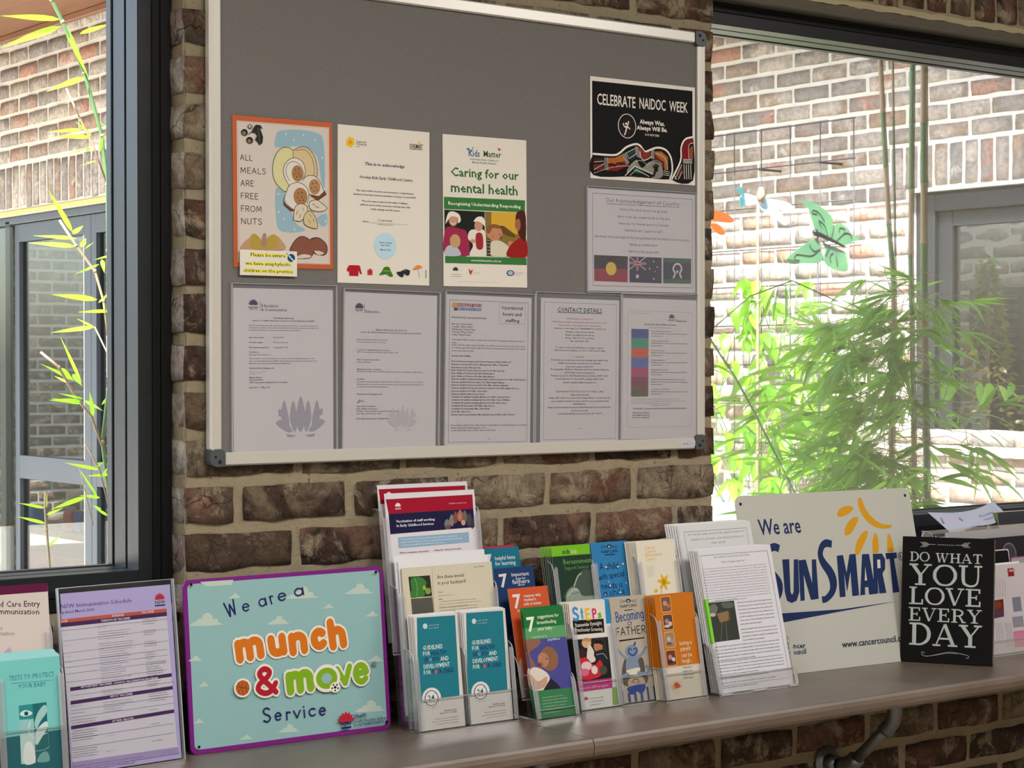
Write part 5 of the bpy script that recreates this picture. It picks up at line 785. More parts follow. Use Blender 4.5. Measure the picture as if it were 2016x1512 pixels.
ARTS['info']=(105,210,[
('r',0,0,105,210,'ded8c8'),('t','Cancer',22.7,17.6,28.5,0.046,6.98,'d8a850','n'),('t','Council',22.3,24.8,29,0,6.97,'d8a850','n'),('t','Information',21.9,32.1,46.4,0,6.97,'d8a850','n'),
('t','Centre',21.5,40.6,25.9,0,6.97,'d8a850','n'),('b',22.1,50.5,44.2,73.7,8,'6a7a9a','l','n',0.55,1),('k','daff',63.8,86.7,18.6,'d8b020'),('s',[[56.3,96.4],[51.5,116.1]],1.4,'b87a3c',0),
('p',[[33.8,105.6],[40.6,98.4],[44.6,103.5],[41,107.1]],'d8b020',1),])
ARTS['steps']=(99,210,[
('r',0,0,99,210,'d4d4d0'),('p',[[91.1,0],[100.7,0.2],[101.8,48.2],[88,48.2]],'2a86c0',0),('p',[[-1.6,-0.9],[89.1,3.6],[88,48.2],[86.3,70.3],[-3.2,70.3]],'dcd8d0',0),
('p',[[3.6,35.2],[82.7,37.7],[80.9,64.9],[3.2,63.5]],'1a1818',0),('t','S',3.2,37.6,19,0,28.96,'3a8ad0','Q'),('t','t',25,34.7,8.5,0,24.6,'3aa0c8','Q'),('t','E',35.7,38.3,16,0,24.63,'e8b828','Q'),
('t','P',53.8,36.4,13.1,0,20.73,'d03060','Q'),('t','s',68.3,35.9,10.3,0,15.82,'6aa838','Q'),('t','Statewide Eyesight',7.8,48.7,67.9,0,7.37,'dcdad4','d'),
('t','Preschooler Screening',6.9,57.7,69.2,-0.046,7.37,'dcdad4','d'),('p',[[-3.6,72.7],[87.4,74.2],[85.1,154.8],[-3.8,154]],'201c20',0),('p',[[52.9,74.5],[80.4,74.7],[81.6,122.1],[51.1,119]],'2c3028',0),
('e',31.4,81.1,12.1,10.2,'d0aa80'),('p',[[19.9,78.7],[27.7,72.1],[44.3,74.9],[40.2,79.5],[28.6,77.1]],'b88a50',1),('p',[[35.9,85.2],[47.4,98.8],[47.8,118.6],[27.6,116.5]],'d8d0c4',1),('e',59.6,91.3,11.2,11,'b07a58'),
('p',[[51.4,84.3],[57.6,77.5],[72.5,81.4],[72.3,88.9],[63.2,85.5]],'201814',1),('p',[[46.3,106.1],[54.2,99.4],[74.9,99],[84.5,114.9],[75,131.4],[54.5,119.3]],'22242a',1),
('s',[[53,106.8],[70.3,106],[79,116.9]],1,'c8c8cc',1),('p',[[7.9,112],[25.4,108.9],[43.2,125.6],[61.6,117.6],[65.4,137.8],[49.5,151],[5.5,148.8]],'c02838',1),('e',24.4,126.1,13.4,8.8,'d8c0c8'),
('e',17.5,137.7,12.1,7.3,'c86a88'),('e',43.4,135.5,8.1,8.3,'dccfc8'),('e',16.5,100.6,10,9.2,'3a2020'),('e',65.4,137.8,10.2,8.8,'4a4a3a'),('p',[[-3.9,154.7],[85.1,154.8],[83.9,173.4],[-1.2,174]],'b8307c',0),
('t','what you need to know',1.6,161.1,70.4,0,4.42,'e0a8c8','n'),('t','about the StEPS program',1.6,169.8,71.8,0,4.43,'e0a8c8','n'),('p',[[83.9,173.4],[93.6,173.7],[94.3,207],[80.4,207.2]],'7aa850',0),
('k','lotus',13.7,188,3.9,'b8384c'),('b',22.9,185.3,63.7,203.5,3,'6a6a70','l','n',0.55,1),])
ARTS['father']=(99,210,[
('r',0,0,99,210,'b4ab9c'),('t','NAPCAN',27.1,21.6,43,0,6.34,'181c30','b'),('e',49.6,8.7,6.7,4,'181c30'),('e',49.5,9.3,3.7,2.3,'8aa8c0'),('s',[[41.4,8.7],[27.1,5]],0.6,'181c30',0),
('s',[[41.2,9.4],[26.5,8.4]],0.6,'181c30',0),('s',[[41.1,10.1],[26,11.8]],0.6,'181c30',0),('s',[[57.7,9.4],[73.1,6.8]],0.6,'181c30',0),('s',[[57.6,10.1],[72.6,10.2]],0.6,'181c30',0),
('s',[[57.5,10.7],[72.1,13.6]],0.6,'181c30',0),('r',36.2,26.3,58.7,28,'181c30'),('t','Becoming',10.6,49.7,76.1,0.04,21.04,'2a4c8c','c'),('t','a',38.5,57.8,13.7,0,11.58,'2a4c8c','c'),
('t','FATHER',6.3,76.6,80.7,0,16.56,'141420','c'),('p',[[13.6,84.8],[80.3,84.3],[80,86.3],[13.2,87.8]],'141420',0),('p',[[17,130.8],[26.4,122.5],[30.8,146.7],[19.2,158.7],[5.2,165.3]],'5a544c',1),
('p',[[56.6,128],[68.6,124.9],[71.5,149.3],[63.1,161.5],[54.3,143.1]],'5a544c',1),('s',[[7.5,103.8],[16.2,114.3],[26.4,122.5]],6,'7c8ea4',1),('s',[[53.9,124.1],[69.9,116.1],[79.8,105.3]],6,'7c8ea4',1),
('s',[[77.2,105.1],[83.9,104.2]],2,'7c8ea4',0),('s',[[5.4,104.9],[2.1,101]],2,'7c8ea4',0),('p',[[25.8,126.2],[34.8,120.5],[52.7,121.5],[58.2,143.4],[56.4,150.9],[23.8,150.1]],'7c8ea4',1),
('e',43.1,109.6,17.5,13,'7c8ea4'),('s',[[36.8,102.9],[34.2,111.6],[45,117.8],[55.3,110.2],[53.7,103.8]],3,'1c4088',1),('e',41.6,105.7,1.6,2,'1c2438'),('e',49.5,105.4,1.6,2,'1c2438'),
('p',[[48.1,97.7],[52.1,92.9],[56.4,90.1],[53.8,98.5]],'1c4088',0),('p',[[22.7,146.2],[57.6,143.3],[54.6,152],[44,157.2],[29.6,154.8]],'d8d0c0',1),('s',[[24.8,154],[6,160.3],[14.7,167.2]],8,'7c8ea4',1),
('s',[[52.8,153.2],[75.3,157.2],[81.1,144.8],[74.1,143.1]],6,'7c8ea4',1),('p',[[6,160.3],[26.1,156.6],[52.2,157],[76.2,162.3],[72.6,174.8],[55.5,178.8],[29.1,179.6],[7.7,170.5]],'5a544c',1),
('e',44.9,173,22.8,15.6,'b4a08c'),('s',[[33.8,170.2],[40.5,165.1],[50.7,167],[51.1,172.9]],2,'5a544c',1),('e',39.4,172.1,1.3,1.5,'181c30'),('e',47.2,172.7,1.3,1.5,'181c30'),
('p',[[22,179.1],[65,176.9],[63.8,189.6],[53,195.2],[44,189.5],[30,194.9],[21.3,187.9]],'1c4490',1),('p',[[0.7,184],[8.2,183.7],[9,208.6],[1.8,208.6]],'2c4c8c',0),
('p',[[18.2,190.8],[24.9,190.2],[25.3,208.8],[18.7,208.8]],'2c4c8c',0),('p',[[35.3,190.7],[41.3,190.1],[41.7,209],[35.1,209]],'2c4c8c',0),('p',[[52.4,190.6],[57.8,189.9],[58.2,209.1],[51.5,209.2]],'2c4c8c',0),
('p',[[69,183.5],[74,183.1],[74.7,209.3],[70,209.5]],'2c4c8c',0),('p',[[86.3,183.4],[90.7,183],[91.4,209.5],[87.3,209.7]],'2c4c8c',0),])
ARTS['parent']=(105,210,[
('r',0,0,105,210,'d2cabb'),('p',[[0,-0],[105,-0],[104,144.5],[-5.6,144.6]],'c4711c',0),('rr',16,2.6,43.2,34.9,3.5,'e8b060'),('rr',17.4,4,41.8,33.5,3,'7a5448'),('e',27,16.8,5.6,5.1,'c09078'),('e',35,22.3,5,4.6,'a87460'),
('e',26.3,26.5,8,3,'8a5a4c'),('rr',15.6,38.8,42.8,71.2,3.5,'e8b060'),('rr',17,40.1,41.4,69.8,3,'5a4248'),('e',26.6,53,5.6,5.1,'a88478'),('e',34.6,58.5,5,4.6,'d0b8a8'),('e',25.9,62.7,8,3,'c8bcb4'),
('rr',14.7,74.3,41.8,106.8,3.5,'e8b060'),('rr',16,75.7,40.4,105.5,3,'9a8070'),('e',25.7,88.6,5.5,5.1,'c8b098'),('e',33.6,94.1,4.9,4.5,'a89080'),('e',25,98.3,8,3,'6a5a54'),('rr',12.7,110.5,39.8,143.1,3.5,'e8b060'),
('rr',14,111.9,38.4,141.7,3,'6a3a34'),('e',23.7,124.9,5.5,5,'b08878'),('e',31.6,130.4,4.9,4.5,'c8c0c8'),('e',23,134.5,8,3,'38262c'),('t','being a',52.8,104.2,33.5,0,9.22,'e8d8c0','c'),
('t','parent',53,115.9,28.4,0,9.21,'e8d8c0','c'),('t','can be',53.1,128.7,30.3,0,9.2,'e8d8c0','c'),('t','tough...',52.7,139.9,29.7,0,9.19,'e8d8c0','c'),('t','...help and',51.8,150.8,25.8,0,4.08,'6a625c','c'),
('t','support can',52,158.2,26.5,0,4.08,'6a625c','c'),('t','make a real',52.2,165.5,29.6,0,4.08,'6a625c','c'),('t','difference',52.6,172,26.5,0,4.08,'6a625c','c'),
('p',[[-5.6,144.6],[104,144.5],[104.1,145.8],[-5.5,145.9]],'d2cabb',0),('p',[[20.2,187.5],[24.4,179.4],[32.6,176.4],[38.9,180.4],[41,187.1]],'b84a30',1),('e',22.7,185.1,3.7,4,'d8a040'),
('s',[[18.6,184.2],[13.3,183]],0.7,'d08a3c',0),('s',[[20.3,181],[15.8,178.5]],0.7,'d08a3c',0),('s',[[23,178.4],[19.7,174.9]],0.7,'d08a3c',0),('s',[[26.5,176.6],[24.6,172.4]],0.7,'d08a3c',0),
('s',[[30.3,175.9],[30.2,171.3]],0.7,'d08a3c',0),('s',[[34.2,176.2],[35.8,171.8]],0.7,'d08a3c',0),('s',[[37.7,177.6],[40.8,173.7]],0.7,'d08a3c',0),('s',[[40.4,179.8],[44.9,177]],0.7,'d08a3c',0),
('s',[[42.3,182.8],[47.6,181.2]],0.7,'d08a3c',0),('s',[[42.9,186.2],[48.5,186]],0.7,'d08a3c',0),('b',15.6,187.1,41.8,199.1,3,'b07a50','c','n',0.55,1),])
ARTS['bees']=(210,297,[
('r',0,0,210,297,'d8d8e0'),('s',[[5.2,11.6],[198.4,12],[200.3,282.7],[7.5,282.2],[5.2,11.6]],0.8,'3a3a48',0),('t','New edition to the Horsley Kids family',41.5,19.1,103.6,0,4.08,'33333c','c'),
('t','"Native stingless bee hive"',58.9,30.2,70,0,4.08,'33333c','c'),('b',2.1,36.3,187.8,110,13,'4a4a58','j','b',0.55,1),('b',24,101.6,105,109,1,'5a5a9a','l','n',0.55,1),
('p',[[-1.8,109.9],[77.8,110.1],[76.4,191],[-2,191.5]],'3a3e38',0),('p',[[24,133.5],[55.5,130.1],[54.3,149.9],[28.7,153.1]],'8a7050',0),('p',[[55.5,130.1],[54.3,149.9],[58.8,147.5],[59.8,133]],'6a543c',0),
('p',[[2.5,120.2],[19.6,113.3],[28.9,121.8],[17.4,137.1],[2.3,136.2]],'6a7064',1),('p',[[42.8,112],[73.1,113.8],[70.4,124.3],[44,122.7]],'5a6258',1),('s',[[34.2,154],[23.1,190.4]],0.8,'8a8a80',1),
('s',[[44.7,153.3],[40.3,190.1]],0.8,'8a8a80',1),('e',12.1,135.4,8.3,3.7,'b4b8b0'),('b',85.4,110.5,186.4,163.2,7,'4a4a58','j','b',0.55,1),('b',85,166.4,187.8,196.5,4,'4a4a58','j','b',0.55,1),
('b',3.1,197.1,186.2,232.1,5,'4a4a58','j','b',0.55,1),('b',2.7,228.8,190.9,261.5,5,'4a4a58','j','b',0.55,1),('b',5.4,260.6,166.1,289,3,'5a5a66','l','n',0.55,1),])
ARTS['connect']=(210,297,[
('r',0,0,210,297,'d4d6d8'),('f',14,14,196,283,0.8,0,'4a4a50'),('t','At Horsley kids we provide opportunities for',24.5,22.8,165.5,0,4.7,'3a3a42','c'),
('t','children to connect with and contribute to',29.5,33.8,157.3,0,4.71,'3a3a42','c'),('t','their world',87.1,43.4,40,0,4.74,'3a3a42','c'),])
ARTS['sun']=(534,397,[
('t','We are',60.2,89.1,120.9,0,35.94,'20305c','d2'),('p',[[368.3,20.1],[379,20.5],[385.5,41.9],[403.6,64.8],[430.5,81.5],[461.4,85.2],[449.5,92.6],[416.6,90.1],[389.2,76.5],[372.8,56.8],[366.1,36.7]],'d49a1e',1),
('p',[[296.6,52],[307.1,40.7],[331.9,35.2],[348.9,39.5],[341,48.8],[321.6,56.7],[300.4,59.2]],'d49a1e',1),('p',[[309.3,99.7],[320.2,78.4],[340.9,64.1],[357.4,61.8],[358.3,69.3],[341.9,88.2],[324.4,101.4]],'d49a1e',1),
('p',[[334.3,145.7],[340.7,123.2],[359.9,102.3],[379.5,94.5],[381.3,103.4],[361.7,128.7],[344.9,146.2]],'d49a1e',1),
('p',[[388,146.9],[392,121.5],[400.3,104.3],[408.2,101.2],[411.7,113.7],[410.5,131.4],[404.7,147.8]],'d49a1e',0),('p',[[434.1,146.8],[439.7,119.6],[443.8,105.6],[450.8,106.9],[456,129.4],[454.8,147]],'d49a1e',0),
('s',[[107.6,121.5],[87.3,119.1],[63.9,138.2],[63.4,163.6],[89.9,182.2],[96.9,203.9],[86.3,228.7],[64,236.5]],1,'20305c',1),
('v',[[108.6,122],[95,117],[75.1,124],[64.2,142.4],[67.2,163.8],[83.3,181.8],[93.8,199.4],[89.1,220.4],[72.6,235.4],[52.7,237]],[30,30,26,24,28,34,34,28,24,26],'20305c'),
('v',[[266.4,120.1],[250.7,116.7],[236.6,122.9],[227.2,141],[233.1,160.8],[248.9,183.3],[253.8,205.3],[246,226.5],[225.6,240.7],[212.7,241.6]],[28,30,26,26,34,40,38,28,24,26],'20305c'),
('p',[[112.9,146.1],[133.2,146.4],[123.3,218.4],[126.5,225.4],[132.3,219],[146.5,148],[159.1,147.9],[149.2,220.1],[137.4,239],[121.8,243],[109.4,237.1],[106.6,217.3]],'20305c',0),
('p',[[159.7,150.5],[181.5,150],[190.3,203.5],[199.7,151.1],[212.4,150.9],[202.8,239.2],[179.5,240.2],[169.2,182.8],[161.2,239.8],[148.5,240.6]],'20305c',0),
('p',[[276.2,146.8],[295.2,146.1],[298.2,186.3],[315.3,145.9],[334.3,145.7],[325.9,239.6],[305,240],[310.3,184.9],[291.2,229.5],[290.6,185.9],[284.3,239.9],[266.7,240]],'20305c',0),
('p',[[354.2,147.6],[375.7,148],[378.6,239.7],[356.9,240],[358,222.9],[347.2,222.7],[344.9,239.6],[329.4,239.9]],'20305c',0),('p',[[357.8,176.8],[357.5,207.5],[350.2,207.9]],'d8d6c8',0),
('p',[[387.6,148.6],[416.5,149.4],[423.4,163],[418.9,184.9],[408.3,195.3],[411.2,239.6],[388.9,239.5],[390.8,200.8],[385.9,239.3],[372.6,239.3]],'20305c',0),
('p',[[398.1,162.4],[407.6,163],[405,181.8],[395.1,182.6]],'d8d6c8',0),('p',[[427.5,149.1],[462.9,149.3],[461.4,162.5],[451.5,162.8],[452.6,240.1],[431.7,241],[438,163],[427,163.2]],'20305c',0),
('e',474.4,158.8,9.1,9.7,'20305c'),('e',474.4,158.8,7.3,7.9,'bfc0b8'),('t','R',469.7,163.9,8.6,0,10.78,'20305c','b'),('p',[[85,263.5],[267.1,267],[442.2,260.7],[266.2,271.3],[84.3,283.8]],'20305c',0),
('p',[[39.6,261.5],[89.5,263.4],[85.4,283.9],[34.6,286.4]],'20305c',0),('t','Cancer',86.5,340.5,56.2,-0.058,11.95,'20305c','b'),('t','Council',93.9,355.7,49.6,0,11.95,'20305c','b'),
('t','www.cancercouncil.com.au',253,351.9,232.3,0,14.81,'20243a','d2'),])
ARTS['plaque']=(206,283,[
('r',0,0,206,283,'0a0808'),('t','DO',16.9,55.9,45.1,0,21.56,'b9c4c2','s'),('t','WHAT',75.7,57,104.9,0,21.48,'b9c4c2','s'),('t','YOU',16.6,109.7,164.9,0,48.44,'b9c4c2','s'),
('t','LOVE',16.6,153.3,163.9,0,39.69,'b9c4c2','s'),('t','EVERY',16.5,190.7,164.7,0,30.51,'b9c4c2','s'),('t','DAY',18.4,245.1,163.6,0,50.39,'b9c4c2','s'),('s',[[45.5,16.4],[74.3,16.4]],0.8,'b9c4c2',0),
('s',[[60.3,16.9],[52,11.4]],0.8,'b9c4c2',0),('s',[[60.3,16.9],[52.2,23.1]],0.8,'b9c4c2',0),('s',[[56.5,17.1],[48.1,11.6]],0.8,'b9c4c2',0),('s',[[56.5,17.1],[48.4,23.2]],0.8,'b9c4c2',0),
('s',[[52.6,17.2],[44.2,11.7]],0.8,'b9c4c2',0),('s',[[52.6,17.2],[44.5,23.3]],0.8,'b9c4c2',0),('s',[[48.8,17.4],[40.4,11.9]],0.8,'b9c4c2',0),('s',[[48.8,17.4],[40.7,23.5]],0.8,'b9c4c2',0),
('s',[[148,15.9],[119.5,16.9]],0.8,'b9c4c2',0),('s',[[133.4,16.4],[141.4,10.3]],0.8,'b9c4c2',0),('s',[[133.4,16.4],[141.6,21.9]],0.8,'b9c4c2',0),('s',[[137.2,16.3],[145.2,10.2]],0.8,'b9c4c2',0),
('s',[[137.2,16.3],[145.4,21.8]],0.8,'b9c4c2',0),('s',[[141,16.1],[149,10.1]],0.8,'b9c4c2',0),('s',[[141,16.1],[149.2,21.6]],0.8,'b9c4c2',0),('s',[[144.8,16],[152.8,9.9]],0.8,'b9c4c2',0),
('s',[[144.8,16],[153,21.5]],0.8,'b9c4c2',0),('e',80.4,16.7,1.1,1.1,'b9c4c2'),('e',84.6,16.8,1.1,1.1,'b9c4c2'),('e',88.9,16.8,1.1,1.1,'b9c4c2'),('e',93.1,16.9,1.1,1.1,'b9c4c2'),('e',97.3,16.9,1.1,1.1,'b9c4c2'),
('e',101.6,16.9,1.1,1.1,'b9c4c2'),('e',105.8,17,1.1,1.1,'b9c4c2'),('e',110.1,17,1.1,1.1,'b9c4c2'),('e',114.3,17,1.1,1.1,'b9c4c2'),
('s',[[55.3,263.1],[49.8,259.3],[48.5,264.2],[54.1,268.5],[69,267.7],[90.5,262],[112,257.4],[130.8,259.1],[147,261.7],[153.7,264.5],[152.5,268.9],[148.4,268]],0.9,'b9c4c2',1),
('s',[[58.2,269.6],[79.7,265.8],[103.9,260.5],[129.5,259.9]],0.6,'b9c4c2',1),])
ARTS['curled']=(150,110,[
('r',0,0,150,110,'b9c6e6'),('s',[[1.7,21.7],[136.9,25.5],[140.9,103.5]],0.5,'4a5a80',0),('r',1.3,27,1.9,56.4,'d8b040'),('p',[[9.8,28.1],[46.8,36.2],[42.1,52.7],[7.1,40.4]],'b84a58',0),
('p',[[7.1,40.4],[46.9,49.7],[43.3,60.9],[3.6,54.1]],'6a8ab8',0),('t','HORSLEY KIDS',8.2,39.8,35.3,-0.211,9.85,'e0d0e0','b'),('t','Shoe Policy',87.6,52.4,40.8,-0.117,12.84,'5a6a90','n'),
('t','Guidelines',89.5,77.7,38.1,-0.124,11.29,'5a6a90','n'),('b',9.7,86.2,66.4,146.9,2,'5a6a90','l','n',0.55,1),])
ARTS['letters']=(210,210,[
('r',0,0,210,210,'c4bcc0'),('s',[[5.7,74],[9.4,56.4],[5,38.8]],0.6,'8a4a4a',1),('s',[[13,73.8],[16.7,56.2],[12.3,38.6]],0.6,'8a4a4a',1),('s',[[20.2,73.7],[24.1,56.1],[19.7,38.4]],0.6,'8a4a4a',1),
('s',[[27.5,73.6],[31.4,55.9],[27,38.3]],0.6,'8a4a4a',1),('s',[[46.3,67.3],[49.9,40.7],[45.2,13.9]],0.6,'9a98a0',1),('s',[[54.3,67.2],[58,40.5],[53.4,13.7]],0.6,'9a98a0',1),
('s',[[62.4,67],[66.1,40.4],[61.6,13.5]],0.6,'9a98a0',1),('s',[[70.5,66.9],[74.3,40.2],[69.8,13.3]],0.6,'9a98a0',1),('s',[[78.9,75.5],[83,54.8],[78.7,34.1]],0.6,'5a5058',1),
('s',[[88.5,75.3],[92.6,54.6],[88.4,33.9]],0.6,'5a5058',1),('s',[[98.1,75.1],[102.2,54.4],[98.1,33.7]],0.6,'5a5058',1),('s',[[107.7,74.9],[111.9,54.2],[107.8,33.4]],0.6,'5a5058',1),
('s',[[26.7,205.8],[30.1,182.5],[25.6,159]],0.6,'7a7a88',1),('s',[[33.8,205.7],[37.2,182.4],[32.7,159]],0.6,'7a7a88',1),('s',[[40.8,205.7],[44.3,182.4],[39.8,158.9]],0.6,'7a7a88',1),
('s',[[47.9,205.6],[51.4,182.3],[47,158.8]],0.6,'7a7a88',1),('s',[[59.7,183.6],[63.4,160],[59,136.2]],0.6,'6a6a7a',1),('s',[[66.9,183.5],[70.6,159.9],[66.2,136.1]],0.6,'6a6a7a',1),
('s',[[74,183.5],[77.8,159.8],[73.4,136]],0.6,'6a6a7a',1),('s',[[81.2,183.4],[84.9,159.8],[80.7,135.9]],0.6,'6a6a7a',1),('s',[[94.4,194.3],[98.1,166.6],[93.8,138.5]],0.6,'5a5058',1),
('s',[[100.8,194.3],[104.6,166.5],[100.4,138.5]],0.6,'5a5058',1),('s',[[107.3,194.2],[111.1,166.5],[106.9,138.4]],0.6,'5a5058',1),('s',[[113.7,194.2],[117.6,166.4],[113.4,138.3]],0.6,'5a5058',1),
('p',[[4.5,84.1],[99.7,81.5],[97.5,105.6],[7.4,107.1]],'6a2418',0),('e',38.6,92.2,20.9,8.1,'a84a20'),('e',73.7,94.5,17.6,8.7,'7a3a20'),('p',[[5.7,107.1],[97.5,105.6],[95.1,122.9],[5.6,127]],'55324c',0),
('r',127.8,10.3,149.9,29.5,'8a1c28'),('r',132.1,13.3,155.2,18.8,'c88a90'),('r',122.3,160.7,180.9,199.2,'c87a9a'),('r',132.3,80.3,162.5,114.7,'7a7888'),('r',124.4,126.7,162.9,151.8,'8a8894'),])

# ------------------------------------------------------------------ brick pieces
def brick_mesh(name, L, D, H, seed, nx=7, nz=3, ny=2, jit=.0035, rnd=.006):
    """rounded, uneven brick, front face at y=0, body towards +y, centred on x and z; no back face"""
    vs = {}; fs = []; out = []
    def vid(i, j, k):
        key = (i, j, k)
        if key not in vs:
            x = (i/nx-.5)*L; y = j/ny*D; z = (k/nz-.5)*H
            c = Vector((max(-L/2+rnd, min(L/2-rnd, x)), max(rnd, y), max(-H/2+rnd, min(H/2-rnd, z)))); d = Vector((x, y, z))-c
            if d.length > 1e-6: d = d.normalized()*rnd
            p = c+d; q = p*14+Vector((seed*7.3, seed*3.1, seed*1.7))
            n_ = noise.noise_vector(q)*jit+noise.noise_vector(q*3.1)*jit*.45
            vs[key] = len(out); out.append(p+n_)
        return vs[key]
    for i in range(nx):
        for k in range(nz): fs.append((vid(i, 0, k), vid(i+1, 0, k), vid(i+1, 0, k+1), vid(i, 0, k+1)))
        for j in range(ny):
            fs.append((vid(i, j, 0), vid(i, j+1, 0), vid(i+1, j+1, 0), vid(i+1, j, 0))); fs.append((vid(i, j, nz), vid(i+1, j, nz), vid(i+1, j+1, nz), vid(i, j+1, nz)))
    for k in range(nz):
        for j in range(ny):
            fs.append((vid(0, j, k), vid(0, j, k+1), vid(0, j+1, k+1), vid(0, j+1, k))); fs.append((vid(nx, j, k), vid(nx, j+1, k), vid(nx, j+1, k+1), vid(nx, j, k+1)))
    me = bpy.data.meshes.new(name); me.from_pydata(out, [], fs); me.polygons.foreach_set('use_smooth', [True]*len(fs)); me.update()
    for p in me.polygons:
        if p.normal.x < -.75: p.material_index = 1
    return me
BM = {}
def get_brick(kind, L, H, seed, mat, side=False):
    key = (side, kind, round(L, 2), round(H, 2), seed, mat)
    if key not in BM:
        if kind == 'near': me = brick_mesh('brick', L, .1, H, seed, max(3, int(L/.028)), max(3, int(H/.024)), 3, .0055, .008)
        else: me = brick_mesh('brick', L, .06, H, seed, max(2, int(L/.07)), max(2, int(H/.045)), 1, .0045, .006)
        me.materials.append(M[mat]); me.materials.append(M['wbrick' if side else mat]); BM[key] = me
    return BM[key]
rb = random.Random(5)
def lay(parent, kind, mat, x0, x1, z0, z1, joint=.015, xf=None, nseed=9, side=False):
    """one brick filling the cell x0..x1, z0..z1 of the wall frame xf(x, z) -> (loc, rotz)"""
    L = x1-x0-joint; H = z1-z0-joint
    me = get_brick(kind, round(L, 2), round(H, 2), rb.randrange(nseed), mat, side)
    loc, rz = xf((x0+x1)/2+rb.uniform(-.0015, .0015), (z0+z1)/2+rb.uniform(-.0015, .0015))
    o = link('brick', me, parent, (loc[0], loc[1], loc[2]), (0, 0, rz))
    o.scale = (L/round(L, 2)*rb.uniform(.985, 1.01), 1, H/round(H, 2)*rb.uniform(.96, 1.02)); return o
def rough_slab(name, pts_fn, nu, nv, mat, parent=None, amp=.004):
    vs = []; fs = []
    for j in range(nv+1):
        for i in range(nu+1):
            p = Vector(pts_fn(i/nu, j/nv)); n_ = noise.noise_vector(p*23)*amp+noise.noise_vector(p*70)*amp*.5; vs.append(p+n_)
    for j in range(nv):
        for i in range(nu): a = j*(nu+1)+i; fs.append((a, a+1, a+nu+2, a+nu+1))
    mb = MB(); mb.add(vs, fs, 0, True); return mb.build(name, mat, parent)

# ------------------------------------------------------------------ the room wall with the brick pier
PX0, PX1 = -.800, .491; CZ = 1.1013; CH = .0857
mb = MB()
mb.box(PX0+.009, PX1-.009, .007, .30, 0, 3.0)                    # pier core
mb.box(-4.6, PX0+.009, .007, .30, 0, 1.052); mb.box(PX1-.009, 4.0, .007, .30, 0, 1.052)
mb.box(-4.6, PX0+.009, .007, .30, 2.312, 3.0); mb.box(PX1-.009, 4.0, .007, .30, 2.312, 3.0)
wall = struct(mb.build('wall_back', M['mortar']))
rough_slab('mortar_bed', lambda u, v: (PX0+.004+u*(PX1-PX0-.010), (.0070), .72+v*1.66), 190, 250, M['mortar'], wall, .0042)
rough_slab('mortar_bed', lambda u, v: (PX1-.01+u*1.95, .0070, .36+v*.69), 210, 80, M['mortar'], wall, .0042)
rough_slab('mortar_bed', lambda u, v: (PX0+.0065, .006+u*.09, .72+v*1.66), 12, 220, M['mortar'], wall, .0030)
rough_slab('mortar_bed', lambda u, v: (PX1-.0065, .006+u*.09, .72+v*1.66), 12, 220, M['mortar'], wall, .0030)
rough_slab('mortar_bed', lambda u, v: (-.95+u*1.42, .0070, .36+v*.40), 160, 50, M['mortar'], wall, .0042)
XW = lambda x, z: ((x, 0, z), 0)
JA = [PX0, -.688, -.449, -.21, .027, .262, PX1]; JB = [PX0, -.566, -.328, -.092, .148, .378, PX1]
for k in range(-4, 15):
    J = JA if k % 2 else JB; z0 = CZ+k*CH
    for a, b in zip(J, J[1:]): lay(wall, 'near', 'brick', a-(.0077 if a == PX0 else 0), b+(.0077 if b == PX1 else 0), z0, z0+CH, .0155, XW, side=(a == PX0))
for k in range(-8, -3):
    z0 = CZ+k*CH; x = -.938-(.12 if k % 2 else 0)
    while x < 2.1: lay(wall, 'near', 'brick', x, x+.24, z0, z0+CH, .0155, XW); x += .24
for k in range(-4, 0):
    z0 = CZ+k*CH; J = [-1.28, -1.04, PX0] if k % 2 else [-1.16, -.92, PX0]
    for a, b in zip(J, J[1:]): lay(wall, 'near', 'brick', a, b, z0, min(z0+CH, 1.052), .0155, XW)
for k in range(-4, 0):
    z0 = CZ+k*CH; x = PX1+(.12 if k % 2 else 0)-.12
    while x < 2.3:
        if x+.24 > PX1+.06: lay(wall, 'near', 'brick', max(x, PX1), x+.24, z0, min(z0+CH, 1.052), .0155, XW)
        x += .24
for i in range(20):
    x = PX1+.008+i*.0857; lay(wall, 'near', 'brick', x, x+.0857, 2.318, 2.318+.232, .010, XW)
mb = MB(); mb.box(PX1+.001, 4.0, -.004, .10, 2.283, 2.287); mb.box(PX1+.001, 4.0, .000, .018, 2.287, 2.307)
mb.build('steel_lintel', plain('weathered_steel', '5c5648', .7), wall)
rough_slab('mortar_bed', lambda u, v: (PX1+.002+u*1.6, -.002+.006*v, 2.306+v*.016), 160, 5, plain('yellowish_mortar', 'b4a884', .95), wall, .0035)

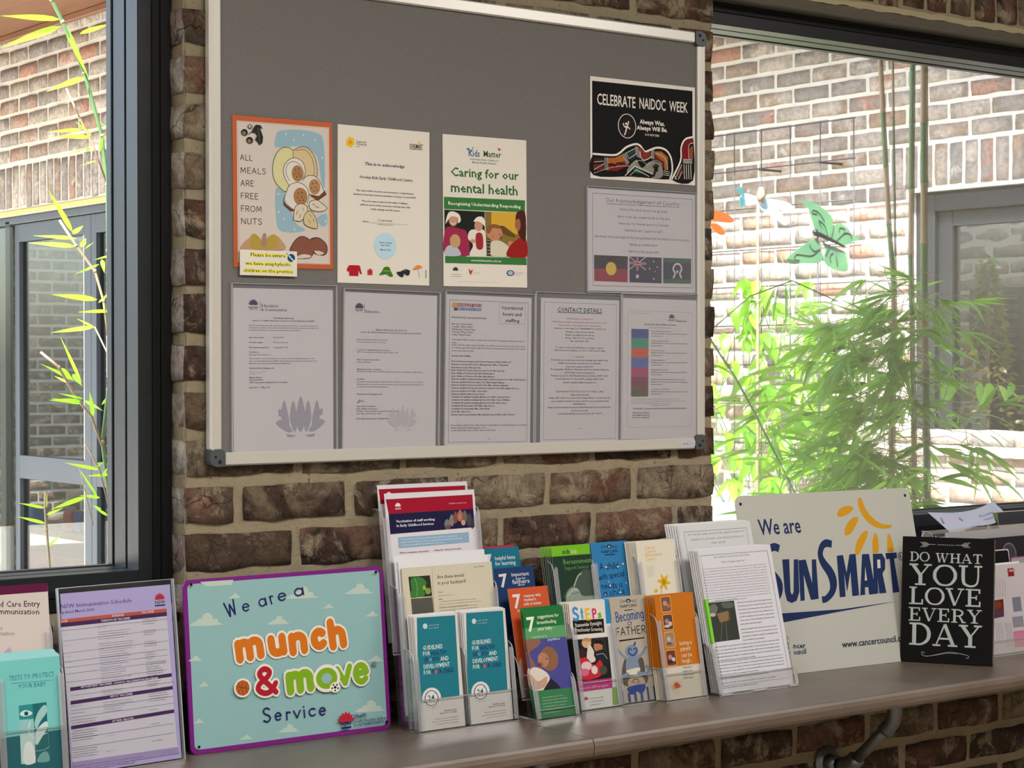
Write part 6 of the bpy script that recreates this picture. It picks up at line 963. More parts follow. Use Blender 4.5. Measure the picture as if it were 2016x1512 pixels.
# ------------------------------------------------------------------ windows of the room
def window(name, x0, x1, side):
    z0, z1 = 1.056, 2.296; w = struct(link(name, None, None, (0, 0, 0)))
    mb = MB(); fw = .061
    # frame: outer profile with a front step and a deeper inner rebate
    def ring(a, b, y0, y1, t, bb=.0015):
        mb.bbox(x0+a, x0+a+t, y0, y1, z0+b, z1-b, bb); mb.bbox(x1-a-t, x1-a, y0, y1, z0+b, z1-b, bb)
        mb.bbox(x0+a+t, x1-a-t, y0, y1, z0+b, z0+b+t, bb); mb.bbox(x0+a+t, x1-a-t, y0, y1, z1-b-t, z1-b, bb)
    ring(0, 0, .052, .098, fw); mb.build('window_frame', M['frame'], w)
    mb = MB(); ring(-.002, -.002, .0460, .0525, .020, .001); ring(.022, .022, .0475, .0525, .012, .001); mb.build('frame_bead', M['framed'], w)
    mb = MB(); ring(.004, .004, .1035, .150, fw-.004); mb.build('sash', M['frame'], w)
    mb = MB(); ring(.006, .006, .097, .105, fw-.012, .0005); mb.build('gasket', M['framed'], w)
    mb = MB(); mb.box(x0+.05, x1-.05, .150, .154, z0+.05, z1-.05); mb.build('pane', M['glass'], w)
    mb = MB(); ring(.004, .004, .154, .175, fw-.002); mb.build('outer_bead', M['frame'], w)
    return w
window('window_1', -4.4, PX0-.002, 0)
window('window_2', PX1-.075, 3.6, 1)

# room shell behind the camera, added roof overhang outside
mb = MB(); mb.box(-4.6, 4.0, -6.0, .3, -.05, 0); struct(mb.build('floor', M['floor']))
mb = MB(); mb.box(-4.7, 4.1, -6.1, .3, 2.9, 3.0); struct(mb.build('ceiling', M['plaster']))
mb = MB(); mb.box(-4.7, -4.6, -6.1, .3, 0, 2.9); struct(mb.build('wall_left', M['plaster']))
mb = MB(); mb.box(4.0, 4.1, -6.1, .3, 0, 2.9); struct(mb.build('wall_right', M['plaster']))
mb = MB(); mb.box(-4.6, 4.0, -6.1, -6.0, 0, 2.9); struct(mb.build('wall_front', M['plaster']))
mb = MB(); mb.prism([(.1, -6.2, 3.2), (.1, 1.15, 2.66), (.1, 1.15, 2.76), (.1, -6.2, 3.4)], (4.1, 0, 0)); struct(mb.build('shade_overhang', M['roof']))  # unseen overhang, added and shaped to shade the bamboo and window
mb = MB(); mb.box(-8, 12, .3, 14, -.06, 0); struct(mb.build('floor_2', M['concrete']))

# ------------------------------------------------------------------ courtyard wall on the right (faces -x)
XR = 4.42; XFR = lambda y, z: ((XR, y, z), R(-90))
mb = MB(); WY0, WY1, WZ0, WZ1 = .4, 2.872, 1.12, 2.262
mb.box(XR+.006, XR+.22, .3, WY0, 0, 3.5); mb.box(XR+.006, XR+.22, WY1, 5.15, 0, 3.5); mb.box(XR+.006, XR+.22, WY0, WY1, 0, WZ0-.02); mb.box(XR+.006, XR+.22, WY0, WY1, WZ1, 3.5)
cw = struct(mb.build('wall_right_2', M['smortar']))
k0 = -3
for k in range(-3, 24):
    z0 = CZ+k*CH+.012; y = 1.58+(.12 if k % 2 else 0)
    while y < 4.55:
        a, b = y, y+.24; y += .24
        if z0 < WZ0+.02 or z0 > 2.46: pass
        elif b <= WY1+.01 and z0+CH > WZ0: continue
        elif a < WY1 < b: a = WY1
        if z0 > WZ1-.03 and z0 < 2.46 and a < WY1+.12:
            if b < WY1+.12: continue
            a = WY1+.12
        if b-a > .05: lay(cw, 'far', 'sbrick', a, b, z0, z0+CH, .016, lambda u, z: ((XR, u, z), R(-90)), 6)
y = 1.63
while y < WY1+.11: lay(cw, 'far', 'sbrick', y, y+.0857, 2.272, 2.482, .016, lambda u, z: ((XR, u, z), R(-90)), 6); y += .0857
mb = MB(); mb.box(XR-.75, XR+.3, .3, 5.2, 3.24, 3.30); struct(mb.build('ceiling_2', M['soffit']))
# its window
w3 = struct(link('window_3', None, None, (0, 0, 0)))
mb = MB(); x = XR+.03
for (a, b, c, d) in ((WY0+.1, WY1-.11, WZ1-.09, WZ1-.012), (WY0+.1, WY1-.11, WZ0, WZ0+.06), (WY1-.11, WY1-.002, WZ0, WZ1-.012), (WY0, WY0+.1, WZ0, WZ1)): mb.bbox(x, x+.09, a, b, c, d, .004)
mb.bbox(x+.01, x+.08, 2.20, 2.275, WZ0+.06, WZ1-.09, .004); mb.bbox(x+.028, x+.07, WY1-.19, WY1-.111, WZ0+.06, WZ1-.091, .002); mb.bbox(x+.03, x+.07, 2.276, 2.681, WZ1-.16, WZ1-.091, .002); mb.box(x+.04, x+.088, 2.685, WY1-.01, WZ0+.02, WZ1-.02); mb.box(x+.04, x+.088, 2.26, 2.69, WZ1-.155, WZ1-.03)
mb.build('window_frame', plain('blue_grey_frame', '1a1e20', .55, spec=.3), w3)
mb = MB(); mb.box(x+.045, x+.05, WY0, WY1-.11, WZ0, WZ1-.05); mb.build('pane', M['dglass2'], w3)
mb = MB(); mb.bbox(XR-.05, XR+.12, WY0-.05, WY1+.02, WZ0-.045, WZ0, .006); mb.build('window_sill', plain('white_sill', 'd8d4cc', .6), w3)
ld = bpy.data.lights.new('brick_fill_light', 'AREA'); ld.size = .6; ld.energy = 22; lo = link('brick_fill_light', ld, None, (XR+.85, 3.0, 2.9))  # fill light added to brighten the brickwork behind the pane
# dim room behind that window: brickwork in place of reflections, louvre shelf and dark cupboard
mb = MB(); mb.box(XR+1.6, XR+1.7, .3, 5.1, 0, 3.2); ib = struct(mb.build('wall_right_3', M['smortar'])); mb = MB(); mb.box(XR+.2, XR+1.8, .3, 5.2, 3.0, 3.1); struct(mb.build('ceiling_4', M['plaster'])); mb = MB(); mb.box(1.9, 4.9, 5.3, 11.3, 3.35, 3.45); struct(mb.build('yard_shade_roof', M['plaster']))  # unseen ceilings over room and yard, added to dim the brick behind glass
for k in range(2, 15):
    z0 = CZ+k*CH; y = 1.9+(.12 if k % 2 else 0)
    while y < 4.4: lay(ib, 'far', 'sbrick', y, y+.24, z0, z0+CH, .014, lambda u, z: ((XR+1.598, u, z), R(-90)), 4); y += .24
t = thing('cupboard', 'dark cupboard with a slatted vent seen behind the courtyard window pane', 'cupboard', (XR+1.0, 2.80, 0))
mb = MB(); mb.bbox(-.2, .2, -.55, .28, 0, 1.5, .01); mb.build('body', plain('dark_cabinet', '1c1b1d', .5), t)
mb = MB()
for i in range(7): mb.bbox(-.23, -.2, .10, .36, 1.52+i*.045, 1.545+i*.045, .003)
mb.bbox(-.2, .1, .06, .40, 1.5, 1.86, .005); mb.build('vent_slats', plain('grey_slats', '55585a', .5), t)

# ------------------------------------------------------------------ courtyard wall on the left, further back (faces -x)
XL = 1.70; LY0, LY1 = 5.30, 9.0; DT = 2.245
mb = MB(); mb.box(XL+.006, XL+.2, LY0, 9.4, DT+.02, 3.2); mb.box(XL+.006, XL+.2, LY0, 5.36, 0, DT+.02); mb.box(XL+.006, XR+.2, LY0-.15, LY0, 0, 3.3)
cl = struct(mb.build('wall_left_2', M['smortar']))
for k in range(15, 25):
    z0 = 2.532+(k-15)*CH; y = 5.33+(.12 if k % 2 else 0)
    while y < 7.6 and z0 < 3.15: lay(cl, 'far', 'sbrick', y, y+.24, z0, z0+CH, .016, lambda u, z: ((XL, u, z), R(-90)), 6); y += .24
y = 5.33
while y < 7.6: lay(cl, 'far', 'sbrick', y, y+.0857, 2.292, 2.528, .016, lambda u, z: ((XL, u, z), R(-90)), 6); y += .0857
mb = MB(); mb.bbox(XL-.005, XL+.1, 5.32, 9.0, 2.268, 2.290, .003); mb.build('lintel_plate', plain('yellow_green_flashing', '9c9650', .6), cl)
mb = MB(); mb.box(XL-2.7, XL+.3, 3.4, 9.4, 3.205, 3.26); soff = struct(mb.build('ceiling_3', M['soffit']))  # visible soffit, lengthened out of view to keep sun off the door
mb = MB(); mb.bbox(XL-.03, XL-.002, LY0, 9.4, 3.17, 3.204, .004); mb.build('cornice', M['soffit'], soff)
d1 = struct(link('door_1', None, None, (0, 0, 0))); fm = plain('blue_grey_door_frame', '30363c', .5); x = XL+.04
mb = MB(); mb.bbox(x, x+.1, 5.34, 9.0, DT-.02, DT+.02, .004); mb.bbox(x, x+.1, 5.34, 5.38, 0, DT, .004); mb.build('door_frame', fm, d1)
for a, b in ((5.80, 6.72), (4.98+.40, 5.795)):
    lf = link('door_leaf', None, d1); mb = MB(); q = .085
    mb.bbox(x+.02, x+.07, a+.0745, b-.0545, DT-.115, DT-.022, .002); mb.bbox(x+.02, x+.07, b-.055, b, 0, DT-.022, .002); mb.bbox(x+.02, x+.07, a, a+.075, 0, DT-.022, .002)
    mb.bbox(x+.021, x+.069, a+.0745, b-.0545, .885, 1.007, .002); mb.build('leaf_frame', fm, lf)
    mb = MB(); mb.box(x+.042, x+.047, a+.05, b-.05, .05, DT-.1); mb.build('pane', M['dglass'], lf)
    mb = MB(); mb.box(x+.035, x+.055, a+.10, a+.115, 0, DT-.1); mb.build('glazing_edge', plain('pale_edge_strip', '9aa08c', .4), lf)
mb = MB(); mb.bbox(x, x+.1, 6.74, 6.80, 0, DT, .004); mb.box(x+.04, x+.045, 6.8, 8.9, 0, DT); mb.build('side_light', M['dglass'], d1)
# brickwork added behind the door glass in place of reflections; roofed yard
mb = MB(); mb.box(2.0, 9.0, 11.2, 11.4, 0, 4.2); bb_ = struct(mb.build('wall_left_3', M['smortar'])); XFB = lambda u, z: ((u, 11.192, z), 0)
for k in range(-10, 22):
    z0 = CZ+k*.0857*1.0; xx = 2.9+(.12 if k % 2 else 0)
    while xx < 5.0: lay(bb_, 'far', 'brick', xx, xx+.24, z0, z0+CH, .018, XFB, 4); xx += .24
t = struct(link('wall_left_4', None)); mb = MB(); mb.box(2.215, 2.29, 7.75, 8.0, 0, 2.9); mb.build('pier_core', M['smortar'], t)
for k in range(-10, 17):
    z0 = CZ+k*CH; lay(t, 'far', 'wbrick', 2.205, 2.295, z0, z0+CH, .014, lambda u, z: ((u, 7.742, z), 0), 4)  # pale brick stands in for the sunlit look of this pier
tb = thing('toy_bench', 'low bench with red base seen through the lower door glass', 'bench', (2.35, 6.9, -.04))
mb = MB(); mb.bbox(-.2, .5, -.9, .9, .56, .60, .006); mb.build('bench_top', plain('pale_wood', 'b08a60', .5), tb)
mb = MB(); mb.bbox(-.15, .45, -.85, .85, .30, .46, .01); mb.build('drawer_box', plain('red_paint', '8c1c22', .4), tb)
for sx in (-.15, .42):
    for sy in (-.85, .82): mb = MB(); mb.bbox(sx, sx+.03, sy, sy+.03, 0, .56, .003); mb.build('leg', M['blackp'], tb)
for i, (yy, c, nm) in enumerate([(-.62, 'd8b838', 'yellow'), (-.48, 'd87a2c', 'orange'), (-.35, '4a3a9a', 'violet'), (-.22, 'c03a2c', 'red'), (.30, '2c6ab0', 'blue')]):
    mb = MB(); mb.bbox(-.05, .05, -.055, .055, 0, .11, .008)
    tag(mb.build('toy_block', plain(nm+'_toy', c, .4), None, (2.22, 7.2+yy, .56)), nm+' toy block on the bench behind the door glass', 'toy block', None)
mb = MB(); mb.bbox(0, .003, -.09, .09, 0, .27, .001)
tag(mb.build('door_notice', M['paper'], None, (XL+.052, 5.52, 1.42)), 'blank white notice stuck to the courtyard door glass', 'notice')

# ------------------------------------------------------------------ shelf and pipe brackets
SZ = .805; SY = -.400
sh = thing('wall_shelf', 'long worn timber shelf with rounded front edge running along the brick wall', 'shelf', (0, 0, 0))
for a, b in ((-3.2, -.1865), (-.1845, 2.6)):
    mb = MB(); prof = [(-.001, 0), (-.001, -.034), (SY+.010, -.034), (SY+.003, -.031), (SY, -.025), (SY-.001, -.014), (SY+.001, -.006), (SY+.005, -.001), (SY+.012, 0)]
    n_ = len(prof); N = 24
    vs = [(a+(b-a)*i/N, p, SZ+q) for i in range(N+1) for p, q in prof]
    fs = [(i*n_+j, i*n_+(j+1) % n_, (i+1)*n_+(j+1) % n_, (i+1)*n_+j) for i in range(N) for j in range(n_)]+[tuple(range(n_)), tuple(N*n_+j for j in range(n_-1, -1, -1))]
    mb.add(vs, [f[::-1] for f in fs]); o = mb.build('plank', M['timber'], sh)
    if a < -1: o['label'] = 'browner left plank'
def bracket(x, label):
    t = thing('pipe_bracket', label, 'bracket', (x, 0, .572))
    mb = MB(); N = 24
    mb.add([(0, -.012, 0)]+[(.0375*math.cos(2*math.pi*i/N), -.003, .0375*math.sin(2*math.pi*i/N)) for i in range(N)]+[(.0375*math.cos(2*math.pi*i/N), 0, .0375*math.sin(2*math.pi*i/N)) for i in range(N)],
           [(0, (i+1) % N+1, i+1) for i in range(N)]+[(i+1, (i+1) % N+1, N+(i+1) % N+1, N+i+1) for i in range(N)], 0, True)
    mb.tube([(0, -.004, 0), (0, -.034, 0)], [.021, .019], 16); mb.build('flange', M['zinc'], t)
    mb = MB(); mb.tube([(0, -.030, 0), (0, -.055, 0)], .0135, 14); mb.build('nipple', M['blackp'], t)
    mb = MB(); mb.tube([(0, -.048, 0), (0, -.054, 0), (0, -.07, .003), (0, -.085, .014), (0, -.092, .024)], [.0195, .0185, .0175, .0185, .0195], 16); mb.build('elbow', M['zinc'], t)
    mb = MB(); mb.tube([(0, -.082, .012), (0, -.196, .116)], .0135, 16); mb.build('pipe', M['zinc'], t)
    mb = MB(); mb.tube([(0, -.178, .098), (0, -.184, .104), (0, -.194, .114), (0, -.202, .126), (0, -.204, .142), (0, -.204, .158), (0, -.204, .163)], [.0195, .0178, .0172, .0172, .0175, .0178, .0195], 16); mb.build('elbow', M['zinc'], t)
    mb = MB(); mb.tube([(0, -.204, .162), (0, -.204, .172)], .0165, 14); mb.build('nipple', M['blackp'], t)
    mb = MB(); mb.tube([(0, -.204, .170), (0, -.204, .199)], .0115, 14); mb.build('riser', M['zinc'], t)
bracket(.84, 'galvanised pipe bracket with round flange under the right part of the shelf')
bracket(-.155, 'galvanised pipe bracket barely showing under the shelf joint')

# ------------------------------------------------------------------ noticeboard
BX0, BX1, BZ0, BZ1 = -.758, .443, 1.301, 2.195
nb = thing('noticeboard', 'large grey felt noticeboard with silver frame hung on the brick pier', 'noticeboard', (0, 0, 0))
mb = MB(); mb.box(BX0+.01, BX1-.01, -.012, -.004, BZ0+.01, BZ1-.01); mb.build('felt_panel', M['felt'], nb)
FWD = .024
for nm, (a, b, c, d) in {'l': (BX0, BX0+FWD, BZ0+.028, BZ1-.028), 'r': (BX1-FWD+.004, BX1, BZ0+.028, BZ1-.028), 'b': (BX0+.028, BX1-.028, BZ0, BZ0+FWD), 't': (BX0+.028, BX1-.028, BZ1-FWD, BZ1)}.items():
    mb = MB(); mb.bbox(a, b, -.020, -.001, c, d, .0028)
    if nm in 'lr': mb.bbox(a+(.014 if nm == 'r' else .003), a+(.018 if nm == 'r' else .007), -.0215, -.019, c, d, .0008)
    mb.build('frame_rail', M['alu'], nb)
for cx, cz, sx, sz in ((BX0, BZ0, 1, 1), (BX1, BZ0, -1, 1), (BX0, BZ1, 1, -1), (BX1, BZ1, -1, -1)):
    mb = MB(); pts = [(0, .030), (0, .011), (.003, .004), (.011, 0), (.030, 0), (.030, .025), (.025, .030)]
    P3 = [(cx+sx*(a-.001), -.0225, cz+sz*(b-.001)) for a, b in pts]
    if sx*sz < 0: P3 = P3[::-1]
    mb.prism(P3, (0, .0215, 0)); c = mb.build('corner_cap', M['corner'], nb)
    mb = MB(); mb.tube([(cx+sx*.018, -.0225, cz+sz*.008), (cx+sx*.018, -.0245, cz+sz*.008)], [.0034, .0026], 10); mb.tube([(cx+sx*.009, -.0225, cz+sz*.017), (cx+sx*.009, -.0242, cz+sz*.017)], [.0022, .0018], 8); mb.build('screw', M['screw'], c)

load_glyphs(sorted(set(''.join(c[1] for v in ARTS.values() for c in v[2] if c[0] == 't')+''.join(WORDS)+'VISIONl')))
a = Art(60, 14, lambda u, v, o: (.372+u/1000, -.0202-o, 1.319-v/1000)); a.run([('r', 0, 0, 44, 11, 'c8cad4'), ('t', 'VISION', 5, 9, 16, 0, 4.5, '2c4a8a', 'b'), ('t', 'CHART', 21.5, 9, 16, 0, 4.5, '8aa4cc', 'n'), ('s', [(14, 3.5), (20, 2), (30, 3)], .5, '3a6ab0', 1)])
a.build('maker_label', nb)

# ------------------------------------------------------------------ sheets pinned on the board
def sheet(name, art, label, cat, x, z, rot, w, h, mat='paper', depth=-.0135, sleeve=None, film=False, curl=0, group=None):
    t = thing(name, label, cat, (x, depth, z-h/2), (0, 0, 0), group)
    t.rotation_euler = (0, -rot, 0)
    fn = None
    W, H, cmds = ARTS[art]
    def bend(u, v): return curl*math.sin((u/W)*math.pi)*.0 + (curl*((1-u/W)**6)*(.6+.4*math.sin(v/H*5)) if curl else 0)
    mb = MB(); nu, nv = (24, 12) if curl else (1, 1); vs = []; fs = []
    for side in (0, 1):
        for j in range(nv+1):
            for i in range(nu+1):
                u, v = i/nu*W, j/nv*H; vs.append(((u-W/2)/1000*w/(W/1000), -bend(u, v)+(.0004 if side else 0), (H-v)/1000*h/(H/1000)))
    k = (nu+1)*(nv+1)
    for j in range(nv):
        for i in range(nu):
            q = j*(nu+1)+i; fs.append((q, q+nu+1, q+nu+2, q+1)); fs.append((k+q, k+q+1, k+q+nu+2, k+q+nu+1))
    mb.add(vs, fs); mb.build('sheet', M[mat], t)
    art_ = Art(W, H, lambda u, v, o: ((u-W/2)/W*w, -bend(u, v)-o, (H-v)/H*h)); art_.run(cmds); art_.build('print', t)
    if sleeve:
        sw, shh, dx, dz = sleeve; mb = MB(); mb.box(-sw/2+dx, sw/2+dx, -.0034, -.0030, h/2-shh/2+dz, h/2+shh/2+dz); s_ = mb.build('plastic_sleeve', M['sleeve'], t)
        mb = MB(); x0, x1, z0, z1 = -sw/2+dx, sw/2+dx, h/2-shh/2+dz, h/2+shh/2+dz
        for a, b, c, d in ((x0, x0+.0022, z0, z1), (x1-.0022, x1, z0, z1), (x0, x1, z0, z0+.0022), (x0, x1, z1-.0012, z1)): mb.box(a, b, -.0040, .0006, c, d)
        mb.build('sleeve_edge', M['acedge'], s_)
    if film:
        mb = MB(); mb.box(-w/2-.003, w/2+.003, -.0022, -.0020, -.003, h+.003); mb.build('laminate_film', M['lam'], t)
    return t
t = sheet('nut_free_poster', 'nut', 'orange-bordered poster with drawings of nuts, top left on the board', 'poster', -.6013, 1.7959, .0077, .2108, .2733, 'orange', film=True)
sheet('allergy_notice', 'note', 'small white notice with yellow highlighted lines stuck over the nut poster', 'notice', -.6376, 1.6672, .0009, .1195, .0461, 'paperw', depth=-.0195)
sheet('sun_safety_certificate', 'cert', 'white certificate with pale blue circle and row of clothing pictures', 'certificate', -.3821, 1.7833, -.0037, .2089, .2959, 'paperw')
sheet('mental_health_poster', 'kids', 'white and green poster with photos of laughing children and a baby', 'poster', -.1406, 1.7834, .0074, .2058, .2952, 'paperw')
sheet('black_art_poster', 'naidoc', 'black landscape poster with patterned band, top right on the board', 'poster', .2731, 1.9709, .0029, .2919, .2098, 'paperw')
sheet('acknowledgement_poster', 'ack', 'white landscape poster with three flags below the black poster', 'poster', .2707, 1.7404, .0042, .2982, .2107, 'paper', sleeve=(.306, .219, -.001, 0))
for nm, art, lb, x, z, r_, w_, h_, sl in [('approval_letter', 'doc1', 'letter with large pale lotus emblem, leftmost of the lower row of sheets', -.6019, 1.4724, .0017, .2115, .2975, (.224, .309, .001, .003)),
    ('approval_letter', 'doc2', 'letter with small black waratah crest, second from left in the lower row', -.3691, 1.4687, -.0154, .2115, .2971, (.222, .309, .001, .001)),
    ('staffing_sheet', 'doc3', 'framed-border sheet of opening hours with boxed heading, middle of lower row', -.1362, 1.4701, -.0151, .2105, .2953, (.222, .306, .002, .002)),
    ('contact_sheet', 'doc4', 'contact list sheet with underlined heading, fourth in the lower row', .0984, 1.4694, -.0089, .2079, .2942, (.231, .3144, -.004, .002)),
    ('rating_certificate', 'doc5', 'sheet with column of seven coloured squares, rightmost of the lower row', .3174, 1.4728, -.0069, .2093, .2952, (.226, .313, .001, .001))]:
    sheet(nm, art, lb, 'notice', x, z, r_, w_, h_, sleeve=sl)

# ------------------------------------------------------------------ things on the shelf
def TH(th, x, d, s, z0): return (x, d+s*math.sin(th), z0+s*math.cos(th))
def leaf(name, art, label, cat, x, y, z, yaw, lean, w=None, h=None, thick=.0005, n=0, step=(.0, .0016, .0), group=None, edge='paperw', coverlabel=None, top=0):
    """a printed leaflet; n further copies stand close behind it, as the stack in the holder shows"""
    W, H, cmds = ARTS[art]; w = w or W/1000; h = h or H/1000
    t = thing(name, label, cat, (x, y, z), (-lean, 0, yaw), group)
    mb = MB(); mb.bbox(-w/2, w/2, 0, thick, 0, h, min(.0002, thick/3)); mb.build('paper', M[edge], t)
    a_ = Art(W, H, lambda u, v, o: ((u-W/2)/W*w, -o, (H-v)/H*h)); a_.run(cmds); a_.build('print', t)
    for i in range(n):
        c = copy_tree(t, group); c['label'] = ['second', 'third', 'fourth', 'fifth', 'sixth', 'seventh', 'eighth'][i]+' from the front in the stack of '+(group or name)
        m_ = Matrix.Rotation(yaw, 4, 'Z') @ Matrix.Rotation(-lean, 4, 'X')
        c.location = Vector((x, y, z))+m_ @ Vector((step[0]*(i+1)+rb.uniform(-.0008, .0008), (step[1]+thick)*(i+1), step[2]*(i+1)+rb.uniform(0, .001)))
        if group: c['group'] = group; t['group'] = group
    return t
def tier(parent, xc, y, z0, th, W, Hs, Hf, depth, Hb=None, div=(), lip=.010, nm='pocket'):
    """one pocket of an acrylic holder: back, two rounded flanges, low front, floor; y is the front plane of the paper"""
    e = .0022; x0, x1 = xc-W/2, xc+W/2; yf = y-.0035; yb = y+depth; Hb = Hb or Hs
    up = Vector((0, math.sin(th), math.cos(th))); nrm = Vector((0, math.cos(th), -math.sin(th)))
    P = lambda x, d, s: Vector((x, d, z0-.003))+up*s
    mb = MB(); mb.prism([P(x0, yb, 0), P(x1, yb, 0), P(x1, yb, Hb-.012), P(x1-.012, yb, Hb), P(x0+.012, yb, Hb), P(x0, yb, Hb-.012)], nrm*e)
    mb.prism([P(x0, yf-e, 0), P(x0, yb, 0), P(x1, yb, 0), P(x1, yf-e, 0)], (0, 0, e)); mb.build(nm+'_back', M['acrylic'], parent)
    f = mb = MB(); mb.prism([P(x0, yf, 0), P(x1, yf, 0), P(x1, yf, Hf-.008), P(x1-.008, yf, Hf), P(x0+.008, yf, Hf), P(x0, yf, Hf-.008)], -nrm*e); fr = mb.build(nm+'_front', M['acrylic'], parent)
    mb = MB(); mb.tube([P(x0+.008, yf-e/2, Hf), P(x1-.008, yf-e/2, Hf)], .0009, 5); mb.tube([P(x0, yf-e, 0), P(x1, yf-e, 0)], .0012, 5); mb.build('highlight_edge', M['acedge'], fr)
    for xx in (x0, x1-e, *div):
        mb = MB(); q = min(.02, depth*.5)
        pr = [P(xx, yf, 0), P(xx, yb, 0), P(xx, yb, Hs), P(xx, (yf+yb)/2, Hs), P(xx, yf+.004, Hs-.006), P(xx, yf, Hs-.018)]
        mb.prism(pr, (e, 0, 0)); s_ = mb.build(nm+'_side', M['acrylic'], parent)
        mb = MB(); mb.tube([P(xx+e/2, yf, 0), P(xx+e/2, yf, Hs-.018), P(xx+e/2, yf+.004, Hs-.006), P(xx+e/2, (yf+yb)/2, Hs), P(xx+e/2, yb, Hs)], .0011, 5)
        mb.build('highlight_edge', M['acedge'], s_); mb = MB()
        sg = 1 if xx == x0 else -1
        if xx in (x0, x1-e) and lip:
            mb.prism([P(xx+e/2, yf-.0012, .004), P(xx+e/2+sg*lip, yf-.0012, .004), P(xx+e/2+sg*lip, yf-.0012, Hs*.93), P(xx+e/2+sg*lip*.5, yf-.0012, Hs-.010), P(xx+e/2, yf-.0012, Hs-.018)], (0, -.0003, 0)); mb.build('curled_lip', M['aclip'], s_)

# left pair: brochure and teal leaflets
h1 = thing('brochure_holder', 'clear two-step brochure holder at the far left end, holding teal leaflets', 'holder', (0, 0, 0))
tier(h1, -1.17, -.200, .8085, .12, .114, .195, .10, .034); tier(h1, -1.17, -.150, .917, .12, .114, .150, .05, .022, nm='upper_pocket')
leaf('leaflet', 'tests', 'teal leaflet with a four-part baby photo, front left holder', 'leaflet', -1.17, -.199, .8085, 0, .12, n=4, step=(-.0006, .004, .0022), group='teal leaflets in the left holder')
leaf('brochure', 'child', 'pale brochure with maroon top band behind the teal leaflets', 'brochure', -1.1675, -.149, .918, 0, .12, n=1, group='pale maroon-banded brochures')
# immunisation schedule in a slanted sign holder
t = thing('sign_holder', 'clear slanted sign holder around the lavender vaccine schedule', 'holder', (-.9705, -.12, .8055), (-.1224, 0, .07))
for a, b in ((-.0035, -.0015), (.0022, .0042)):
    mb = MB(); mb.prism([(x_, a, z_) for x_, z_ in rrect(-.1115, -.001, .1115, .310, .004)], (0, b-a, 0)); mb.build('acrylic_panel', M['acrylic'], t)
mb = MB(); mb.tube([(-.111, -.0025, 0), (.111, -.0025, 0), (.1112, -.0025, .309), (-.111, -.0025, .309), (-.111, -.0025, 0)], .0011, 5); mb.box(.1095, .1115, -.003, .004, 0, .309); mb.box(-.1115, -.1095, -.003, .004, 0, .309); mb.build('highlight_edge', M['acedge'], t)
mb = MB(); mb.prism([(-.1, .004, 0), (-.1, .075, .012), (-.1, .075, .014), (-.1, .004, .003)], (.2, 0, 0)); mb.build('foot', M['acrylic'], t)
leaf('vaccine_schedule', 'imm', 'lavender immunisation schedule sheet with purple bands in the slanted holder', 'sheet', -.9705, -.1195, .8085, .07, .1224)
mb = MB(); mb.bbox(-.862, -.812, -.050, -.040, SZ, SZ+.105, .003)
tag(mb.build('folder', plain('dark_blue_cover', '141828', .4)), 'dark blue upright folder behind the gap between schedule and purple-edged sign', 'folder')
# purple-edged sign
def plate(name, art, label, cat, x, y, z, yaw, lean, w, h, th, mat, rad, holes=()):
    W, H, cmds = ARTS[art]; t = thing(name, label, cat, (x, y, z), (-lean, 0, yaw))
    mb = MB(); mb.prism([(a, 0, b) for a, b in rrect(-w/2, 0, w/2, h, rad, 6)], (0, th, 0)); mb.build('plate', mat, t)
    a_ = Art(W, H, lambda u, v, o: ((u-W/2)/W*w, -o, (H-v)/H*h)); a_.run(cmds); a_.build('print', t)
    if holes:
        mb = MB()
        for hx, hz in holes: mb.tube([(hx, -.0008, hz), (hx, .0004, hz)], .0035, 10)
        mb.build('mounting_hole', M['screw'], t)
    return t
plate('healthy_habits_sign', 'munch', 'pale blue sign with purple edge, white clouds and orange and green lettering', 'sign', -.6296, -.0928, .8055, -.0113, .0958, .4135, .3025, .004, plain('purple_board', '7a2380', .45), .014)

# three-tier holder
h2 = thing('brochure_holder', 'tall clear three-tier holder with red-topped flyers, weed sheets and blue leaflets', 'holder', (0, 0, 0))
tier(h2, -.297, -.168, .8085, .13, .232, .150, .060, .026, div=(-.2965,)); tier(h2, -.299, -.138, .8085, .13, .228, .265, .12, .030, nm='middle_pocket'); tier(h2, -.303, -.088, .945, .13, .226, .270, .12, .032, nm='upper_pocket')
leaf('leaflet', 'guide', 'left of the two blue growth-guideline leaflets in the three-tier holder', 'leaflet', -.353, -.1665, .8085, 0, .125)
leaf('leaflet', 'guide', 'right of the two blue growth-guideline leaflets in the three-tier holder', 'leaflet', -.2405, -.1665, .8085, 0, .125)
for xx, sd in ((-.354, 'left'), (-.2425, 'right')):
    t = leaf('leaflet', 'weedsback', 'white edge of the copy just behind the '+sd+' blue growth leaflet', 'leaflet', xx, -.1640, .8085, 0, .125, .099, .2115, .0012, 3, (-.0008, .0036, .0006), 'copies behind the '+sd+' blue leaflet')
leaf('weed_factsheet', 'weeds', 'cream sheet with leaf photo standing in the middle tier', 'sheet', -.296, -.1365, .8085, 0, .13, n=2, step=(.0003, .002, -.001), group='cream leaf-photo sheets in the middle tier')
leaf('blank_sheet', 'weedsback', 'blank white sheet rising just behind the cream leaf-photo sheets', 'sheet', -.2985, -.1285, .8210, 0, .13)
leaf('blank_sheet', 'weedsback', 'blank white sheet, rearmost and tallest in the middle tier', 'sheet', -.3035, -.1225, .8315, 0, .13)
leaf('vaccination_flyer', 'red', 'flyer with red and navy top panel, front of the upper tier', 'flyer', -.301, -.0865, .945, 0, .13)
leaf('vaccination_flyer', 'redback', 'flyer with only its red band showing behind the front red flyer', 'flyer', -.3035, -.066, .9600, 0, .13)

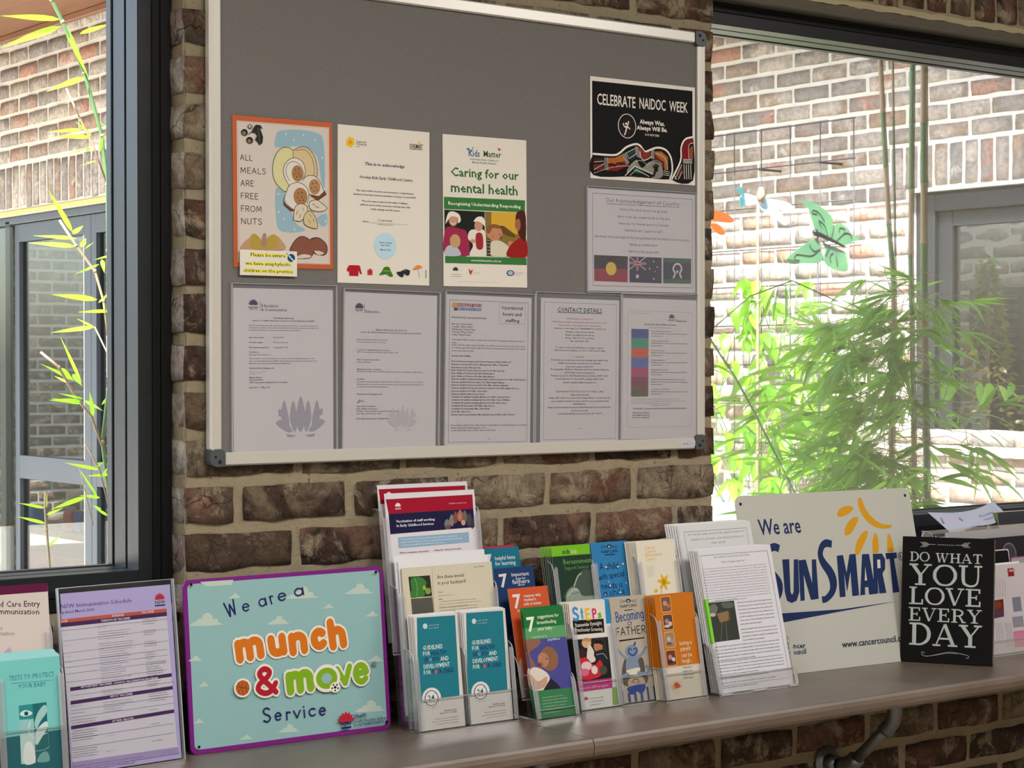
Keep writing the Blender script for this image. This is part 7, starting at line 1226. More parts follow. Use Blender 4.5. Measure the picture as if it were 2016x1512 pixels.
# four-step leaflet holder
h3 = thing('brochure_holder', 'narrow clear four-step holder with green, orange, navy and teal leaflets', 'holder', (0, 0, 0)); TH3 = .225
for i, (nm, lb) in enumerate([('green7', 'green leaflet with a nursing baby photo, front of the four-step holder'), ('orange7', 'orange leaflet with white figure seven, second step'), ('navy7', 'navy leaflet with white figure seven, third step'), ('teal7', 'teal leaflet with white figure seven, fourth step')]):
    y = -.2008+.045*i; z = .8085+.0352*i; x = -.1103-.001*i
    tier(h3, x, y, z, TH3, .106, [.085, .085, .085, .085][i], .02, .020, nm=['pocket', 'second_pocket', 'third_pocket', 'fourth_pocket'][i], Hb=.17 if i == 3 else .12)
    leaf('leaflet', nm, lb, 'leaflet', x, y+.0008, z, 0, TH3, n=2 if i == 0 else 0, step=(-.0008, .002, .001), group='green nursing leaflets' if i == 0 else None)
mb = MB(); mb.bbox(-.047, .047, 0, .0006, 0, .21, .0001); t = mb.build('leaflet', plain('crimson_cover', 'a01830', .5), None, (-.114, -.0535, .9175), (-TH3, 0, .02)); tag(t, 'crimson leaflet edge showing behind the teal seven leaflet', 'leaflet')
mb = MB(); 
for xx in (-.160, -.060): mb.tube([(xx, -.204, .8065), (xx, -.10, .8065), (xx, -.06, .86), (xx, -.03, .90)], .0018, 6)
mb.build('base_rail', M['acedge'], h3)

# three two-step leaflet holders
for i, (x, y, th, w_, fa, fl, ba, bl, gf, gb, hl) in enumerate([
    (.018, -.1776, .185, .108, 'steps', 'white leaflet with colourful heading and a children photo', 'sids', 'dark green leaflet with lime top band and a hand photo', 'white eyesight leaflets', 'dark green leaflets', 'clear two-step holder with green leaflets behind white ones'),
    (.1275, -.1693, .184, .108, 'father', 'beige leaflet with a blue cartoon baby drawing', 'special', 'blue leaflet with hand-drawn black lettering and stars', 'beige cartoon leaflets', 'blue hand-lettered leaflets', 'clear two-step holder with blue leaflets behind beige ones'),
    (.226, -.196, .180, .114, 'parent', 'orange leaflet with a column of four small photos', 'info', 'cream leaflet with a yellow daffodil', 'orange parent leaflets', 'cream daffodil leaflets', 'clear two-step holder with cream leaflets behind orange ones')]):
    ho = thing('brochure_holder', hl, 'holder', (0, 0, 0))
    tier(ho, x, y, .8085, th, w_, .175, .055, .028); tier(ho, x+.001, y+.058, .913, th, w_, .185, .05, .028, nm='upper_pocket')
    n1, n2 = (5, 6) if i != 1 else (3, 3)
    leaf('leaflet', fa, fl+', standing in the front step', 'leaflet', x, y+.001, .8085, 0, th, thick=.0010, n=n1, step=(-.0015, .0030, .0004), group=gf)
    leaf('leaflet', ba, bl+', standing in the rear step', 'leaflet', x+.001, y+.059, .914, 0, th, thick=.0010, n=n2, step=(-.0018, .0025, .0003), group=gb)

# A4 two-tier holder
h4 = thing('document_holder', 'clear two-tier A4 holder leaning back beside the white sun sign', 'holder', (0, 0, 0))
tier(h4, .4216, -.2045, .8085, .243, .232, .105, .038, .030); tier(h4, .4225, -.140, .853, .243, .230, .24, .12, .022, nm='upper_pocket')
mb = MB(); mb.bbox(.40, .44, -.213, -.208, SZ, SZ+.004, .001); mb.bbox(.505, .53, -.214, -.208, SZ, SZ+.004, .001); mb.bbox(.31, .34, -.214, -.208, SZ, SZ+.004, .001); mb.build('foot', M['acedge'], h4)
leaf('newsletter', 'bees', 'closely printed black-bordered sheet with hive photo, front of the A4 holder', 'sheet', .4216, -.2038, .8085, .0, .2432)
leaf('newsletter', 'weedsback', 'plain sheet edge standing behind the hive-photo sheet', 'sheet', .4195, -.2020, .8088, .0, .2432, .21, .297, .0012, 4, (-.0018, .0032, .0010), 'plain sheets behind the hive-photo sheet')
mb = MB(); mb.bbox(-.108, -.1055, -.0008, .006, .105, .195, .0005); mb.bbox(-.1055, -.101, -.0008, -.0002, .105, .195, .0001)
tag(mb.build('sheet_clip', plain('lime_green_strip', '7ed83a', .4), None, (.4216, -.2045, .8085), (-.2432, 0, 0)), 'bright lime strip on the left edge of the hive-photo sheet', 'strip')
leaf('handout', 'connect', 'white handout with grey border and handwritten-style heading, rear tier', 'sheet', .4275, -.136, .855, 0, .243)
leaf('handout', 'weedsback', 'plain handout edge standing behind the bordered handout', 'sheet', .4250, -.1345, .8555, 0, .243, .21, .297, .0010, 5, (-.0034, .0026, .0012), 'plain handouts in the rear tier')

plate('sun_safety_sign', 'sun', 'large white metal sign with navy lettering and golden sun rays', 'sign', .8015, -.1087, .8055, -.062, .2183, .5336, .3973, .0012, plain('white_enamel', 'bfc0b8', .35), .02, ((-.251, .379), (.251, .379)))
t = plate('black_plaque', 'plaque', 'black block plaque with big pale serif lettering beside the sun sign', 'plaque', 1.0092, -.2054, .8065, -1.0415, .1062, .2059, .2835, .016, plain('black_canvas', '080707', .7, spec=.15), .001)
mb = MB(); mb.box(.1029, .1033, .0006, .0154, .002, .2815); mb.build('pale_side', plain('lighter_side_grey', '55524e', .7), t)  # right side face greyer than the plaque front

# ------------------------------------------------------------------ rack of cards at the right end
h5 = thing('card_rack', 'clear stepped rack of cards and papers at the right end of the shelf', 'rack', (0, 0, 0))
tier(h5, 1.265, -.200, .8085, .15, .40, .115, .035, .030, lip=0); tier(h5, 1.28, -.150, .90, .15, .40, .14, .05, .030, nm='middle_pocket'); tier(h5, 1.30, -.105, .965, .15, .40, .13, .06, .030, nm='upper_pocket')
leaf('drawing_sheet', 'letters', 'pale sheet with handwriting and small red pictures beside the black plaque', 'sheet', 1.248, -.1985, .8085, 0, .15, .21, .205)
leaf('drawing_sheet', 'weedsback', 'plain white sheet edge just above the handwritten sheet', 'sheet', 1.235, -.196, .8095, 0, .15, .17, .2085)
def card(name, x, y, z, w_, h_, lean, col, label, rad=.006, th=.0015, rim=None, arts=None):
    t = thing(name, label, 'card', (x, y, z), (-lean, 0, 0)); mb = MB(); mb.prism([(a, 0, b) for a, b in rrect(-w_/2, 0, w_/2, h_, rad)], (0, th, 0)); mb.build('board', plain(name+'_cover', rim or col, .45), t)
    a_ = Art(w_*1000, h_*1000); W_, H_ = w_*1000, h_*1000; a_.run([('rr', 2.5 if rim else .5, 2.5 if rim else .5, W_-(2.5 if rim else .5), H_-.5, rad*900, col)]+(arts or [])); a_.build('print', t)
card('black_card', 1.235, -.148, .908, .185, .135, .15, '101012', 'glossy black card with white rim in the middle of the rack', rim='d8d8dc', arts=[('r', 108, 32, 118, 35, '9a9aa0')])
card('magenta_card', 1.372, -.152, .905, .09, .118, .15, '9a98a4', 'grey card with magenta top edge at the right edge of the rack', rim='a83a5a', arts=[('b', 10, 12, 80, 30, 3, '4a4a58', 'l', 'n', .6, 1)])
card('dark_card', 1.32, -.117, .95, .26, .118, .15, '26242a', 'dark picture card with a red panel behind the black card', arts=[('r', 60, 8, 90, 40, '5a4a3a'), ('r', 92, 8, 140, 40, '3a1c20'), ('e', 170, 40, 26, 26, '6a6a74'), ('e', 170, 40, 22, 22, '403c48')])
card('grey_folder', 1.335, -.098, .965, .36, .122, .15, 'a6a4a8', 'long pale grey folder lying across the top of the rack')
card('photo_card', 1.435, -.060, .985, .16, .138, .15, 'c0c0c0', 'card with green and dark photo at the top right of the rack', rad=.002, arts=[('r', 2, 2, 42, 60, '6a7a58'), ('e', 24, 34, 14, 20, '28302c'), ('r', 42, 2, 156, 34, '3a3a42'), ('r', 42, 34, 156, 60, 'a09c98')])
card('blue_white_card', 1.128, -.10, .965, .08, .113, .15, 'a8b8dc', 'pale blue-white card tip showing above the black plaque', rad=.002, arts=[('s', [(6, 26), (20, 8), (40, 18), (52, 30)], 1, '7a8ab0', 1), ('r', 60, 12, 78, 30, '8a2438')])
# curled loose sheet
C4 = [Vector((1.152, -.030, 1.131)), Vector((1.392, -.030, 1.147)), Vector((1.442, -.032, 1.112)), Vector((1.222, -.052, 1.072))]
def curlf(u, v, o, W=150, H=110):
    a, b = u/W, v/H; p = (C4[0]*(1-a)+C4[1]*a)*(1-b)+(C4[3]*(1-a)+C4[2]*a)*b
    return p+Vector((0, -.018*math.sin(a*math.pi)*(1-.5*b)-o, -.010*math.sin(a*math.pi)*(1-b)+.006*math.sin(a*6.28)*b))
t = thing('curled_sheet', 'loose curled bluish-white sheet with small logo lying on top of the rack', 'sheet', (0, 0, 0))
mb = MB(); N = 16; vs = [curlf(150*i/N, 110*j/6, 0) for j in range(7) for i in range(N+1)]+[curlf(150*i/N, 110*j/6, -.0006) for j in range(7) for i in range(N+1)]
k = 7*(N+1); fs = []
for j in range(6):
    for i in range(N): q = j*(N+1)+i; fs += [(q, q+N+1, q+N+2, q+1), (k+q, k+q+1, k+q+N+2, k+q+N+1)]
mb.add(vs, fs, 0, True); mb.build('paper', plain('bluish_paper', 'c4cce4', .5), t)
cm = [c for c in ARTS['curled'][2] if c[0] != 'r' or c[3]-c[1] < 100]
Art(150, 110, curlf).run(cm).build('print', t)

# ------------------------------------------------------------------ planting outside
def leaf_mesh(name, L, W, droop, fold, mat, n=7, kind=0, twist=0):
    vs = []; fs = []
    for i in range(n+1):
        t = i/n; wd = W*(math.sin(math.pi*min(1, t*1.02)**.62) if kind == 0 else (math.sin(math.pi*t**.72)*(1+.15*math.sin(t*9)))); z = -droop*L*t*t
        if i in (0, n): wd = W*.05 if i == 0 else 0.0005
        tw = twist*t
        for sx in (-1, 0, 1):
            vs.append((sx*wd/2*math.cos(tw), L*t*(1-droop*.25*t), z+(abs(sx)*fold*wd/2)+sx*wd/2*math.sin(tw)))
    for i in range(n):
        for k in (0, 1): a = i*3+k; fs.append((a, a+1, a+4, a+3))
    me = bpy.data.meshes.new(name); me.from_pydata(vs, [], fs); me.polygons.foreach_set('use_smooth', [True]*len(fs)); me.materials.append(M[mat]); me.update(); return me
BL = [leaf_mesh('leaf', 1, .075+.014*(i % 3), [.05, .2, .4, .12, .3, .55][i], .25, 'leafb', 7, 0, [0, .5, -.6, .9, -.3, .2][i]) for i in range(6)]
VL = [leaf_mesh('leaf', 1, .50+.06*(i % 3), [.15, .35, .6, .25][i], .22, 'leafv', 6, 1, [.2, -.4, .3, 0][i]) for i in range(4)]
rp = random.Random(11)
def orient(d, roll=0):
    d = Vector(d).normalized(); q = d.to_track_quat('Y', 'Z'); return (q @ Matrix.Rotation(roll, 3, 'Y').to_quaternion()).to_euler()
def put_leaf(parent, meshes, p, d, L, roll=None):
    o = link('leaf', rp.choice(meshes), parent, p, orient(d, rp.uniform(-1.2, 1.2) if roll is None else roll)); k = rp.uniform(.85, 1.1); o.scale = (L*k, L, L); return o
def add_leaf_to(mb, meshes, p, d, L):
    me = rp.choice(meshes); mt = Matrix.Translation(p) @ orient(d, rp.uniform(-1.3, 1.3)).to_matrix().to_4x4() @ Matrix.Scale(L, 4)
    mb.add([mt @ v.co for v in me.vertices], [tuple(q.vertices) for q in me.polygons], 0, True)
def culm(parent, pts, r, node=.22, name='culm', mats=None):
    mb = MB(); pts = [Vector(p) for p in pts]; L = []; tot = 0
    for a, b in zip(pts, pts[1:]):
        n_ = max(1, round((b-a).length/node))
        for i in range(n_):
            p = a+(b-a)*i/n_; q = a+(b-a)*(i+1)/n_; d = (q-p)
            mb.tube([p, p+d*.03, p+d*.05, p+d*.93, p+d*.965, q], [r*1.02, r*1.16, r*.98, r, r*1.14, r*1.02], 10, (len(L) % 2 if rp.random() < .75 else 0)); L.append(q)
    return mb.build(name, mats or [M['culm'], M['culmtan']], parent), L

# bamboo right of the pier: four tall culms with a dense skirt of leaves
b1 = thing('bamboo', 'tall green bamboo clump with four culms outside the right window', 'bamboo', (0, 0, 0))
CUL = [([(2.345, 1.2, 2.75), (2.352, 1.2, 2.479), (2.395, 1.2, 1.94), (2.420, 1.2, 1.72), (2.43, 1.22, 1.5), (2.46, 1.25, 0)], .0085), ([(2.415, 1.2, 2.75), (2.412, 1.2, 2.485), (2.425, 1.2, 1.9), (2.43, 1.2, 1.6), (2.45, 1.25, 0)], .0042),
       ([(2.515, 1.2, 2.75), (2.510, 1.2, 2.49), (2.502, 1.2, 1.84), (2.518, 1.2, 1.25), (2.52, 1.2, 0)], .0098), ([(2.570, 1.2, 2.75), (2.567, 1.2, 2.48), (2.568, 1.2, 1.68), (2.585, 1.2, 1.02), (2.59, 1.2, 0)], .0128)]
for pts, r_ in CUL: culm(b1, pts, r_, .19)
mb_far = MB(); cnt = 0; tw = MB()
ENV = [(2.13, 1.67), (2.27, 1.77), (2.42, 1.86), (2.64, 1.9), (2.84, 1.89), (2.89, 1.75), (2.91, 1.55), (2.91, 1.3), (2.78, 1.10), (2.65, .95), (1.9, .95), (1.69, 1.06), (1.78, 1.28), (1.86, 1.42), (2.0, 1.54)]
def inside(x, z):
    c = False
    for (x1, z1), (x2, z2) in zip(ENV, ENV[1:]+ENV[:1]):
        if (z1 > z) != (z2 > z) and x < (x2-x1)*(z-z1)/(z2-z1)+x1: c = not c
    return c
sprays = []
while len(sprays) < 210:
    z = rp.uniform(1.0, 1.80); base = Vector((rp.uniform(2.32, 2.60), rp.uniform(1.08, 1.34), z)); a = rp.uniform(0, 2*math.pi)
    if rp.random() < .5: a = rp.uniform(2.4, 3.9)
    d = Vector((math.cos(a), math.sin(a)*.5, rp.uniform(-.35, .35))).normalized(); ln = rp.uniform(.04, .55)
    if inside(base.x+d.x*(ln+.05), base.z+d.z*(ln+.05)): sprays.append((base, d, ln))
for base, d, ln in sprays:
    tip = base+d*ln+Vector((0, 0, -.25*ln*ln)); mid = base+d*ln*.5+Vector((0, 0, .02)); tw.tube([base, mid, tip], [.0016, .0012, .0008], 4)
    fan = Vector((rp.uniform(-.3, .3), rp.uniform(-.3, .3), rp.uniform(-.5, .1)))
    for j in range(rp.randint(5, 9)):
        t_ = rp.uniform(.55, 1); p = base+(tip-base)*t_; dd = d+fan+Vector((rp.uniform(-.38, .38), rp.uniform(-.5, .5), rp.uniform(-.42, .3))); dd.normalize()
        L = rp.uniform(.10, .19)
        if not inside(p.x+dd.x*L*.8, p.z+dd.z*L*.8): continue
        if cnt < 298: put_leaf(b1, BL, p, dd, L); cnt += 1
        else: add_leaf_to(mb_far, BL, p, dd, L)
tw.build('twig', M['culmtan'], b1); o = mb_far.build('small_leaves', M['leafb'], b1); o['kind'] = 'stuff'
# thin arching bamboo stem at the left edge of the right window
b2 = thing('bamboo_shoot', 'thin arching bamboo stem low beside the pier, right window', 'bamboo', (0, 0, 0))
stem = [(2.02, 1.2, 1.0), (1.97, 1.2, 1.07), (1.88, 1.2, 1.20), (1.79, 1.2, 1.33), (1.70, 1.2, 1.45), (1.60, 1.2, 1.56)]
mb = MB(); mb.tube(stem, .0035, 6); mb.tube([(2.02, 1.2, 1.0), (2.10, 1.22, .6), (2.14, 1.25, 0)], .005, 6); mb.build('culm', M['culm'], b2)
for i in range(52):
    k = min(4, int(rp.random()**1.6*5)); p = Vector(stem[k]).lerp(Vector(stem[k+1]), rp.random()); dd = Vector((rp.choice((-1, 1, 1))*rp.uniform(.4, 1), rp.uniform(-.5, .5), rp.uniform(-.45, .45)))
    q = p+dd.normalized()*rp.uniform(0, .16); put_leaf(b2, BL, q, dd, rp.uniform(.11, .2))
for p, d, L in [((1.80, 1.15, 1.70), (-.8, 0, -.55), .16), ((1.83, 1.15, 1.72), (-.55, 0, -.85), .16), ((1.87, 1.15, 1.73), (.12, 0, -1), .15), ((1.87, 1.15, 1.73), (1, .1, .05), .17), ((2.08, 1.15, 1.60), (.25, 0, -1), .12), ((2.14, 1.15, 1.58), (.6, 0, -.8), .18), ((1.84, 1.15, 1.72), (-.25, 0, -.97), .13)]:
    put_leaf(b2, [BL[0], BL[3]], Vector(p), d, L, rp.uniform(-.3, .3))
mb = MB(); mb.tube([(1.55, 1.2, 1.55), (1.75, 1.18, 1.69), (1.90, 1.15, 1.74), (2.10, 1.15, 1.68)], .0022, 5); mb.build('twig', M['culm'], b2)

# bamboo sprigs in the left window (Y about 1 m outside)
b3 = thing('bamboo', 'slender bamboo with bright pointed leaves outside the left window', 'bamboo', (0, 0, 0))
PYW = {}
LLV = [[-0.586, 0.984, 2.256, -0.139, 0.004, -0.005, 1], [-0.582, 0.992, 2.242, -0.137, 0.01, -0.059, 1.1], [-0.569, 1.008, 2.255, 0.045, -0.043, -0.131, 2.4], [-0.545, 0.971, 2.226, 0.095, 0.034, 0.039, 1], [-0.526, 0.986, 2.132, -0.106, -0.027, -0.044, 1.2], [-0.489, 1.03, 2.007, -0.043, -0.003, 0.031, 1.3], [-0.519, 1.02, 2.018, -0.085, -0.002, -0.012, 1], [-0.502, 1.008, 2.001, -0.104, -0.035, -0.009, 1], [-0.498, 1.008, 1.976, -0.072, 0.037, -0.025, 1], [-0.493, 1.001, 1.947, -0.028, 0.024, -0.011, 1], [-0.478, 1.01, 1.97, -0.012, -0.044, 0.032, 1.4], [-0.471, 1.015, 2.004, 0.03, 0.009, 0.002, 1], [-0.459, 0.988, 2.015, -0.052, -0.047, 0.013, 1.2], [-0.54, 1.022, 1.784, -0.062, -0.003, 0.096, 1], [-0.535, 1.013, 1.769, -0.089, 0.038, 0.006, 1], [-0.536, 1.013, 1.751, -0.098, 0.042, 0.008, 1.1], [-0.553, 0.994, 1.778, 0.041, 0.03, 0.023, 2], [-0.531, 0.997, 1.749, 0.033, 0.044, 0.025, 2], [-0.51, 1.023, 1.747, 0.004, -0.04, 0.014, 1], [-0.475, 0.978, 1.813, -0.001, -0.028, 0.019, 1.5], [-0.477, 1.028, 1.632, -0.115, -0.006, 0.01, 1.1], [-0.484, 1.008, 1.624, 0.026, -0.02, 0.029, 1.3], [-0.454, 1.0, 1.606, -0.091, -0.011, -0.004, 0.9], [-0.501, 0.991, 1.567, -0.041, 0.009, 0.021, 1.2], [-0.494, 1.005, 1.569, -0.091, 0.04, -0.013, 1], [-0.445, 1.011, 1.735, -0.03, 0.043, -0.011, 1], [-0.475, 1.021, 1.713, -0.04, 0.049, -0.023, 1], [-0.474, 1.01, 1.724, -0.01, -0.034, -0.033, 2], [-0.444, 1.022, 1.706, 0.01, 0.046, 0.018, 1.5], [-0.519, 1.024, 1.442, -0.048, 0.007, 0.106, 0.6], [-0.545, 1.013, 1.448, -0.09, -0.029, 0.038, 0.8], [-0.572, 1.02, 1.475, 0.036, 0.007, -0.029, 3], [-0.557, 0.987, 1.462, 0.002, -0.044, -0.026, 2.4], [-0.553, 1.021, 1.442, -0.012, 0.049, 0.016, 1], [-0.538, 0.975, 1.406, -0.046, 0.03, 0.013, 1], [-0.533, 0.995, 1.4, -0.093, -0.035, 0.005, 1], [-0.536, 0.988, 1.394, -0.061, 0.027, 0.014, 1], [-0.512, 1.022, 1.401, 0.024, -0.046, -0.023, 1.4], [-0.498, 1.007, 1.365, -0.03, -0.046, 0.057, 1.2], [-0.474, 1.013, 1.391, 0.017, -0.017, 0.029, 1.4], [-0.446, 1.023, 1.352, 0.023, 0.048, 0.042, 2], [-0.485, 1.0, 1.243, -0.066, 0.05, 0.017, 0.9], [-0.501, 0.989, 1.252, -0.001, -0.042, 0.011, 2], [-0.478, 1.006, 1.225, -0.006, -0.047, 0.027, 1.2], [-0.467, 0.982, 1.232, -0.065, -0.009, -0.0, 1], [-0.482, 1.007, 1.179, -0.066, -0.034, 0.01, 1], [-0.503, 0.973, 1.181, -0.032, 0.037, 0.071, 0.6], [-0.487, 0.989, 1.153, -0.003, 0.046, 0.009, 1], [-0.51, 1.024, 1.181, -0.09, -0.012, -0.024, 1.1], [-0.62, 0.998, 1.162, -0.061, 0.002, 0.014, 1], [-0.613, 1.009, 1.159, 0.008, 0.01, 0.035, 1], [-0.616, 1.004, 1.127, -0.062, 0.012, 0.018, 1.1], [-0.602, 1.026, 1.072, 0.034, 0.001, 0.025, 1.1], [-0.617, 0.996, 1.147, 0.051, 0.022, 0.012, 1], [-0.474, 0.984, 1.139, -0.041, -0.02, 0.021, 1.2]]
LST = [[[[-0.625, 1.0, 2.373], [-0.599, 1.0, 2.3], [-0.573, 1.0, 2.254], [-0.52, 1.0, 2.144], [-0.478, 1.0, 2.005], [-0.465, 1.0, 1.894], [-0.463, 1.0, 1.744], [-0.456, 1.0, 1.659], [-0.451, 1.0, 1.543], [-0.464, 1.0, 1.426], [-0.479, 1.0, 1.307], [-0.47, 1.0, 1.233], [-0.458, 1.0, 1.151], [-0.456, 1.0, 0.997]], 0.0042], [[[-0.565, 1.0, 2.106], [-0.528, 1.0, 2.033], [-0.501, 1.0, 1.985], [-0.465, 1.0, 1.894]], 0.0022], [[[-0.582, 1.0, 1.808], [-0.542, 1.0, 1.752], [-0.496, 1.0, 1.696], [-0.475, 1.0, 1.629], [-0.463, 1.0, 1.542]], 0.003], [[[-0.628, 1.0, 1.511], [-0.584, 1.0, 1.477], [-0.543, 1.0, 1.408], [-0.506, 1.0, 1.365], [-0.479, 1.0, 1.297]], 0.003], [[[-0.532, 0.98, 1.309], [-0.495, 0.98, 1.242], [-0.474, 0.98, 1.164]], 0.002], [[[-0.497, 1.0, 1.569], [-0.463, 1.0, 1.504], [-0.459, 1.0, 1.388]], 0.0018], [[[-0.626, 0.98, 1.201], [-0.628, 0.98, 1.164], [-0.624, 0.98, 1.114], [-0.616, 0.98, 1.019], [-0.609, 0.98, 0.932]], 0.0028], [[[-0.512, 0.98, 1.12], [-0.544, 0.98, 1.248]], 0.0012]]
BW = [[[3.13, 2.123], [3.182, 2.122], [3.25, 2.097], [3.296, 2.067], [3.305, 2.035], [3.338, 2.046], [3.384, 2.029], [3.412, 2.001], [3.46, 1.99], [3.417, 1.974], [3.384, 1.961], [3.352, 1.96], [3.218, 2.003], [3.182, 2.052], [3.164, 2.096]], [[3.209, 1.979], [3.164, 1.963], [3.114, 1.939], [3.041, 1.892], [3.074, 1.874], [3.128, 1.879], [3.218, 1.882], [3.241, 1.905], [3.232, 1.943]], [[3.241, 1.969], [3.273, 1.957], [3.361, 1.935], [3.384, 1.91], [3.385, 1.858], [3.329, 1.856], [3.273, 1.874], [3.25, 1.899], [3.259, 1.937]]]
BB = [[3.191, 1.999], [3.218, 1.993], [3.356, 1.952], [3.205, 2.005]]
BC = [[[3.287, 1.98], [3.301, 2.019], [3.303, 2.035]], [[3.269, 1.992], [3.25, 2.033], [3.218, 2.051], [3.232, 2.026]], [[3.25, 2.049], [3.218, 2.082], [3.186, 2.091], [3.182, 2.078], [3.209, 2.076]], [[3.319, 1.975], [3.366, 2.006], [3.398, 2.004], [3.408, 1.985]], [[3.333, 2.011], [3.338, 2.027], [3.366, 2.022], [3.361, 2.005]], [[3.227, 1.939], [3.196, 1.929], [3.173, 1.941], [3.168, 1.953]], [[3.227, 1.939], [3.182, 1.912], [3.137, 1.911], [3.092, 1.913], [3.083, 1.893], [3.11, 1.891]], [[3.259, 1.912], [3.282, 1.957]], [[3.324, 1.875], [3.315, 1.933]], [[3.287, 1.887], [3.282, 1.913], [3.301, 1.926]]]
DW = [[[2.711, 2.125], [2.787, 2.111], [2.774, 2.086], [2.715, 2.082]], [[2.797, 2.105], [2.859, 2.11], [2.946, 2.101], [2.979, 2.077], [2.963, 2.064], [2.885, 2.073], [2.817, 2.085]], [[2.8, 2.084], [2.885, 2.073], [2.937, 2.026], [2.924, 2.013], [2.885, 2.033], [2.804, 2.066]], [[2.684, 2.124], [2.673, 2.141], [2.694, 2.146], [2.709, 2.125], [2.698, 2.116]], [[2.686, 2.106], [2.707, 2.107], [2.711, 2.086], [2.69, 2.07]]]
DB = [[2.795, 2.121], [2.787, 2.099], [2.787, 1.971], [2.785, 1.855]]
OW = [[[2.352, 2.029], [2.419, 2.027], [2.464, 2.007], [2.459, 1.992], [2.394, 1.993], [2.352, 1.999]], [[2.357, 1.984], [2.397, 1.981], [2.429, 1.951], [2.402, 1.946], [2.369, 1.963]]]

mb_ = []
for pts, r_ in LST:
    mb = MB(); mb.tube(pts, [r_]*len(pts), 7); mb.build('stem', [M['culm'] if r_ > .0035 else M['culmtan']], b3)
    if r_ > .0025:
        for i in range(1, len(pts)-1):
            p = Vector(pts[i]); d = (Vector(pts[i+1])-p).normalized()*.004; mb = MB(); mb.tube([p-d, p, p+d], [r_, r_*1.35, r_], 7); mb.build('node', M['culmtan'], b3)
LM = [leaf_mesh('leaf', 1, .105, .02, .18, 'leafy', 8, 0, .15), leaf_mesh('leaf', 1, .105, .02, .25, 'leafy', 8, 0, -.2)]
for x, y, z, dx, dy, dz, wf in LLV:
    d = Vector((dx, dy, dz)); L = d.length; me = LM[0 if rp.random() < .5 else 1]
    # blade turned broadside to the glass
    yv = d.normalized(); nv = Vector((-.45, -1, .35)); nv = (nv-yv*nv.dot(yv)).normalized(); xv = yv.cross(nv)
    mt = Matrix((xv, yv, nv)).transposed().to_4x4(); mt.translation = (x, y, z)
    o = link('leaf', me, b3); o.matrix_world = mt @ Matrix.Diagonal((L*wf if L*wf < .12 else .12 if wf > 2 else L*wf, L, L, 1))

# steel trellis with a broad-leaved vine on the right-hand wall
t = thing('trellis', 'square grid trellis of thin dark rods fixed to the sunny brick wall', 'trellis', (0, 0, 0)); TX = XR-.15
ys = [4.06, 3.87, 3.683, 3.489, 3.294, 3.084]; zs = [2.615, 2.430, 2.241, 2.04, 1.86, 1.67, 1.48, 1.29, 1.10]
for yy in ys: mb = MB(); mb.tube([(TX, yy, .85), (TX, yy, 2.615)], .0030, 6); mb.build('rod', M['steelwire'], t)
for zz in zs: mb = MB(); mb.tube([(TX+.005, 3.08 if zz > 1.9 else 2.9, zz), (TX+.005, 4.1, zz)], .0030, 6); mb.build('rod', M['steelwire'], t)
for yy, zz in ((3.30, 2.428), (3.70, 2.426), (3.29, 1.67)): mb = MB(); mb.tube([(TX, yy, zz), (XR+.004, yy, zz)], .006, 8); mb.build('stand_off', M['steelwire'], t)
v1 = thing('vine', 'climbing vine with broad drooping leaves covering the trellis', 'vine', (0, 0, 0)); stems = MB()
cnt = 0
for i in range(26):
    y = rp.uniform(3.05, 4.1); z = .8; pts = [(TX-.01, y, z)]; top = rp.uniform(1.3, 2.05) if y > 3.4 else rp.uniform(1.1, 1.9)
    if i < 2: top = 2.38
    while z < top: z += .12; y = max(2.95, min(4.15, y+rp.uniform(-.08, .08))); pts.append((TX-.02+rp.uniform(-.03, .01), y, z))
    stems.tube(pts, .0028, 5)
    for p in pts[1:]:
        if cnt >= 290 or (i < 2 and p[2] > 2.05 and rp.random() < .5): continue
        n3 = 3 if rp.random() < .6 and p[2] < 2.1 else 1; c = Vector(p)+Vector((-.05, rp.uniform(-.08, .08), rp.uniform(-.03, .03)))
        a0 = rp.uniform(-.5, .5); L = rp.uniform(.09, .15)*(0.6 if p[2] > 2.1 else 1)
        for q in range(n3):
            dd = Vector((rp.uniform(-.5, -.1), (q-1)*.7+a0+rp.uniform(-.2, .2), -1+.35*abs(q-1))); o = link('leaf', rp.choice(VL), v1, c, orient(dd, rp.uniform(-.7, .7)+R(90)*.0)); o.scale = (L*.9, L, L); cnt += 1
stems.build('stem', M['culm'], v1)
v2 = thing('vine', 'yellow-green vine tendril crossing in front of the far window pane', 'vine', (0, 0, 0))
mb = MB(); mb.tube([(2.70, 1.3, 1.35), (2.78, 1.3, 1.42), (2.90, 1.3, 1.44), (3.05, 1.3, 1.41), (3.3, 1.3, 1.40)], .002, 5); mb.tube([(2.83, 1.3, 1.40), (2.90, 1.3, 1.25), (2.93, 1.3, 1.12), (3.0, 1.3, 1.05)], .0015, 5); mb.build('stem', M['culm'], v2)
for p, dd, L in [((2.80, 1.3, 1.42), (-.5, 0, -.8), .07), ((2.82, 1.3, 1.42), (.3, 0, -1), .08), ((2.98, 1.3, 1.42), (-.2, 0, -1), .08), ((3.02, 1.3, 1.42), (.2, 0, -1), .09), ((3.08, 1.3, 1.41), (.6, 0, -.7), .08), ((3.14, 1.3, 1.42), (.3, 0, -1), .07)]: o = link('leaf', rp.choice(VL), v2, p, orient(dd, .3)); o.scale = (L, L, L)
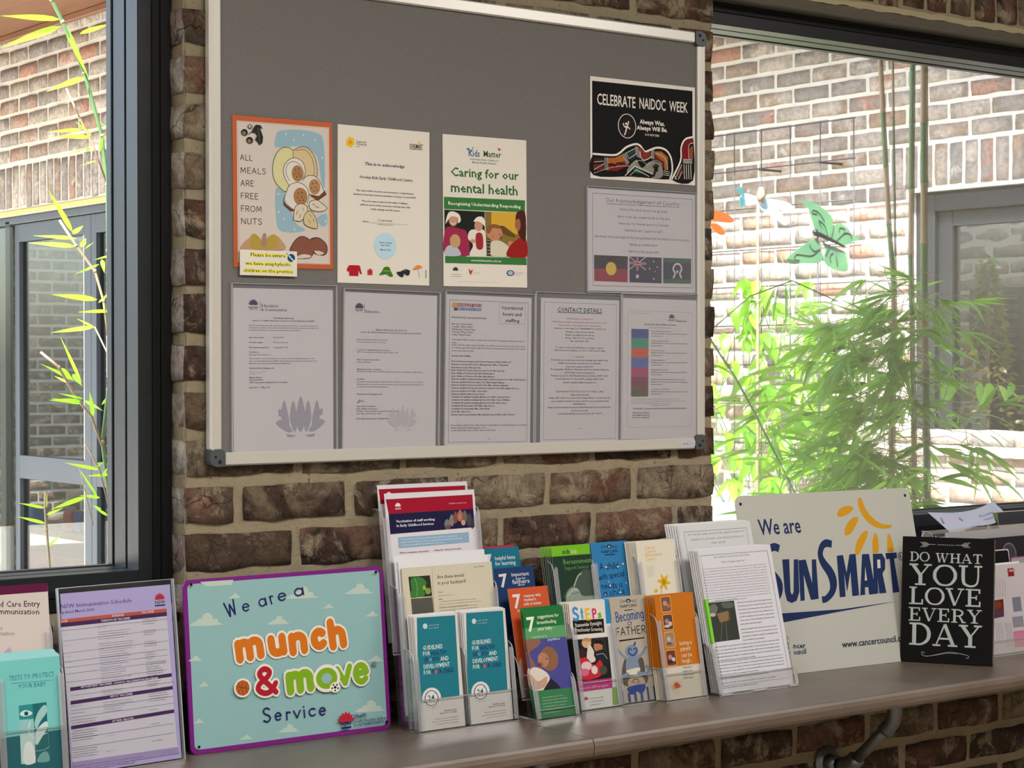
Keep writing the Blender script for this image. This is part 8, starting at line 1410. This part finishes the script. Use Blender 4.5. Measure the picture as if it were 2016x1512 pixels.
for p, dd, L in [((2.86, 1.25, 1.24), (-.8, 0, -.5), .13), ((2.88, 1.25, 1.22), (-.35, 0, -1), .15), ((2.90, 1.25, 1.20), (.05, 0, -1), .20), ((2.90, 1.25, 1.22), (.6, 0, -.9), .18), ((2.88, 1.25, 1.24), (.9, 0, -.5), .13), ((2.80, 1.25, 1.30), (-1, 0, -.1), .14), ((2.86, 1.25, 1.28), (1, 0, .0), .10)]: put_leaf(v2, [BL[0], BL[3]], Vector(p), dd, L, .2)
t = thing('reflected_conifer', 'small conical shrub with rusty orange leaves set behind the far window pane as its reflection', 'shrub', (4.95, 2.86, 0))  # shrub added indoors to stand in for a tree reflected in the pane
mb = MB(); mb.tube([(0, 0, .9), (0, 0, 1.95)], [.012, .004], 6); mb.build('stem', M['culmtan'], t)
mb = MB()
for i in range(420):
    z = rp.random()**.8; rr_ = .17*(1-z)+.015; a = rp.uniform(0, 6.28); add_leaf_to(mb, VL, Vector((rr_*math.cos(a)*rp.random()**.5, rr_*math.sin(a)*rp.random()**.5, 1.15+z*.82)), (math.cos(a), math.sin(a), rp.uniform(-.4, .6)), .045)
o = mb.build('foliage', M['leafd'], t); o['kind'] = 'stuff'
mb = MB(); mb.tube([(0, 0, .55), (0, 0, .92)], [.11, .15], 20); mb.build('pot', plain('terracotta_pot', '8a4a30', .7), t)

# garden ornaments
def fmat(name, a, b):
    m, n, p = newmat(name); v = objco(n); g = nd(n, 'ShaderNodeSeparateXYZ'); n.links.new(v, g.inputs[0])
    n.links.new(mixc(n, noisef(n, v, 7, 2), a, b), p.inputs['Base Color']); p.inputs['Roughness'].default_value = .25; return m
t = thing('butterfly_ornament', 'green and teal metal butterfly on a stake among the bamboo', 'ornament', (0, 2.3, 0)); tm = fmat('teal_green_enamel', '12544c', '6a9a64')
for k, wg in enumerate(BW):
    pts = catmull([tuple(q) for q in wg], True, 3); mb = MB(); mb.prism([(x, 0, z) for x, z in pts], (0, .003, 0)); o = mb.build('wing', tm, t)
    if k == 0: o.rotation_euler = (0, 0, 0)
mb = MB()
for cpts in BC: mb.tube([(x, -.002, z) for x, z in catmull([tuple(q) for q in cpts], n=4)], .0016, 4)
mb.build('wire_scroll', M['steelwire'], t)
mb = MB(); (x0, z0), (x1, z1), (x2, z2), (x3, z3) = BB; mb.tube([(x0, -.008, z0), (x1, -.01, z1), ((x1+x2)/2, -.012, (z1+z2)/2), (x2, -.008, z2)], [.011, .010, .007, .004], 8); mb.tube([(x0-.01, -.008, z0+.008), (x0, -.008, z0+.004), (x0+.012, -.008, z0)], [.006, .014, .008], 8); mb.build('body', M['blackp'], t)
mb = MB(); mb.tube([(x1, .004, z1), (x1+.01, .01, 1.2), (x1+.01, .01, 0)], .004, 6); mb.build('stake', M['steelwire'], t)
t = thing('dragonfly_ornament', 'pale blue and white dragonfly ornament on a bamboo stake', 'ornament', (0, 2.2, 0)); dm = fmat('pale_blue_enamel', 'b4bec4', '6a9ab4'); dm2 = fmat('teal_enamel', '205a60', '3a8088')
for k, wg in enumerate(DW):
    pts = catmull([tuple(q) for q in wg], True, 3); mb = MB(); mb.prism([(x, -.002*k, z) for x, z in pts], (0, .003, 0)); mb.build('wing', dm if k < 3 else dm2, t)
mb = MB(); mb.tube([(DB[0][0], -.01, DB[0][1]+.03), (DB[0][0], -.01, DB[0][1]), (DB[1][0], -.01, DB[1][1])], [.008, .018, .008], 8); mb.build('body', M['culmtan'], t)
mb = MB(); mb.tube([(DB[1][0], 0, DB[1][1]), (DB[2][0], 0, DB[2][1]), (DB[3][0], 0, 0)], .006, 8); mb.build('stake', M['culmtan'], t)
t = thing('orange_ornament', 'orange butterfly ornament just peeking out beside the brick pier', 'ornament', (0, 2.0, 0)); om = plain('orange_enamel', 'c84a10', .35)
for wg in OW: mb = MB(); mb.prism([(x, 0, z) for x, z in catmull([tuple(q) for q in wg], True, 3)], (0, .003, 0)); mb.build('wing', om, t)
mb = MB(); mb.tube([(OW[0][0][0]-.01, 0, OW[0][0][1]), (OW[0][0][0]-.01, 0, 0)], .004, 6); mb.build('stake', M['steelwire'], t)
